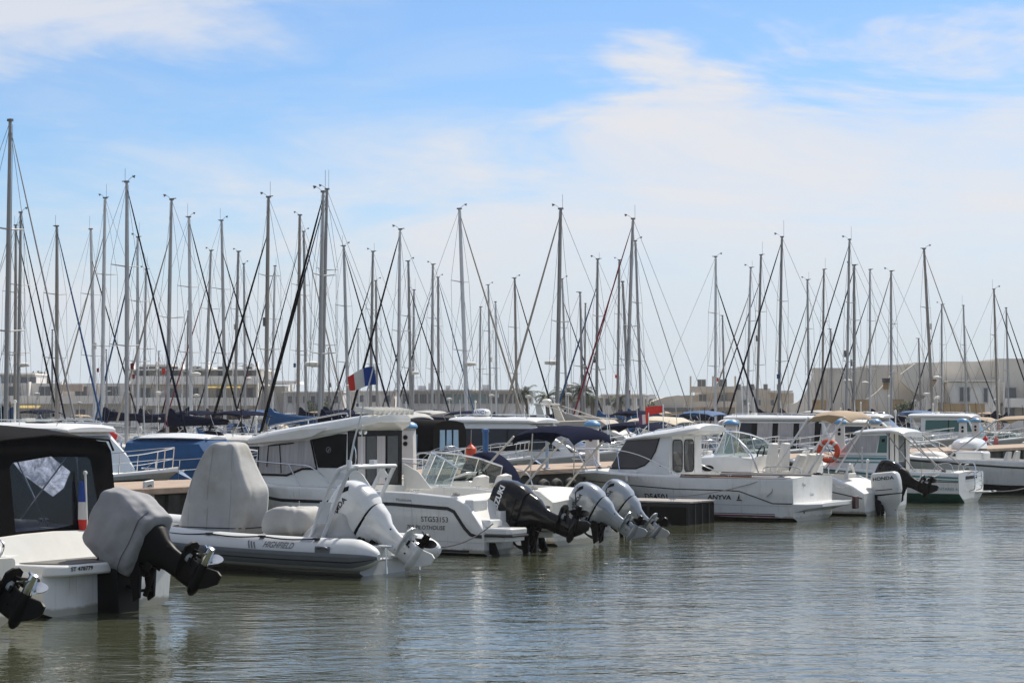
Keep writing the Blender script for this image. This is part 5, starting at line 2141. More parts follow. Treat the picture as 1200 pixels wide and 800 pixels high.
# swim platform wings and aft well
g = M()
pts = [(.62, 1.30, .60), (.62, -.42, .60), (-.18, -.42, .60), (-.24, .2, .60), (-.20, 1.05, .60), (-.02, 1.30, .60)]
g.prism([(a, b_, .54) for a, b_, c in pts], (0, 0, .15))
sp = obj('swim_platform', g, GEL, o, bevel=.03)
g2 = M()
g2.prism([(.55, 1.16, .694), (.55, -.36, .694), (-.10, -.36, .694), (-.15, .2, .694), (-.11, .98, .694)], (0, 0, .012))
obj('platform_mat', g2, GREYDECK, sp)
lettering(g.bvh(), 'ST 478779', .075, (.78, .635), INK, sp, 'x', -1, -1, wide=1.25, bold=.002)
g = M()
g.prism([(.62, -.98, .54), (.62, -1.32, .54), (.0, -1.32, .54), (-.1, -.98, .54)], (0, 0, .13))
obj('swim_step', g, GEL, o, bevel=.03)
deck_gear(o, hm, (1.1, 2.4, 5.8), 1)
# white seat back / aft coaming
rings = []
for y in (1.30, 1.22, .6, 0, -.6, -1.22, -1.30):
    k = 1 if abs(y) < 1.25 else .55
    rings.append([V((.70, y, .66)), V((.76, y, .66 + .14 * k)), V((.90, y, .66 + .24 * k)), V((1.30, y, .66 + .26 * k)), V((1.35, y, .66))])
g = M().loft(rings)
sb = obj('aft_seat_back', g, GEL, o, bevel=.02)
g = M()
for y in (.62, -.35):
    g.box((.85, y, .86), (.03, .05, .2), Matrix.Rotation(R(40), 3, 'Y'))
obj('cover_straps', g, BLACK, sb)
lettering(M().loft(rings).bvh(), 'BETTY', .06, (.44, .79), INK, sb, 'x', -1, -1, bold=.002)
# starboard and port quarters
# canvas
cs = house([(1.02, .93, 2.26, 1.33, 1.16, .10), (1.2, .93, 2.36, 1.34, 1.18, .10), (2.2, .95, 2.46, 1.34, 1.20, .10), (3.5, 1.0, 2.44, 1.30, 1.12, .09), (4.1, 1.05, 2.30, 1.26, 1.02, .07)], r=.16)
# the enclosure is a thin shell, so daylight comes through its windows
vb = cs.bvh()


def shell_panels(sec_m):
    return sec_m


def canvas_shell(o):
    """walls with real openings: aft wall with a window, side walls, roof"""
    g = M()
    t = .012
    aft = [(1.02, 1.33, .93), (1.02, 1.16, 2.10), (1.02, 1.0, 2.24), (1.02, .5, 2.33), (1.02, 0, 2.36), (1.02, -.5, 2.33), (1.02, -1.0, 2.24), (1.02, -1.16, 2.10), (1.02, -1.33, .93)]
    win = [(1.02, .80, 1.12), (1.02, .92, 1.98), (1.02, .86, 2.04), (1.02, 0, 2.10), (1.02, -.86, 2.04), (1.02, -.92, 1.98), (1.02, -.80, 1.12), (1.02, 0, 1.08)]
    # frame as quads between matching outline points
    outl = [(1.36, .93), (1.27, 2.16), (1.18, 2.30), (0, 2.38), (-1.18, 2.30), (-1.27, 2.16), (-1.36, .93), (0, .93)]
    inl = [(.74, 1.08), (.80, 1.98), (.74, 2.03), (0, 2.10), (-.78, 2.08), (-.84, 2.03), (-.98, 1.18), (-.1, 1.10)]
    lean = lambda z: 1.02 + .10 * (z - .93) / 1.4
    n = 8
    for i in range(n):
        j = (i + 1) % n
        q = [(lean(outl[i][1]), *outl[i]), (lean(outl[j][1]), *outl[j]), (lean(inl[j][1]), *inl[j]), (lean(inl[i][1]), *inl[i])]
        g.prism(q, (t, 0, 0))
    # roof and sides to the windscreen
    secs = [(1.10, 1.27, 2.16, 2.38), (1.9, 1.28, 2.26, 2.50), (2.9, 1.26, 2.30, 2.56), (3.8, 1.12, 2.20, 2.46)]
    rings = []
    for x, wd, ze, zc in secs:
        r_ = []
        for k in range(11):
            f = 1 - k / 5
            r_.append(V((x, wd * f, ze + (zc - ze) * (1 - abs(f) ** 5))))
        rings.append(r_)
    g.loft(rings, closed=False)
    for sg in (1, -1):
        # side wall with one window
        ol = [(1.03, .93), (3.7, 1.05), (4.3, 1.10), (3.8, 2.12), (2.4, 2.21), (1.10, 2.12)]
        il = [(1.5, 1.25), (3.1, 1.30), (3.5, 1.35), (3.25, 1.95), (2.4, 2.0), (1.55, 1.95)] if sg > 0 else [(2.05, 1.60), (2.27, 1.47), (2.85, 1.80), (3.08, 2.04), (2.30, 2.09), (1.90, 1.85)]
        yy = lambda x, z: sg * (1.36 - (z - .93) / 1.2 * .09 - max(0, x - 2.5) * .06)
        for i in range(6):
            j = (i + 1) % 6
            g.prism([(ol[i][0], yy(*ol[i]), ol[i][1]), (ol[j][0], yy(*ol[j]), ol[j][1]), (il[j][0], yy(*il[j]), il[j][1]), (il[i][0], yy(*il[i]), il[i][1])], (0, -sg * t, 0))
        w = M()
        w.add([(a, yy(a, b_) - sg * .006, b_) for a, b_ in il], [tuple(range(len(il)))])
        obj('side_window', w, MILKY if sg < 0 else VINYL, o)
    g.wobble(.006, 3.0, 4)
    c = obj('canvas_enclosure', g, BLACKC, o, ang=50)
    w = M()
    w.prism([(lean(z) + .004, y, z) for y, z in inl], (.004, 0, 0))
    obj('aft_window', w, VINYL, c)
    # piping round the roof edge
    f = M()
    f.tube([V((1.07, y, z + .01)) for y, z in ((1.28, 2.16), (1.19, 2.31), (.5, 2.36), (0, 2.39), (-.5, 2.36), (-1.19, 2.31), (-1.28, 2.16))], .018, 6)
    obj('edge_piping', f, BLACKC, c)
    return c


can = canvas_shell(o)
g = M()
for sg in (1, -1):
    g.tube(catmull([(1.25, sg * 1.1, 1.0), (1.5, sg * 1.08, 1.6), (1.65, sg * 1.0, 2.24), (1.65, 0, 2.38)], 6), .013, 7)
    g.tube([(2.9, sg * 1.15, 1.0), (1.7, sg * 1.04, 2.12)], .012, 6)
    g.tube([(2.2, sg * 1.15, 1.0), (2.9, sg * 1.08, 2.2)], .012, 6)
obj('canopy_frame', g, STEEL, o)
g = M()
g.box((2.4, 0, 1.0), (.5, 1.9, .30))
g.box((3.2, -.55, 1.1), (.5, .7, .6))
obj('cockpit_seats', g, VINYLSEAT, o, bevel=.06)
base, tp = [], []
for k in range(7):
    a = -1 + k / 3
    base.append((5.0 - 1.1 * abs(a) ** 2.0, -a * 1.15, 1.16))
    tp.append((4.2 - .7 * abs(a) ** 2.0, -a * 1.03, 2.0 - .05 * abs(a)))
screen(o, base, tp, GLASSC)
outboard(o, (-.52, -.02, .62), 60, 1.12, GREYC, BLACK, BLACK, STEEL, cover=GREYC)
g = M()
g.prism([(.04, -.22, -.1), (.04, .22, -.1), (.04, .24, .70), (.04, -.24, .70)], (-.40, 0, 0))
obj('engine_bracket', g, BLACK, o, bevel=.02)
# furled tricolour on a short staff at the stern
P = frame_pt(S1, .93, -.58, -.05)
f = thing('ensign', 'small rolled French flag on a short white staff beside the covered outboard', 'flag', (P.x, P.y, 0))
g = M()
a, b_ = V((0, 0, .95)), V((-.04, .03, 1.86))
g.tube([a, b_], .018, 8)
g.sphere(b_, .035, 8)
obj('flag_staff', g, PEDW, f)
for j, (mm, zz0, zz1, w0, w1) in enumerate((('b', 1.74, 1.45, .035, .06), ('w', 1.45, 1.2, .06, .075), ('r', 1.2, .92, .075, .04))):
    mt_ = {'b': mat('flag_blue', (.03, .07, .30), .8), 'w': WHITEC, 'r': REDF}[mm]
    rings = []
    for k in range(5):
        z = zz0 + (zz1 - zz0) * k / 4
        ww = w0 + (w1 - w0) * k / 4
        c = a.lerp(b_, (z - .95) / .91) + V((-.05, -.02, 0))
        rings.append([c + V((ww * math.cos(q_ * math.pi / 4) * (1.2 if q_ % 2 else .7), ww * .5 * math.sin(q_ * math.pi / 4), 0)) for q_ in range(8)])
    obj('flag_cloth', M().loft(rings), mt_, f)

# --- 2: rigid inflatable with covered console
S2 = (-2.06, 34.75)
o = thing('inflatable_boat', 'light grey rigid inflatable with covered console and white outboard', 'inflatable boat', (S2[0], S2[1], 0), HEAD, 'motor boats in the near row')
yt = .93
side = [(-.40, yt, .35), (-.36, yt, .355), (-.28, yt, .36), (-.15, yt, .36), (.1, yt, .36), (1.4, yt, .37), (2.8, yt, .40), (4.0, yt * .98, .46), (4.8, yt * .82, .54), (5.35, yt * .48, .60), (5.55, 0, .63)]
path = catmull(side, 6)
full = path + [V((p.x, -p.y, p.z)) for p in path[-2::-1]]
RT = .275
n_ = len(full)
rad = [RT * (max(.02, min(1, (p.x + .40) / .42)) ** .42) for p in full]
g = M()
g.tube(full, rad, 24)
tube_bv = g.bvh()
to = obj('inflatable_tube', g, TUBEW, o, ang=60)
low = M()
low.tube(full, [q_ + .006 for q_ in rad], 10, arc=(math.pi * .99, math.pi * 1.24))
tl = obj('rubbing_strake', low, TUBEG, to, ang=60)
low = M()
low.tube([V((p.x, p.y * 1.0, p.z)) for p in full], [q_ + .012 for q_ in rad], 4, arc=(math.pi * 1.10, math.pi * 1.125))
obj('strake_line', low, STRIPE, tl, ang=60)
low = M()
low.tube(full, [q_ + .022 for q_ in rad], 6, arc=(math.pi * .95, math.pi * 1.02))
obj('strake_edge', low, TUBEG, tl, ang=60)
hm = hull(5.3, 1.55, [(0, .46), (3, .50), (5.3, .75)], x0=.12, cr=.97, flare=.9, zk=-.3, lip=.0, cock=(.5, 4.6, .22))
obj('hull', hm, [GELG, GELG, GREYDECK], o)
lettering(tube_bv, 'HIGHFIELD', .135, (1.48, .50), INKG, to, 'y', 1, -1, shear=.35, wide=.95, rot=R(-1), bold=.002)
lg = M()
for k in range(3):
    r_ = ribbon(tube_bv, [(2.12 - .06 * k, .56 - .01 * k), (2.06 - .06 * k, .44)], .014, 'y', 1, .007, .04)
    lg.add(r_.v, r_.f)
obj('maker_mark', lg, INKG, to, fixn=False)
for sg in (1, -1):
    # grab line looped along the top of the tube
    pts = []
    for k in range(25):
        x = .75 + 3.4 * k / 24
        sw = .035 * abs(math.sin(k * math.pi / 8))
        pts.append((x, sg * (yt + .155 + sw), .37 + .03 * x / 3 + math.sqrt(max(.01, RT ** 2 - (.155 + sw) ** 2)) + .02))
    g = M().tube(pts, .014, 6)
    for k in (0, 8, 16, 24):
        g.box(pts[k], (.10, .08, .035))
    obj('grab_line', g, ROPED, to)
    for x in (.55, 4.1):
        g = M()
        g.tube(catmull([(x - .12, sg * (yt + .26), .47), (x - .06, sg * (yt + .31), .50), (x + .06, sg * (yt + .31), .50), (x + .12, sg * (yt + .26), .48)], 4), .025, 6)
        g.box((x, sg * (yt + .262), .455), (.30, .03, .12))
        obj('carry_handle', g, TUBEG, to, bevel=.01)
# console under its cover
rings = []
prof = [(0.55, 4.41, 2.92, 0.4), (0.62, 4.39, 2.9, 0.4), (0.85, 4.33, 2.84, 0.392), (1.1, 4.26, 2.78, 0.384), (1.34, 4.183, 2.76, 0.376), (1.42, 4.148, 2.8, 0.368), (1.6, 4.066, 2.92, 0.336), (1.85, 3.951, 3.04, 0.296), (2.04, 3.857, 3.12, 0.264), (2.12, 3.782, 3.16, 0.248), (2.17, 3.693, 3.2, 0.224), (2.185, 3.611, 3.26, 0.176), (2.19, 3.51, 3.42, 0.08)]
for z, xa, xb, wd in prof:
    xc, lx = (xa + xb) / 2, (xa - xb) / 2
    rings.append(superring(xc, 0, z, lx, wd, 6.0, 96))
g = M().loft(rings)
for k_, p_ in enumerate(g.v):      # hanging pleats
    a_ = math.atan2(p_[1], p_[0] - 3.5)
    amt = .016 * max(0, 1 - (p_[2] - .55) / 1.7)
    d_ = 1 + amt * math.sin(a_ * 23 + 2 * math.sin(a_ * 5)) + .012 * noise.noise(V((a_ * 4, p_[2] * .7, 1)))
    g.v[k_] = (3.5 + (p_[0] - 3.5) * d_, p_[1] * d_, p_[2])
g.wobble(.014, 2.6, 11)
g.creases((3.5, 0, 1.2), .018, 3.0, 9, .35)
cc = obj('console_cover', g, GREYC2, o, ang=75, sub=1)
cvb = g.bvh()
st = M()
for x_ in (3.05, 3.62, 4.05):
    r_ = ribbon(cvb, [(x_ + .10 * (x_ < 3.2), .60), (x_ + .06 * (x_ < 3.2), 1.35), (3.55 + (x_ - 3.55) * .72, 2.12)], .007, 'y', 1, .003, .06)
    st.add(r_.v, r_.f)
ds = M()
loop = []
for k_ in range(40):
    a_ = 2 * math.pi * k_ / 40
    h_ = cvb.ray_cast(V((3.62 + 3 * math.cos(a_), 3 * math.sin(a_), .70)), V((-math.cos(a_), -math.sin(a_), 0)))
    if h_[0] is not None:
        loop.append(h_[0] + V((math.cos(a_), math.sin(a_), 0)) * .004)
ds.tube(loop, .009, 5, closed=True)
obj('tie_cord', ds, ROPED, cc)
obj('cover_seam', st, mat('canvas_seam', (.33, .33, .32), .85), cc, fixn=False)
rings = []
for z, xa, xb, wd in [(.55, 2.42, 1.62, .5), (.8, 2.44, 1.60, .5), (.9, 2.40, 1.63, .49), (1.0, 2.34, 1.66, .47), (1.05, 2.25, 1.74, .42), (1.06, 2.15, 1.85, .28), (1.06, 2.05, 1.95, .12)]:
    rings.append(superring((xa + xb) / 2, 0, z, (xa - xb) / 2, wd, 3.6, 44))
g = M().loft(rings)
g.wobble(.035, 2.4, 21)
g.creases((2.0, 0, .6), .05, 3.2, 2)
obj('seat_cover', g, GREYC2, o, ang=80, sub=1)
rings = []
for z, xa, xb, wd in [(.52, 1.62, .55, .62), (.66, 1.55, .62, .60), (.86, 1.25, .70, .52), (.98, 1.05, .74, .45), (1.0, .95, .80, .2)]:
    rings.append(superring((xa + xb) / 2, 0, z, (xa - xb) / 2, wd, 3.2, 44))
g = M().loft(rings)
g.wobble(.04, 2.4, 31)
g.creases((1.1, 0, .5), .055, 3.0, 6)
obj('bench_cover', g, GREYC2, o, ang=75, sub=1)
# roll bar
g = M()
for dx in (0, .26):
    pts = [(1.22 - dx, .62, .60), (1.0 - dx, .64, 1.05), (.66 - dx * .9, .66, 1.68), (.56 - dx * .9, .60, 1.79), (.50 - dx * .9, .45, 1.81), (.50 - dx * .9, -.45, 1.81), (.56 - dx * .9, -.60, 1.79), (.66 - dx * .9, -.66, 1.68), (1.0 - dx, -.64, 1.05), (1.22 - dx, -.62, .60)]
    g.tube(catmull(pts, 4), .036, 10)
for sg in (1, -1):
    g.prism([(1.12, sg * .635, .85), (.87, sg * .635, .85), (.98 - .24, sg * .65, 1.22), (.98, sg * .65, 1.22)], (0, .015, 0))
    g.prism([(.66, sg * .65, 1.6), (.45, sg * .65, 1.6), (.52, sg * .62, 1.72), (.60, sg * .62, 1.72)], (0, .015, 0))
rb = obj('roll_bar', g, ALUW, o)
g = M()
g.tube([(.46, .55, 1.81), (.40, .50, 2.25), (.13, .31, 3.52)], [.022, .016, .012], 7)
g.lathe([(.04, 1.80), (.045, 1.9), (.03, 1.93)], (.46, .55, 0), n=10)
g.tube([(.45, .2, 1.81), (.45, .2, 2.55)], [.012, .007], 6)
g.sphere((.45, .2, 2.5), .02, 8)
g.box((.42, -.1, 1.87), (.10, .10, .10))
obj('antenna_mast', g, ALUW, rb)
outboard(o, (.54, 0, .52), 54, 1.14, WHITEENG, WHITEENG, BLACK, BLACK, words='HONDA')
g = M()
g.box((.62, 0, .40), (.12, 1.1, .42))
g.box((-.02, .45, .28), (.34, .5, .05))
g.box((-.02, -.45, .28), (.34, .5, .05))
tr = obj('transom', g, GELG, o, bevel=.02)
g = M()
for sg in (1, -1):
    g.tube(catmull([(.05, sg * .62, .5), (-.25, sg * .60, .5), (-.28, sg * .35, .5), (.02, sg * .32, .5)], 5), .018, 7)
    g.tube([(-.25, sg * .5, .5), (-.27, sg * .5, .05)], .016, 6)
obj('boarding_ladder', g, STEEL, tr)
# the flag on the roll-bar mast
P = frame_pt(S2, .12, .31, 3.50)
f = thing('french_flag', 'blue white and red flag flying from the mast on the inflatable roll bar', 'flag', P)
for j, mm in enumerate((mat('flag_blue', (.03, .07, .30), .8), WHITEC, REDF)):
    rows = []
    for a in range(9):
        fr = (j + a / 8) / 3
        x = -.46 * (1.38 * fr - .38 * fr * fr)
        y = .06 * math.sin(fr * 7.0) * (.3 + fr)
        zt = .0 - .12 * fr + .02 * math.sin(fr * 6) - .05 * fr * fr
        zb = -.33 - .06 * fr + .03 * math.sin(fr * 5 + 1)
        rows.append([V((x, y, zt)), V((x, y + .006, zt)), V((x + .015, y + .03 + .03 * math.sin(fr * 9), (zt + zb) / 2 - 0)), V((x + .03, y + .036, zb)), V((x + .03, y + .03, zb)), V((x + .015, y + .024 + .03 * math.sin(fr * 9), (zt + zb) / 2))])
    obj('flag_cloth', M().loft(rows), mm, f, ang=60)

# --- 3: pilothouse boat
S3 = (.61, 39.85)
o, hm, ho = boat('pilothouse_boat', 'white pilothouse boat with slatted roof end and big black outboard', S3, 7.9, 2.5,
                 [(.62, .46), (.80, .50), (.84, .70), (1.06, 1.06), (2.3, 1.15), (5.5, 1.22), (7.9, 1.45)], x0=.62, tw=.97, cr=.95, s0=.5, p=2.6, zc0=.03, cock=(1.3, 3.85, .45), lip=.03)
strip(hm, ho, [(7.5, 1.14), (5.5, .96), (2.7, .945), (1.42, .885), (1.28, .83), (1.05, .52), (.92, .40), (.80, .37), (.66, .37)], .032, STRIPE)
deck_gear(o, hm, (1.3, 2.2, 3.1, 4.0, 6.9), 3)
strip(hm, ho, [(4.6, .075), (.95, .075)], .022, INK, off=.006, thick=0, name='waterline_stripe')
strip(hm, ho, [(7.0, .60), (2.0, .26), (.66, .24)], .006, GELG, off=.006, thick=0, name='hull_crease')
hv3 = hm.bvh()
lettering(hv3, 'STG53153', .145, (1.72, .665), INK, ho, 'y', 1, -1, wide=1.0)
lettering(hv3, '700 PILOTHOUSE', .115, (1.93, .505), INK, ho, 'y', 1, -1, shear=.15, wide=1.0)
lettering(hv3, 'Pilothouse', .085, (2.42, 1.03), INKG, ho, 'y', 1, -1)
g = M()
for x in (4.28, 4.08):
    g.lathe([(.005, 0), (.035, .0), (.035, .012), (.02, .014), (.005, .006)], (x, interp([(0, 1.22), (3, 1.25), (5, 1.22)], x) , .66), 'Y', 12)
q_ = []
for p in g.v:
    h_ = project(hv3, (p[0], 0, p[2]), 'y', 1, .008 if True else 0)
    q_.append(tuple(h_) if h_ is not None else p)
g.v = q_
obj('hull_vents', g, BLACK, ho)
g = M()
r_ = ribbon(hv3, [(2.24, .02), (2.24, 1.02)], .006, 'y', 1, .006)
g.add(r_.v, r_.f)
obj('hull_seam', g, GELG, ho, fixn=False)
# cabin
cs = house([(6.45, 1.15, 1.30, .80, .78, .02), (6.28, 1.15, 2.10, .92, .86, .03), (5.4, 1.15, 2.24, 1.0, .93, .03), (4.2, 1.15, 2.34, 1.0, .94, .03), (3.96, 1.15, 2.36, 1.0, .94, .03)], r=.05)
cb = obj('cabin', cs, GEL, o)
cv = cs.bvh()
for sg in (1, -1):
    wo = obj('side_window', on_surf(cv, [(6.24, 1.47), (5.45, 1.47), (5.08, 1.60), (4.70, 1.61), (4.88, 2.17), (5.5, 2.14), (6.24, 2.03)], 'y', sg, .008, .03), CURTAIN, cb)
    g = M()
    for pts, hh in (([(6.24, 1.46), (5.45, 1.455), (5.06, 1.59), (4.70, 1.60), (4.88, 2.18)], .022), ([(6.25, 1.46), (6.25, 2.04)], .02), ([(6.0, 1.62), (5.98, 2.05), (5.3, 2.11)], .014), ([(5.60, 1.50), (5.68, 2.09)], .014)):
        r_ = ribbon(cv, pts, hh, 'y', sg, .014)
        g.add(r_.v, r_.f)
    obj('window_frame', g, BLACK, wo, fixn=False)
    obj('side_panel', on_surf(cv, [(4.86, 2.19), (4.67, 1.62), (3.99, 1.62), (3.99, 2.30), (4.2, 2.30)], 'y', sg, .010, .03), BLACK, cb)
    g = M()
    c = project(cv, (4.42, 0, 1.98), 'y', sg, .016)
    ring = [c + V((.055 * math.cos(k * math.pi / 9), 0, .055 * math.sin(k * math.pi / 9))) for k in range(18)]
    g.tube(ring, .008, 5, closed=True)
    g.prism([c + V((.03, 0, -.02)), c + V((-.02, 0, .03)), c + V((-.035, 0, .01)), c + V((.0, 0, -.035))], (0, .006 * sg, 0))
    obj('round_emblem', g, INKG, cb)
fw_ = on_surf(cv, [(-.74, 1.45), (.74, 1.45), (.74, 2.0), (-.74, 2.0)], 'x', 1, .01, .02, .2)
obj('windscreen', fw_, CURTAIN, cb)
rs = [(6.72, 2.10, 2.15, .62, .03), (6.58, 2.09, 2.20, .84, .05), (6.2, 2.10, 2.30, .94, .08), (5.2, 2.20, 2.42, 1.03, .10), (4.4, 2.30, 2.53, 1.05, .10), (3.95, 2.36, 2.60, 1.03, .09), (3.65, 2.46, 2.65, .86, .06), (3.48, 2.54, 2.66, .60, .04)]
rm = roof_slab(rs)
ro = obj('roof', rm, GEL, o)
g = M()
# sloping brow over the side windows
for sg in (1, -1):
    g.prism([(6.5, sg * .93, 2.16), (5.0, sg * 1.08, 2.40), (4.3, sg * 1.09, 2.44), (4.75, sg * 1.075, 2.24), (5.0, sg * 1.06, 2.20), (6.4, sg * .95, 2.09)], (0, .022 * sg, 0))
obj('roof_brow', g, GEL, ro, bevel=.01)
g = M()
for k in range(9):
    y = -.72 + k * .18
    g.box((3.72, y, 2.765), (.46, .03, .10), Matrix.Rotation(R(-9), 3, 'Y'))
for sg in (1, -1):
    g.box((3.72 + sg * .18, 0, 2.72), (.05, 1.5, .03))
obj('roof_slats', g, GEL2, ro)
g = M()
for sg in (1, -1):
    g.tube(catmull([(6.0, sg * .82, 2.40), (5.9, sg * .82, 2.47), (4.8, sg * .88, 2.62), (4.1, sg * .90, 2.72), (4.0, sg * .90, 2.66)], 5), .016, 7)
    g.tube([(5.0, sg * .87, 2.5), (5.0, sg * .87, 2.59)], .012, 6)
obj('roof_rail', g, STEEL, ro)
g = M()
for y in (.62, .45):
    obj('deck_light', M().lathe([(.05, -.01), (.05, -.03), (.03, -.06), (.01, -.06)], (3.92, y, 2.33), 'X', 12), STEEL, ro)
# aft bulkhead: black framed glass doors with pale curtains behind them
g = M()
g.box((3.945, .0, 1.78), (.03, 1.92, 1.16))
do = obj('cabin_door', g, BLACK, o)
for ya, yb, mm in ((.66, .40, CURTAIN), (.36, .02, GLASSD), (-.02, -.32, CURTAIN), (-.40, -.78, GLASSD)):
    g = M()
    g.box((3.922, (ya + yb) / 2, 1.76), (.012, ya - yb, .98))
    obj('pane', g, mm, do)
g = M()
g.tube(catmull([(3.90, .86, 2.1), (3.86, .83, 1.95), (3.86, .83, 1.75), (3.90, .86, 1.62)], 5), .016, 7)
obj('door_handle', g, STEEL, do)
g = M()
g.box((3.945, 0, .82), (.025, 1.96, .72))
obj('aft_bulkhead', g, GEL, o)
for sg in (1, -1):
    g = M()
    g.prism([(3.9, sg * 1.02, 1.16), (3.25, sg * 1.06, 1.16), (3.55, sg * 1.04, 1.5), (3.9, sg * .99, 1.68)], (0, -.03 * sg, 0))
    obj('aft_wing', g, GEL, o, bevel=.008)
g = M()
g.box((1.55, -.2, .75), (.5, 1.5, .5))
obj('cockpit_bench', g, VINYLSEAT, o, bevel=.06)
rail(o, [(8.0, .0, 1.98), (7.75, .45, 1.96), (7.1, .85, 1.86), (6.2, 1.08, 1.74), (5.2, 1.12, 1.68), (4.75, 1.13, 1.64), (4.4, 1.14, 1.42), (4.15, 1.14, 1.19)],
     [((7.1, .85, 1.86), (7.0, .84, 1.32)), ((6.2, 1.08, 1.74), (6.0, 1.06, 1.25)), ((5.3, 1.12, 1.68), (5.0, 1.12, 1.2))], name='bow_rail', r=.016)
rail(o, [(8.0, .0, 1.98), (7.75, -.45, 1.96), (7.1, -.85, 1.86), (6.2, -1.08, 1.74), (5.2, -1.12, 1.68), (4.75, -1.13, 1.64), (4.4, -1.14, 1.42), (4.15, -1.14, 1.19)],
     [((7.1, -.85, 1.86), (7.0, -.84, 1.32)), ((6.2, -1.08, 1.74), (6.0, -1.06, 1.25)), ((5.3, -1.12, 1.68), (5.0, -1.12, 1.2))], name='bow_rail', r=.016)
# stern: platforms either side of the engine well
for sg in (1, -1):
    g = M()
    g.prism([(.80, sg * .46, .40), (.80, sg * 1.17, .40), (.16, sg * 1.15, .40), (.08, sg * 1.08, .40), (.06, sg * .52, .40)], (0, 0, .13))
    sp = obj('swim_platform', g, GEL, o, bevel=.03)
    g = M()
    g.prism([(.80, sg * .5, .24), (.80, sg * 1.15, .24), (.20, sg * 1.12, .27), (.12, sg * 1.05, .28), (.10, sg * .55, .28)], (0, 0, .115))
    obj('platform_skirt', g, GEL, sp, bevel=.015)
    g = M()
    g.tube([(.80, sg * 1.18, .385), (.17, sg * 1.16, .385), (.075, sg * 1.085, .385), (.055, sg * .52, .385)], .026, 6)
    obj('platform_strip', g, STRIPE, sp)
    g = M()
    g.prism([(.86, sg * .62, .53), (.86, sg * 1.08, .53), (.55, sg * 1.08, .53), (.55, sg * .62, .53)], (0, 0, .15))
    obj('stern_step', g, GEL, o, bevel=.025)
    g = M()
    g.box((.98, sg * .90, .80), (.20, .54, .52))
    obj('stern_locker', g, GEL, o, bevel=.03)
    g = M()
    g.prism([(.66, sg * .95, .24), (.60, sg * .95, .02), (.42, sg * .95, -.06), (.40, sg * .95, -.03), (.52, sg * .95, .24)], (0, .06, 0))
    obj('trim_tab', g, BLACK, o)
lk = M().box((.98, .90, .80), (.20, .54, .52))
lettering(lk.bvh(), '2.5', .11, (.80, .93), INKW, o, 'x', -1, -1, bold=.003)
outboard(o, (.40, 0, .42), 70, 1.14, BLACKGLOSS, BLACKGLOSS, BLACK, BLACK, words='SUZUKI', ink=INKW, style=2)
g = M()
g.box((.74, 0, .42), (.10, .94, .8))
obj('engine_well', g, GEL, o)

# --- 4: bowrider with folding screen and silver outboard
S4 = (1.75 - .862 * .45, 42.6 + .507 * .45)
o, hm, ho = boat('bowrider', 'cream bowrider with wraparound screen and silver outboard marked 150', S4, 6.6, 2.3, [(0, .86), (.3, 1.08), (2.0, 1.14), (4, 1.18), (6.6, 1.32)], gel=GEL2, cock=(.7, 5.4, .42))
deck_gear(o, hm, (0.5, 2.6, 4.2, 5.6), 4)
strip(hm, ho, [(.05, .80), (2, .95), (6.2, 1.12)], .02, STRIPE)
base, tp = [], []
for k in range(9):
    a = -1 + k / 4
    base.append((3.95 - 1.45 * abs(a) ** 1.7, -a * 1.0, 1.18))
    tp.append((3.62 - 1.25 * abs(a) ** 1.6, -a * .92, 1.86 - .30 * abs(a) ** 3))
screen(o, base, tp, GLASSC, STEEL, .02)
g = M()
g.box((3.1, -.55, .95), (.7, .75, .6))
g.prism([(3.4, -.95, 1.22), (3.4, -.15, 1.22), (2.85, -.2, 1.40), (2.85, -.9, 1.40)], (0, 0, .05))
g.box((3.2, .6, .92), (.6, .65, .55))
obj('console', g, GEL, o, bevel=.06)
g = M()
ring = [V((2.70, -.55 + .19 * math.cos(k * math.pi / 10), 1.30 + .17 * math.sin(k * math.pi / 10))) for k in range(20)]
g.tube(ring, .018, 6, closed=True)
for k in (3, 10, 17):
    g.tube([ring[k], V((2.76, -.55, 1.30))], .012, 5)
obj('steering_wheel', g, BLACK, o)
for y in (-.5, .45):
    g = M()
    rings = []
    for f in (0, .4, .75, 1):
        wd = .30 - .08 * f ** 3
        rings.append([V((2.25 - .12 * f, wd, .9 + .48 * f)), V((2.18 - .12 * f, 0, .92 + .49 * f)), V((2.25 - .12 * f, -wd, .9 + .48 * f)), V((2.12 - .12 * f, -wd, .9 + .48 * f)), V((2.05 - .12 * f, 0, .92 + .49 * f)), V((2.12 - .12 * f, wd, .9 + .48 * f))])
    g.loft(rings)
    g.box((2.42, y * 0, .84), (.5, .55, .16))
    so = obj('seat', g, VINYLSEAT, o, bevel=.03)
    so.location = (0, y, 0)
    g = M()
    g.box((2.085, 0, 1.22), (.12, .16, .06))
    obj('seat_handle', g, BLACK, so)
outboard(o, (-.42, 0, .42), 57, .96, SILVER, SILVER, BLACK, BLACK, words='HONDA', number='150')

# --- 5: open boat with navy console cover, bimini, silver outboard
S5 = (2.55 - .862 * .4, 45.5 + .507 * .4)
o, hm, ho = boat('centre_console', 'white open boat with navy covered console, navy bimini and silver outboard', S5, 6.2, 2.3, [(0, .62), (.5, .70), (2.0, .82), (4, .95), (6.2, 1.2)], cock=(.7, 5.0, .35))
deck_gear(o, hm, (0.5, 2.2, 4.0, 5.4), 5)
strip(hm, ho, [(.05, .52), (2, .68), (5.8, 1.0)], .022, STRIPE)
rings = []
for z, xa, xb, wd in [(.6, 4.05, 2.38, .52), (.9, 4.0, 2.36, .52), (1.2, 3.88, 2.44, .50), (1.45, 3.78, 2.58, .47), (1.65, 3.66, 2.80, .42), (1.78, 3.5, 3.0, .34), (1.83, 3.35, 3.15, .15)]:
    rings.append(superring((xa + xb) / 2, 0, z, (xa - xb) / 2, wd, 3.2, 52))
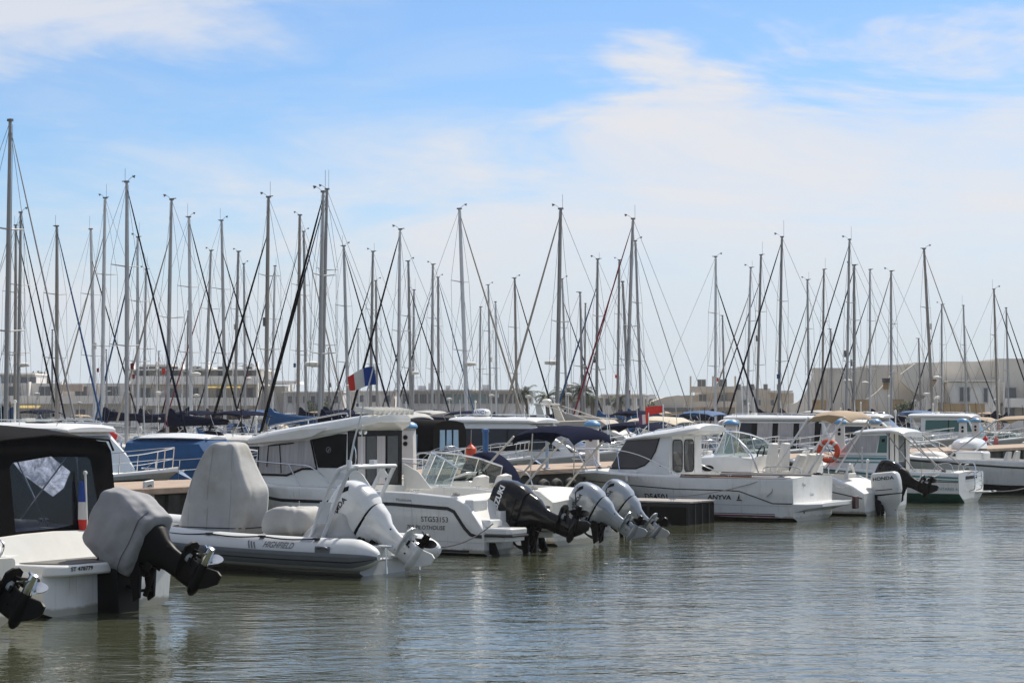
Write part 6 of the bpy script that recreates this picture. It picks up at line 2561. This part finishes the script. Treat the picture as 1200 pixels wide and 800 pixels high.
g = M().loft(rings)
g.wobble(.018, 2.6, 5)
g.wobble(.008, 8, 2)
obj('console_cover', g, NAVYC, o, ang=75, sub=1)
canopy('bimini_top', o, [(2.02, 2.16, .90, .12), (1.92, 2.34, .98, .14), (1.6, 2.42, 1.0, .14), (1.2, 2.44, 1.0, .14), (.85, 2.42, 1.0, .14), (.55, 2.34, .98, .14), (.46, 2.16, .90, .12)], NAVYC)
g = M()
CRT = mat('cream_painted_tube', (.55, .52, .46), .4)
for sg in (1, -1):
    obj('bimini_pole', M().tube([(3.25, sg * 1.02, .92), (1.95, sg * .95, 2.2)], .026, 8), CRT, o)
    obj('bimini_pole', M().tube([(1.88, sg * 1.04, .84), (.62, sg * .96, 2.18)], .026, 8), CRT, o)
    obj('bimini_brace', M().tube([(1.5, sg * 1.0, 1.30), (1.45, sg * .98, 2.28)], .014, 6), CRT, o)
rail(o, [(2.6, 1.06, 1.0), (2.9, 1.06, 1.38), (4.2, .98, 1.52), (5.4, .62, 1.62), (6.05, 0, 1.66), (5.4, -.62, 1.62), (4.2, -.98, 1.52), (2.9, -1.06, 1.38), (2.6, -1.06, 1.0)],
     [((4.2, .98, 1.52), (4.2, .98, .98)), ((5.4, .62, 1.62), (5.4, .62, 1.08)), ((4.2, -.98, 1.52), (4.2, -.98, .98)), ((5.4, -.62, 1.62), (5.4, -.62, 1.08))], name='bow_rail')
g = M()
g.box((1.0, 0, .78), (.5, 1.5, .34))
obj('stern_bench', g, VINYLSEAT, o, bevel=.06)
outboard(o, (-.26, 0, .36), 50, .96, SILVER, SILVER, BLACK, BLACK, words='HONDA')
g = M()
g.tube([(.4, .95, .7), (.15, .98, 1.28)], .012, 6)
g.box((.14, .98, 1.30), (.07, .07, .07))
obj('stern_light', g, BLACK, o)

# --- black floating platform between the boats
g = M()
o = thing('floating_platform', 'low black floating platform with grey boarded top beside the white cabin boat', 'floating platform', (4.30, 49.98, 0), HEAD)
g.box((2.2, -.75, .20), (4.4, 1.5, .64))
obj('float', g, BLACK, o, bevel=.03)
g = M()
for k in range(6):
    g.box((2.2, -.13 - .245 * k, .545), (4.46, .235, .045))
obj('deck_boards', g, mat('grey_boards', (.30, .28, .26), .85, var=.2, nscale=6, stretch=(1, 8, 1)), o, bevel=.006)
g = M()
for x in (.5, 2.1, 3.8):
    cleat(g, (x, -.12, .568))
obj('mooring_cleat', g, STEEL, o)
g = M()
for x in (.02, 1.1, 2.2, 3.3, 4.38):
    g.box((x, .008, .20), (.07, .022, .62))
g.box((2.2, .012, .46), (4.38, .03, .07))
for x in (.35, .75, 1.15):
    g.box((-.008, -x, .20), (.022, .07, .60))
obj('float_ribs', g, RUBBER, o, bevel=.006)
# --- 6: white cabin boat with red waterline
S6 = (8.46, 52.25)
o, hm, ho = boat('cabin_boat', 'white cabin boat with swept grey windscreen and dark red waterline', S6, 7.75, 2.8,
                 [(.85, 1.05), (3.0, 1.06), (5.2, 1.10), (6.8, 1.16), (7.75, 1.10)], bottom=ANTIRED, x0=.85, tw=.95, s0=.46, p=2.4, cr=.93, zc0=.07, cock=(1.3, 4.4, .45), gw=.2)
deck_gear(o, hm, (1.2, 2.6, 3.9, 5.4, 6.9), 6)
strip(hm, ho, [(7.45, .90), (5.9, .85), (4.1, .765), (2.6, .755), (2.3, .74), (1.75, .56), (1.4, .445), (.88, .445)], .013, STRIPE, off=.008, thick=0, name='styling_line')
strip(hm, ho, [(6.6, .60), (4, .40), (.88, .385)], .008, GELG, off=.006, thick=0, name='hull_crease')
strip(hm, ho, [(4.3, .125), (1.35, .125)], .018, REDLINE, off=.006, thick=0, name='waterline_stripe')
strip(hm, ho, [(4.3, .175), (1.35, .175)], .008, INK, off=.006, thick=0, name='waterline_stripe')
hv6 = hm.bvh()
lettering(hv6, 'D54501', .20, (4.72, .545), INK, ho, 'y', 1, -1, wide=1.25, bold=.004)
lettering(hv6, 'ANYVA', .155, (2.86, .575), INK, ho, 'y', 1, -1, wide=1.25, bold=.004, shear=.1)
lettering(hv6, 'Flyer', .13, (.62, .90), INKG, ho, 'x', -1, -1, shear=.3)
lettering(hv6, 'Cabin', .11, (.1, .64), INKG, ho, 'x', -1, -1, shear=.3)
g = M()
for pts in ([(2.40, .50), (2.22, .50), (2.26, .53), (2.36, .53)], [(2.36, .54), (2.30, .54), (2.30, .68)], ):
    r_ = on_surf(hv6, pts, 'y', 1, .008, .004, .05)
    g.add(r_.v, r_.f)
obj('boat_emblem', g, INK, ho)
# swim platform wedge
g = M()
rings = []
for x, zt, zb, wd in ((1.1, .46, .20, 1.28), (.83, .46, .22, 1.28), (.5, .46, .32, 1.25), (.12, .48, .38, 1.16)):
    rings.append([V((x, wd, zb)), V((x, wd + .02, zt - .03)), V((x, wd - .03, zt)), V((x, -wd + .03, zt)), V((x, -wd - .02, zt - .03)), V((x, -wd, zb))])
g.loft(rings)
sp = obj('swim_platform', g, GEL, o, bevel=.01)
g = M()
g.prism([(.12, -1.12, .26), (.12, -.84, .26), (.12, -.84, .58), (.12, -1.12, .58)], (-.09, 0, 0))
obj('platform_fender', g, mat('dark_red_rubber', (.05, .014, .013), .6), sp, bevel=.02)
g = M()
g.lathe([(.005, 0), (.045, 0), (.045, .02), (.005, .02)], (.84, .6, .22), 'X', 10)
obj('drain_fitting', g, REDLINE, ho)
# cabin
cs = house([(6.36, 1.05, 1.22, .86, .80, .02), (6.10, 1.05, 1.62, .92, .82, .04), (5.82, 1.05, 2.03, .96, .84, .05), (4.9, 1.05, 2.12, 1.0, .90, .05), (4.46, 1.05, 2.15, 1.01, .91, .05)], r=.06)
cb = obj('cabin', cs, GEL, o)
cv = cs.bvh()
for sg in (1, -1):
    so = obj('swept_window', on_surf(cv, [(6.30, 1.26), (5.45, 1.27), (5.20, 1.36), (5.02, 1.52), (4.90, 1.72), (4.80, 2.06), (5.80, 1.99)], 'y', sg, .010, .03, .12), MESHC, cb)
    g = M()
    r_ = ribbon(cv, [(6.30, 1.25), (5.45, 1.26), (5.19, 1.35), (5.01, 1.51), (4.88, 1.72), (4.78, 2.07)], .016, 'y', sg, .016, .06)
    g.add(r_.v, r_.f)
    obj('window_seal', g, BLACK, so, fixn=False)
    c = project(cv, (4.72, 0, 1.36), 'y', sg, .0)
    g = M()
    g.sphere(c, .03, 8)
    obj('side_light', g, BLACK, cb)
g = M()
g.box((4.445, 0, 1.58), (.03, 1.84, 1.14))
do = obj('cabin_doors', g, GEL, o)
for ya, yb in ((.86, .30), (.16, -.40)):
    ring = superring(0, 0, 0, (ya - yb) / 2, .42, 7.0, 28)
    g = M().prism([(4.428, (ya + yb) / 2 + p.x, 1.60 + p.y) for p in ring], (-.012, 0, 0))
    wo = obj('door_window', g, GLASSD, do)
    ring = [V((4.418, (ya + yb) / 2 + p.x, 1.60 + p.y)) for p in ring]
    obj('window_seal', M().tube(ring, .014, 5, closed=True), BLACK, wo)
g = M()
for y in (.90, .23, -.48):
    g.box((4.425, y, 1.58), (.014, .018, 1.10))
obj('door_seam', g, GELG, do)
g = M()
g.box((4.445, 0, .74), (.028, 2.2, .54))
obj('aft_bulkhead', g, GEL, o)
obj('windscreen', on_surf(cv, [(-.70, 1.28), (.70, 1.28), (.72, 1.98), (-.72, 1.98)], 'x', 1, .012, .02, .15), MESHC, cb)
rs = [(6.02, 2.00, 2.03, .60, .02), (5.86, 1.98, 2.06, .86, .05), (5.2, 2.05, 2.16, .98, .10), (4.6, 2.09, 2.23, 1.02, .12), (4.25, 2.12, 2.29, 1.02, .12), (3.95, 2.16, 2.34, 1.0, .12), (3.75, 2.22, 2.36, .94, .09), (3.68, 2.26, 2.35, .84, .06)]
rm = roof_slab(rs)
ro = obj('roof', rm, GEL, o)
g = M()
g.tube(catmull([(5.0, .82, 2.22), (4.9, .82, 2.28), (4.4, .84, 2.36), (4.2, .84, 2.40), (4.1, .84, 2.34)], 5), .013, 6)
g.tube(catmull([(5.0, -.82, 2.22), (4.9, -.82, 2.28), (4.4, -.84, 2.36), (4.2, -.84, 2.40), (4.1, -.84, 2.34)], 5), .013, 6)
g.tube([(4.2, .3, 2.40), (4.1, .3, 3.4)], .008, 5)
obj('roof_rail', g, STEEL, ro)
rail(o, [(4.05, 1.2, 1.12), (4.6, 1.16, 1.36), (5.3, 1.1, 1.62), (6.0, .98, 1.74), (6.9, .74, 1.76), (7.6, .34, 1.76), (7.95, .0, 1.76), (7.6, -.34, 1.76), (6.9, -.74, 1.76), (6.0, -.98, 1.74), (5.3, -1.1, 1.62), (4.6, -1.16, 1.36), (4.05, -1.2, 1.12)],
     [((7.6, .34, 1.76), (7.2, .42, 1.18)), ((6.9, .74, 1.76), (6.7, .78, 1.18)), ((6.0, .98, 1.74), (5.9, 1.02, 1.14)), ((7.6, -.34, 1.76), (7.2, -.42, 1.18)), ((6.9, -.74, 1.76), (6.7, -.78, 1.18)), ((6.0, -.98, 1.74), (5.9, -1.02, 1.14))],
     name='bow_rail', r=.017, mid=[(7.9, 0, 1.48), (7.3, .4, 1.48), (6.8, .76, 1.48)])
for sg in (1, -1):
    obj('side_rail', M().tube([(4.0, sg * 1.26, 1.13), (2.0, sg * 1.28, 1.115)], .022, 6), mat('varnished_brown_trim', (.10, .055, .04), .5), o)
    for x in (5.55, 4.9, 3.3):
        obj('rail_bracket', M().box((x, sg * 1.30, 1.02), (.05, .05, .16)), GEL, o)
strip(hm, ho, [(3.95, 1.085), (1.0, 1.075)], .014, mat('varnished_brown_trim', (.10, .055, .04), .5), off=.012, thick=.03)
g = M()
g.tube([(2.9, 1.2, 1.16), (.4, 1.22, 1.17)], .03, 8)
g.tube([(2.4, 1.10, 1.16), (.9, 1.12, 1.2)], .022, 8)
obj('boathook', g, mat('brushed_pole', (.36, .33, .30), .5), o)
g = M()
g.tube(catmull([(1.62, 1.28, 1.10), (1.4, 1.34, .8), (1.55, 1.36, .62)], 5), .012, 5)
obj('hanging_line', g, ROPE, o)
line(frame_pt(S6, 1.6, 1.33, 1.06), frame_pt(S6, 4.1, 1.7, .58), .1, ROPE, 'pale rope from the white cabin boat down to the black platform', .012)

# --- 7: open sports boat with bimini and white outboard
S7 = (9.85, 55.3)
o, hm, ho = boat('sports_boat', 'white open sports boat with tall curved screen and folded beige bimini', S7, 6.4, 2.2, [(0, .55), (.25, .72), (.9, .98), (2.0, 1.02), (6.4, 1.2)], cock=(.7, 3.0, .45))
deck_gear(o, hm, (1.4, 2.6, 4.2, 5.6), 7)
strip(hm, ho, [(.05, .46), (.9, .62), (1.5, .72), (6.0, 1.0)], .014, STRIPE, off=.008, thick=0)
cs = house([(5.6, .95, 1.05, .5, .4, .02), (4.9, .95, 1.5, .92, .80, .06), (4.0, .95, 1.56, 1.0, .90, .06), (3.25, .95, 1.50, 1.02, .92, .05)])
cb = obj('cuddy', cs, GEL, o)
cv = cs.bvh()
pts = [(4.60 + .0 - .19 * math.cos(k * math.pi / 8) * (1 if True else 0) * 1.0, 1.20 + .085 * math.sin(k * math.pi / 8)) for k in range(16)]
obj('porthole', on_surf(cv, pts, 'y', 1, .01, .02), BLACK, cb)
obj('porthole', on_surf(cv, pts, 'y', -1, .01, .02), BLACK, cb)
base, tp = [], []
for k in range(9):
    a = -1 + k / 4
    base.append((4.85 - 1.55 * abs(a) ** 1.6, -a * .98, 1.54))
    tp.append((4.45 - .75 * abs(a) ** 1.8, -a * .86, 2.22 - .22 * abs(a) ** 3))
so = screen(o, base, tp, GLASSC, STEEL, .022)
g = M()
for sg in (1, -1):
    g.tube(catmull([(3.7, sg * .86, 2.0), (3.3, sg * .92, 1.62), (3.05, sg * .98, 1.1)], 5), .022, 7)
obj('screen_brace', g, STEEL, so)
for y in (.42, -.42):
    g = M()
    g.box((2.75, 0, .95), (.52, .56, .3))
    rings = []
    for f in (0, .35, .7, 1):
        wd = .29 - .10 * f ** 3
        x = 2.55 - .10 * f
        rings.append([V((x + .10, wd, 1.0 + .85 * f)), V((x + .10, -wd, 1.0 + .85 * f)), V((x - .04, -wd, 1.0 + .85 * f)), V((x - .04, wd, 1.0 + .85 * f))])
    g.loft(rings)
    ho_ = obj('helm_seat', g, VINYLSEAT, o, bevel=.04)
    ho_.location = (0.35, y, .05)
for y in (.55, -.15, -.7):
    g = M()
    g.prism([(2.45, -.26, .9), (2.45, .26, .9), (2.1, .24, 1.62), (2.1, -.24, 1.62)], (-.14, 0, -.03))
    g.box((2.1, 0, .85), (.6, .55, .2))
    bo = obj('bucket_seat', g, VINYLSEAT, o, bevel=.05)
    bo.location = (-.1, y, 0)
g = M()
c0 = V((3.25, .35, 1.62))
ring = [c0 + V((-.10 * math.sin(k * math.pi / 10) * .6, .2 * math.cos(k * math.pi / 10), .2 * math.sin(k * math.pi / 10))) for k in range(20)]
g.tube(ring, .018, 6, closed=True)
for k in (3, 10, 17):
    g.tube([ring[k], c0 + V((.08, 0, 0))], .012, 5)
obj('steering_wheel', g, BLACK, o)
canopy('bimini_top', o, [(1.66, 2.56, .92, .10), (1.45, 2.74, .98, .12), (1.0, 2.80, 1.0, .12), (.62, 2.76, .98, .12), (.40, 2.60, .92, .10)], BEIGEC)
g = M()
for sg in (1, -1):
    obj('bimini_pole', M().tube([(2.62, sg * 1.0, 1.10), (1.58, sg * .95, 2.62)], .028, 8), ALUW, o)
    obj('bimini_pole', M().tube([(1.60, sg * 1.02, 1.08), (.55, sg * .96, 2.62)], .028, 8), ALUW, o)
    obj('bimini_strap', M().tube([(1.2, sg * 1.02, 1.06), (.85, sg * .98, 1.55), (1.15, sg * .97, 2.0)], .012, 6), INKG, o)
g = M()
for sg in (1, -1):
    obj('side_rail', M().tube(catmull([(2.9, sg * 1.0, 1.06), (2.8, sg * 1.0, 1.26), (1.9, sg * 1.02, 1.26), (1.8, sg * 1.02, 1.05)], 5), .016, 6), STEEL, o)
outboard(o, (-.02, .05, .40), 6, 1.05, GREYENG, GREYENG, BLACK, BLACK, words='HONDA', style=1)
g = M()
rings = []
for k in range(9):
    a = math.pi * k / 8
    rings.append([V((.75 + .05 * s_, .34 * math.cos(a) * q_, .95 + .42 * math.sin(a) * q_)) for s_, q_ in ((0, 1), (1, 1), (1, .72), (0, .72))])
g.loft(rings)
g.box((.78, 0, .85), (.12, .62, .5))
obj('seat_back', g, VINYLSEAT, o, bevel=.02)

# --- 8: small boat with a tilted black outboard
S8 = (10.85, 58.0)
o, hm, ho = boat('small_open_boat', 'small white open boat with a tilted black outboard beside the teal boat', S8, 5.2, 2.0, [(0, .62), (1.5, .72), (5.2, 1.0)], cock=(.5, 4.2, .35))
strip(hm, ho, [(.05, .54), (1.5, .63), (4.9, .88)], .025, STRIPE)
g = M()
g.box((2.6, 0, .9), (.6, .6, .9))
g.prism([(2.9, -.28, 1.35), (2.9, .28, 1.35), (2.7, .26, 1.65), (2.7, -.26, 1.65)], (-.03, 0, 0))
obj('console', g, GEL, o, bevel=.05)
g = M()
g.tube([(.6, .75, .62), (.55, .75, 1.35)], .03, 8)
g.sphere((.55, .75, 1.38), .06, 8)
obj('stern_post', g, PEDW, o)
outboard(o, (-.05, .0, .60), 66, .95, BLACKGLOSS, BLACK, BLACK, BLACK)

# --- 9: teal trimmed cabin boat
S9 = (14.85, 62.85)
o, hm, ho = boat('teal_cabin_boat', 'white cabin boat with teal stripes and green bottom paint', S9, 6.9, 2.5, [(.80, .88), (3.2, .92), (5.0, 1.0), (6.9, 1.22)], x0=.80, bottom=ANTIGREEN, zc0=.27, tw=.96, s0=.45, cr=.95, cock=(1.1, 3.1, .4))
deck_gear(o, hm, (1.3, 2.2, 3.9, 5.6), 9)
for z0_, hh in ((.78, .030), (.69, .018)):
    strip(hm, ho, [(.82, z0_ - .02), (3.2, z0_ + .04), (6.4, z0_ + .26)], hh, TEAL, off=.008, thick=.02)
strip(hm, ho, [(.82, .63), (3.2, .67)], .012, STRIPE, off=.008, thick=.02)
hv9 = hm.bvh()
lettering(hv9, '736', .21, (2.02, .52), INK, ho, 'y', 1, -1, wide=1.2, bold=.004)
lettering(hv9, 'ANTARES 6.80', .125, (1.1, .42), INKT, ho, 'y', 1, -1, wide=1.1)
g = M()
r_ = on_surf(hv9, [(.55, .70), (-.55, .72), (-.55, .82), (.55, .80)], 'x', -1, .008, .02)
g.add(r_.v, r_.f)
obj('stern_vent', g, BLACK, ho)
cs = house([(5.35, .92, 1.05, .80, .76, .02), (4.86, .92, 1.50, .90, .84, .03), (4.2, .92, 2.08, .96, .86, .04), (3.14, .92, 2.14, .98, .88, .04)], r=.06)
cb = obj('cabin', cs, GEL, o)
cv = cs.bvh()
for sg in (1, -1):
    obj('side_window', on_surf(cv, [(4.74, 1.50), (3.55, 1.50), (3.42, 2.04), (4.22, 2.02)], 'y', sg, .008, .03), CURTAIN, cb)
    so = obj('quarter_window', on_surf(cv, [(3.50, 1.50), (3.18, 1.50), (3.18, 2.04), (3.42, 2.03)], 'y', sg, .008, .03), GLASSG, cb)
    obj('side_light', on_surf(cv, [(3.36, 1.83), (3.26, 1.83), (3.25, 1.93), (3.35, 1.93)], 'y', sg, .02, .02), BLACK, so)
    for z0_, hh in ((1.32, .035), (1.20, .022), (1.40, .010)):
        g = M()
        r_ = ribbon(cv, [(3.18, z0_), (4.9, z0_)], hh, 'y', sg, .008)
        g.add(r_.v, r_.f)
        obj('teal_stripe', g, TEAL, cb, fixn=False)
g = M()
g.box((3.125, 0, 1.52), (.02, 1.76, 1.20))
ac = obj('aft_opening', g, GLASSD, o)
for ya, yb in ((.90, .52), (.44, .12), (-.55, -.92)):
    rings = []
    for k in range(9):
        y = ya + (yb - ya) * k / 8
        x = 3.09 + .012 * math.sin(k * 2.4)
        rings.append([V((x, y, .95)), V((x + .006, y, .95)), V((x + .006, y, 2.10)), V((x, y, 2.10))])
    obj('aft_curtain', M().loft(rings), VINYLSEAT, ac)
g = M()
g.box((3.125, 0, .68), (.02, 2.0, .5))
obj('aft_bulkhead', g, GEL, o)
obj('windscreen', on_surf(cv, [(-.72, 1.35), (.72, 1.35), (.74, 2.0), (-.74, 2.0)], 'x', 1, .01, .02, .15), GLASSD, cb)
rm = roof_slab([(4.38, 2.06, 2.10, .72, .02), (4.24, 2.06, 2.16, .90, .05), (3.6, 2.10, 2.21, .94, .06), (3.1, 2.11, 2.23, .94, .06), (2.8, 2.06, 2.19, .92, .05), (2.66, 2.00, 2.12, .86, .03)])
ro = obj('roof', rm, GEL, o)
g = M()
g.box((3.7, 0, 2.295), (.5, .5, .05))
obj('roof_hatch', g, CREAMC, ro, bevel=.015)
g = M()
g.tube([(3.4, .1, 2.25), (3.35, .1, 3.9)], .010, 5)
g.tube([(3.3, -.2, 2.25), (3.3, -.2, 2.75)], .02, 6)
g.sphere((3.3, -.2, 2.78), .05, 8)
obj('antenna_mast', g, ALUW, ro)
for sg in (1, -1):
    obj('canopy_strut', M().tube([(2.75, sg * .9, 2.10), (1.25, sg * 1.1, .92)], .02, 6), ALUD, o)
    obj('canopy_strut', M().tube([(3.2, sg * .92, 2.12), (2.2, sg * 1.12, .92)], .02, 6), ALUD, o)
    g = M()
    g.tube(catmull([(1.6, sg * 1.15, .92), (1.5, sg * 1.15, 1.15), (1.1, sg * 1.12, 1.18), (1.0, sg * 1.1, .9)], 5), .016, 6)
    obj('stern_rail', g, STEEL, o)
rail(o, [(4.6, 1.1, 1.0), (4.8, 1.08, 1.35), (5.8, .8, 1.6), (6.7, .3, 1.72), (6.9, 0, 1.74), (6.7, -.3, 1.72), (5.8, -.8, 1.6), (4.8, -1.08, 1.35), (4.6, -1.1, 1.0)], [((5.8, .8, 1.6), (5.8, .8, 1.06)), ((5.8, -.8, 1.6), (5.8, -.8, 1.06))], name='bow_rail')
g = M()
g.tube([(3.9, 1.16, .9), (3.9, 1.16, 1.62)], .03, 8)
g.sphere((3.9, 1.16, 1.64), .045, 8)
obj('side_post', g, PEDW, o)
g = M()
for y in (.35, -.35):
    g.tube(catmull([(.78, y, .88), (.60, y, .92), (.58, y, .45), (.75, y, .35)], 5), .018, 6)
for z in (.5, .65, .8):
    g.tube([(.60, .35, z), (.60, -.35, z)], .014, 6)
obj('boarding_ladder', g, STEEL, o)
g = M()
g.prism([(.80, -.35, .26), (.35, -.35, .28), (.35, -1.1, .28), (.80, -1.1, .26)], (0, 0, .05))
obj('swim_platform', g, GEL, o, bevel=.015)
g = M()
g.tube(catmull([(.95, .3, .9), (.9, .3, 1.14), (.78, .3, 1.17)], 4), .02, 6)
obj('stern_cleat', g, STEEL, o)
# lifebuoy on the rail
P = frame_pt(S9, 5.05, 1.08, 1.54)
lb = thing('lifebuoy', 'orange ring lifebuoy with white bands hung on the teal boat rail', 'lifebuoy', P, HEAD + R(0))
g = M()
N = 40
ring = [(.30 * math.cos(2 * math.pi * k / N), 0, .30 * math.sin(2 * math.pi * k / N)) for k in range(N)]
g.tube(ring, .085, 10, closed=True)
obj('ring', g, ORANGE, lb)
for k in range(4):
    a = math.pi / 4 + k * math.pi / 2
    seg = [(.30 * math.cos(a + d), 0, .30 * math.sin(a + d)) for d in (-.13, 0, .13)]
    g = M().tube(seg, .089, 10)
    obj('white_band', g, PEDW, lb)

# --- 10: white boat with navy bottom at the right edge
S10 = (19.1, 70.2)
o, hm, ho = boat('white_launch', 'white launch with navy bottom cut by the right edge of the photo', S10, 7.4, 2.6, [(0, .95), (1.0, 1.05), (5, 1.15), (7.4, 1.35)], bottom=ANTINAVY, zc0=.26, tw=.95, cock=(.5, 4.2, .45))
deck_gear(o, hm, (0.7, 2.4, 4.5, 6.4), 10)
strip(hm, ho, [(.05, .82), (2, .90), (7.0, 1.18)], .03, STRIPE)
g = M()
g.box((3.4, 0, 1.0), (1.0, .9, .8))
obj('console', g, GEL, o, bevel=.08)
for y in (.5, -.5):
    seat(o, (2.3, y, .6), .6)
g = M()
for sg in (1, -1):
    obj('bimini_pole', M().tube([(4.0, sg * 1.1, 1.15), (2.2, sg * 1.1, 2.5)], .03, 8), ALUW, o)
canopy('bimini_top', o, [(2.4, 2.50, 1.05, .1), (2.1, 2.62, 1.08, .12), (1.2, 2.66, 1.08, .12), (.6, 2.56, 1.05, .1)], BEIGEC)
rings = []
for z, wd in ((1.12, .62), (1.2, .70), (1.32, .62), (1.38, .3)):
    rings.append(superring(5.0, 0, z, wd, wd * .8, 2.6, 28))
g = M().loft(rings)
obj('sun_pad', g, VINYLSEAT, o, ang=60)
bow_rail(o, hm, 7.4, 4.2, .5, [(0, .98), (1.0, 1.08), (5, 1.18), (7.4, 1.38)], 2.6, 4)

# upright white dinghy hull on the quay, seen between the teal boat and the launch
P, k, t = px_at_q(1132, 9.0)
o = thing('upturned_dinghy', 'white upturned dinghy on the quay under the tall pedestals', 'dinghy', (P.x, P.y, 1.2), HEAD + R(95))
rings = []
for i in range(11):
    f = i / 10
    wd = .62 * (1 - max(0, (f - .45) / .55) ** 2.2) + .02
    hh = .46 * (1 - .35 * max(0, (f - .5) / .5) ** 2)
    rings.append([V((f * 2.4 - 1.2, wd * math.cos(math.pi * j / 10), .02 + hh * math.sin(math.pi * j / 10) ** .7)) for j in range(11)])
g = M().loft(rings, closed=True)
obj('hull', g, GEL, o)
g = M()
g.tube([(-1.2, 0, .48), (0.4, 0, .49), (1.1, 0, .32)], .025, 6)
obj('keel_strip', g, GELG, o)

# ------------------------------------------------------------------ mooring lines and fenders
line(frame_pt(S3, .42, 1.20, .62), frame_pt(S2, .3, -1.15, .45), .22, ROPED, 'dark rope from the pilothouse boat stern across to the inflatable', .012)
line(frame_pt(S9, .36, -.6, .32), frame_pt(S10, .6, 1.25, .42), .12, ROPED, 'dark rope running from the teal boat stern to the navy bottomed launch', .025)
line(frame_pt(S9, 1.4, 1.25, .86), frame_pt(S8, .3, -.9, .66), .06, ROPE, 'pale rope crossing the side of the teal cabin boat', .018)
line(frame_pt(S5, 5.9, .2, 1.2), TQ(8.4, 8.6, 1.25), .10, ROPED, 'dark bow rope from the navy covered boat to the quay', .014)
line(frame_pt(S6, 7.3, .3, 1.15), TQ(15.3, 8.6, 1.25), .08, ROPE, 'pale bow rope from the white cabin boat to the quay', .016)
line(frame_pt(S1, 6.3, .3, 1.3), TQ(-11.0, 8.6, 1.25), .08, ROPED, 'bow rope from the black canvas cruiser to the quay', .014)
fender(frame_pt(S7, 2.6, 1.22, .55), .11, .5, PEDW, 'white fender hanging between the sports boat and the cabin boat')
fender(TQ(66.6, 12.4, 1.3), .13, .55, REDF, 'red fender hung at the bow of the white day boat, left of a pair', None)
fender(TQ(67.7, 12.2, 1.3), .12, .5, mat('pink_fender', (.55, .16, .15), .5), 'pale red fender hung at the bow of the white day boat, right of a pair', None)
fender(TQ(17.6, 12.2, 1.55), .15, .5, ORANGE, 'orange fender at the bow of the boat with black canvas and blue windows')

fender(frame_pt(S2, 2.9, -1.33, .42), .11, .5, PEDW, 'white fender between the inflatable and the pilothouse boat')
fender(frame_pt(S4, 3.2, 1.30, .62), .11, .5, NAVYC, 'navy fender between the pilothouse boat and the cream bowrider')
fender(frame_pt(S9, 1.9, 1.40, .55), .11, .5, PEDW, 'white fender hanging on the side of the teal cabin boat')
line(frame_pt(S2, 5.3, .1, .85), TQ(-7.0, 8.6, 1.25), .10, ROPED, 'dark bow rope from the inflatable to the quay', .014)
line(frame_pt(S7, .5, 1.05, .75), frame_pt(S6, 1.0, -1.2, 1.08), .12, ROPE, 'pale rope slung between the sports boat and the white cabin boat', .012)
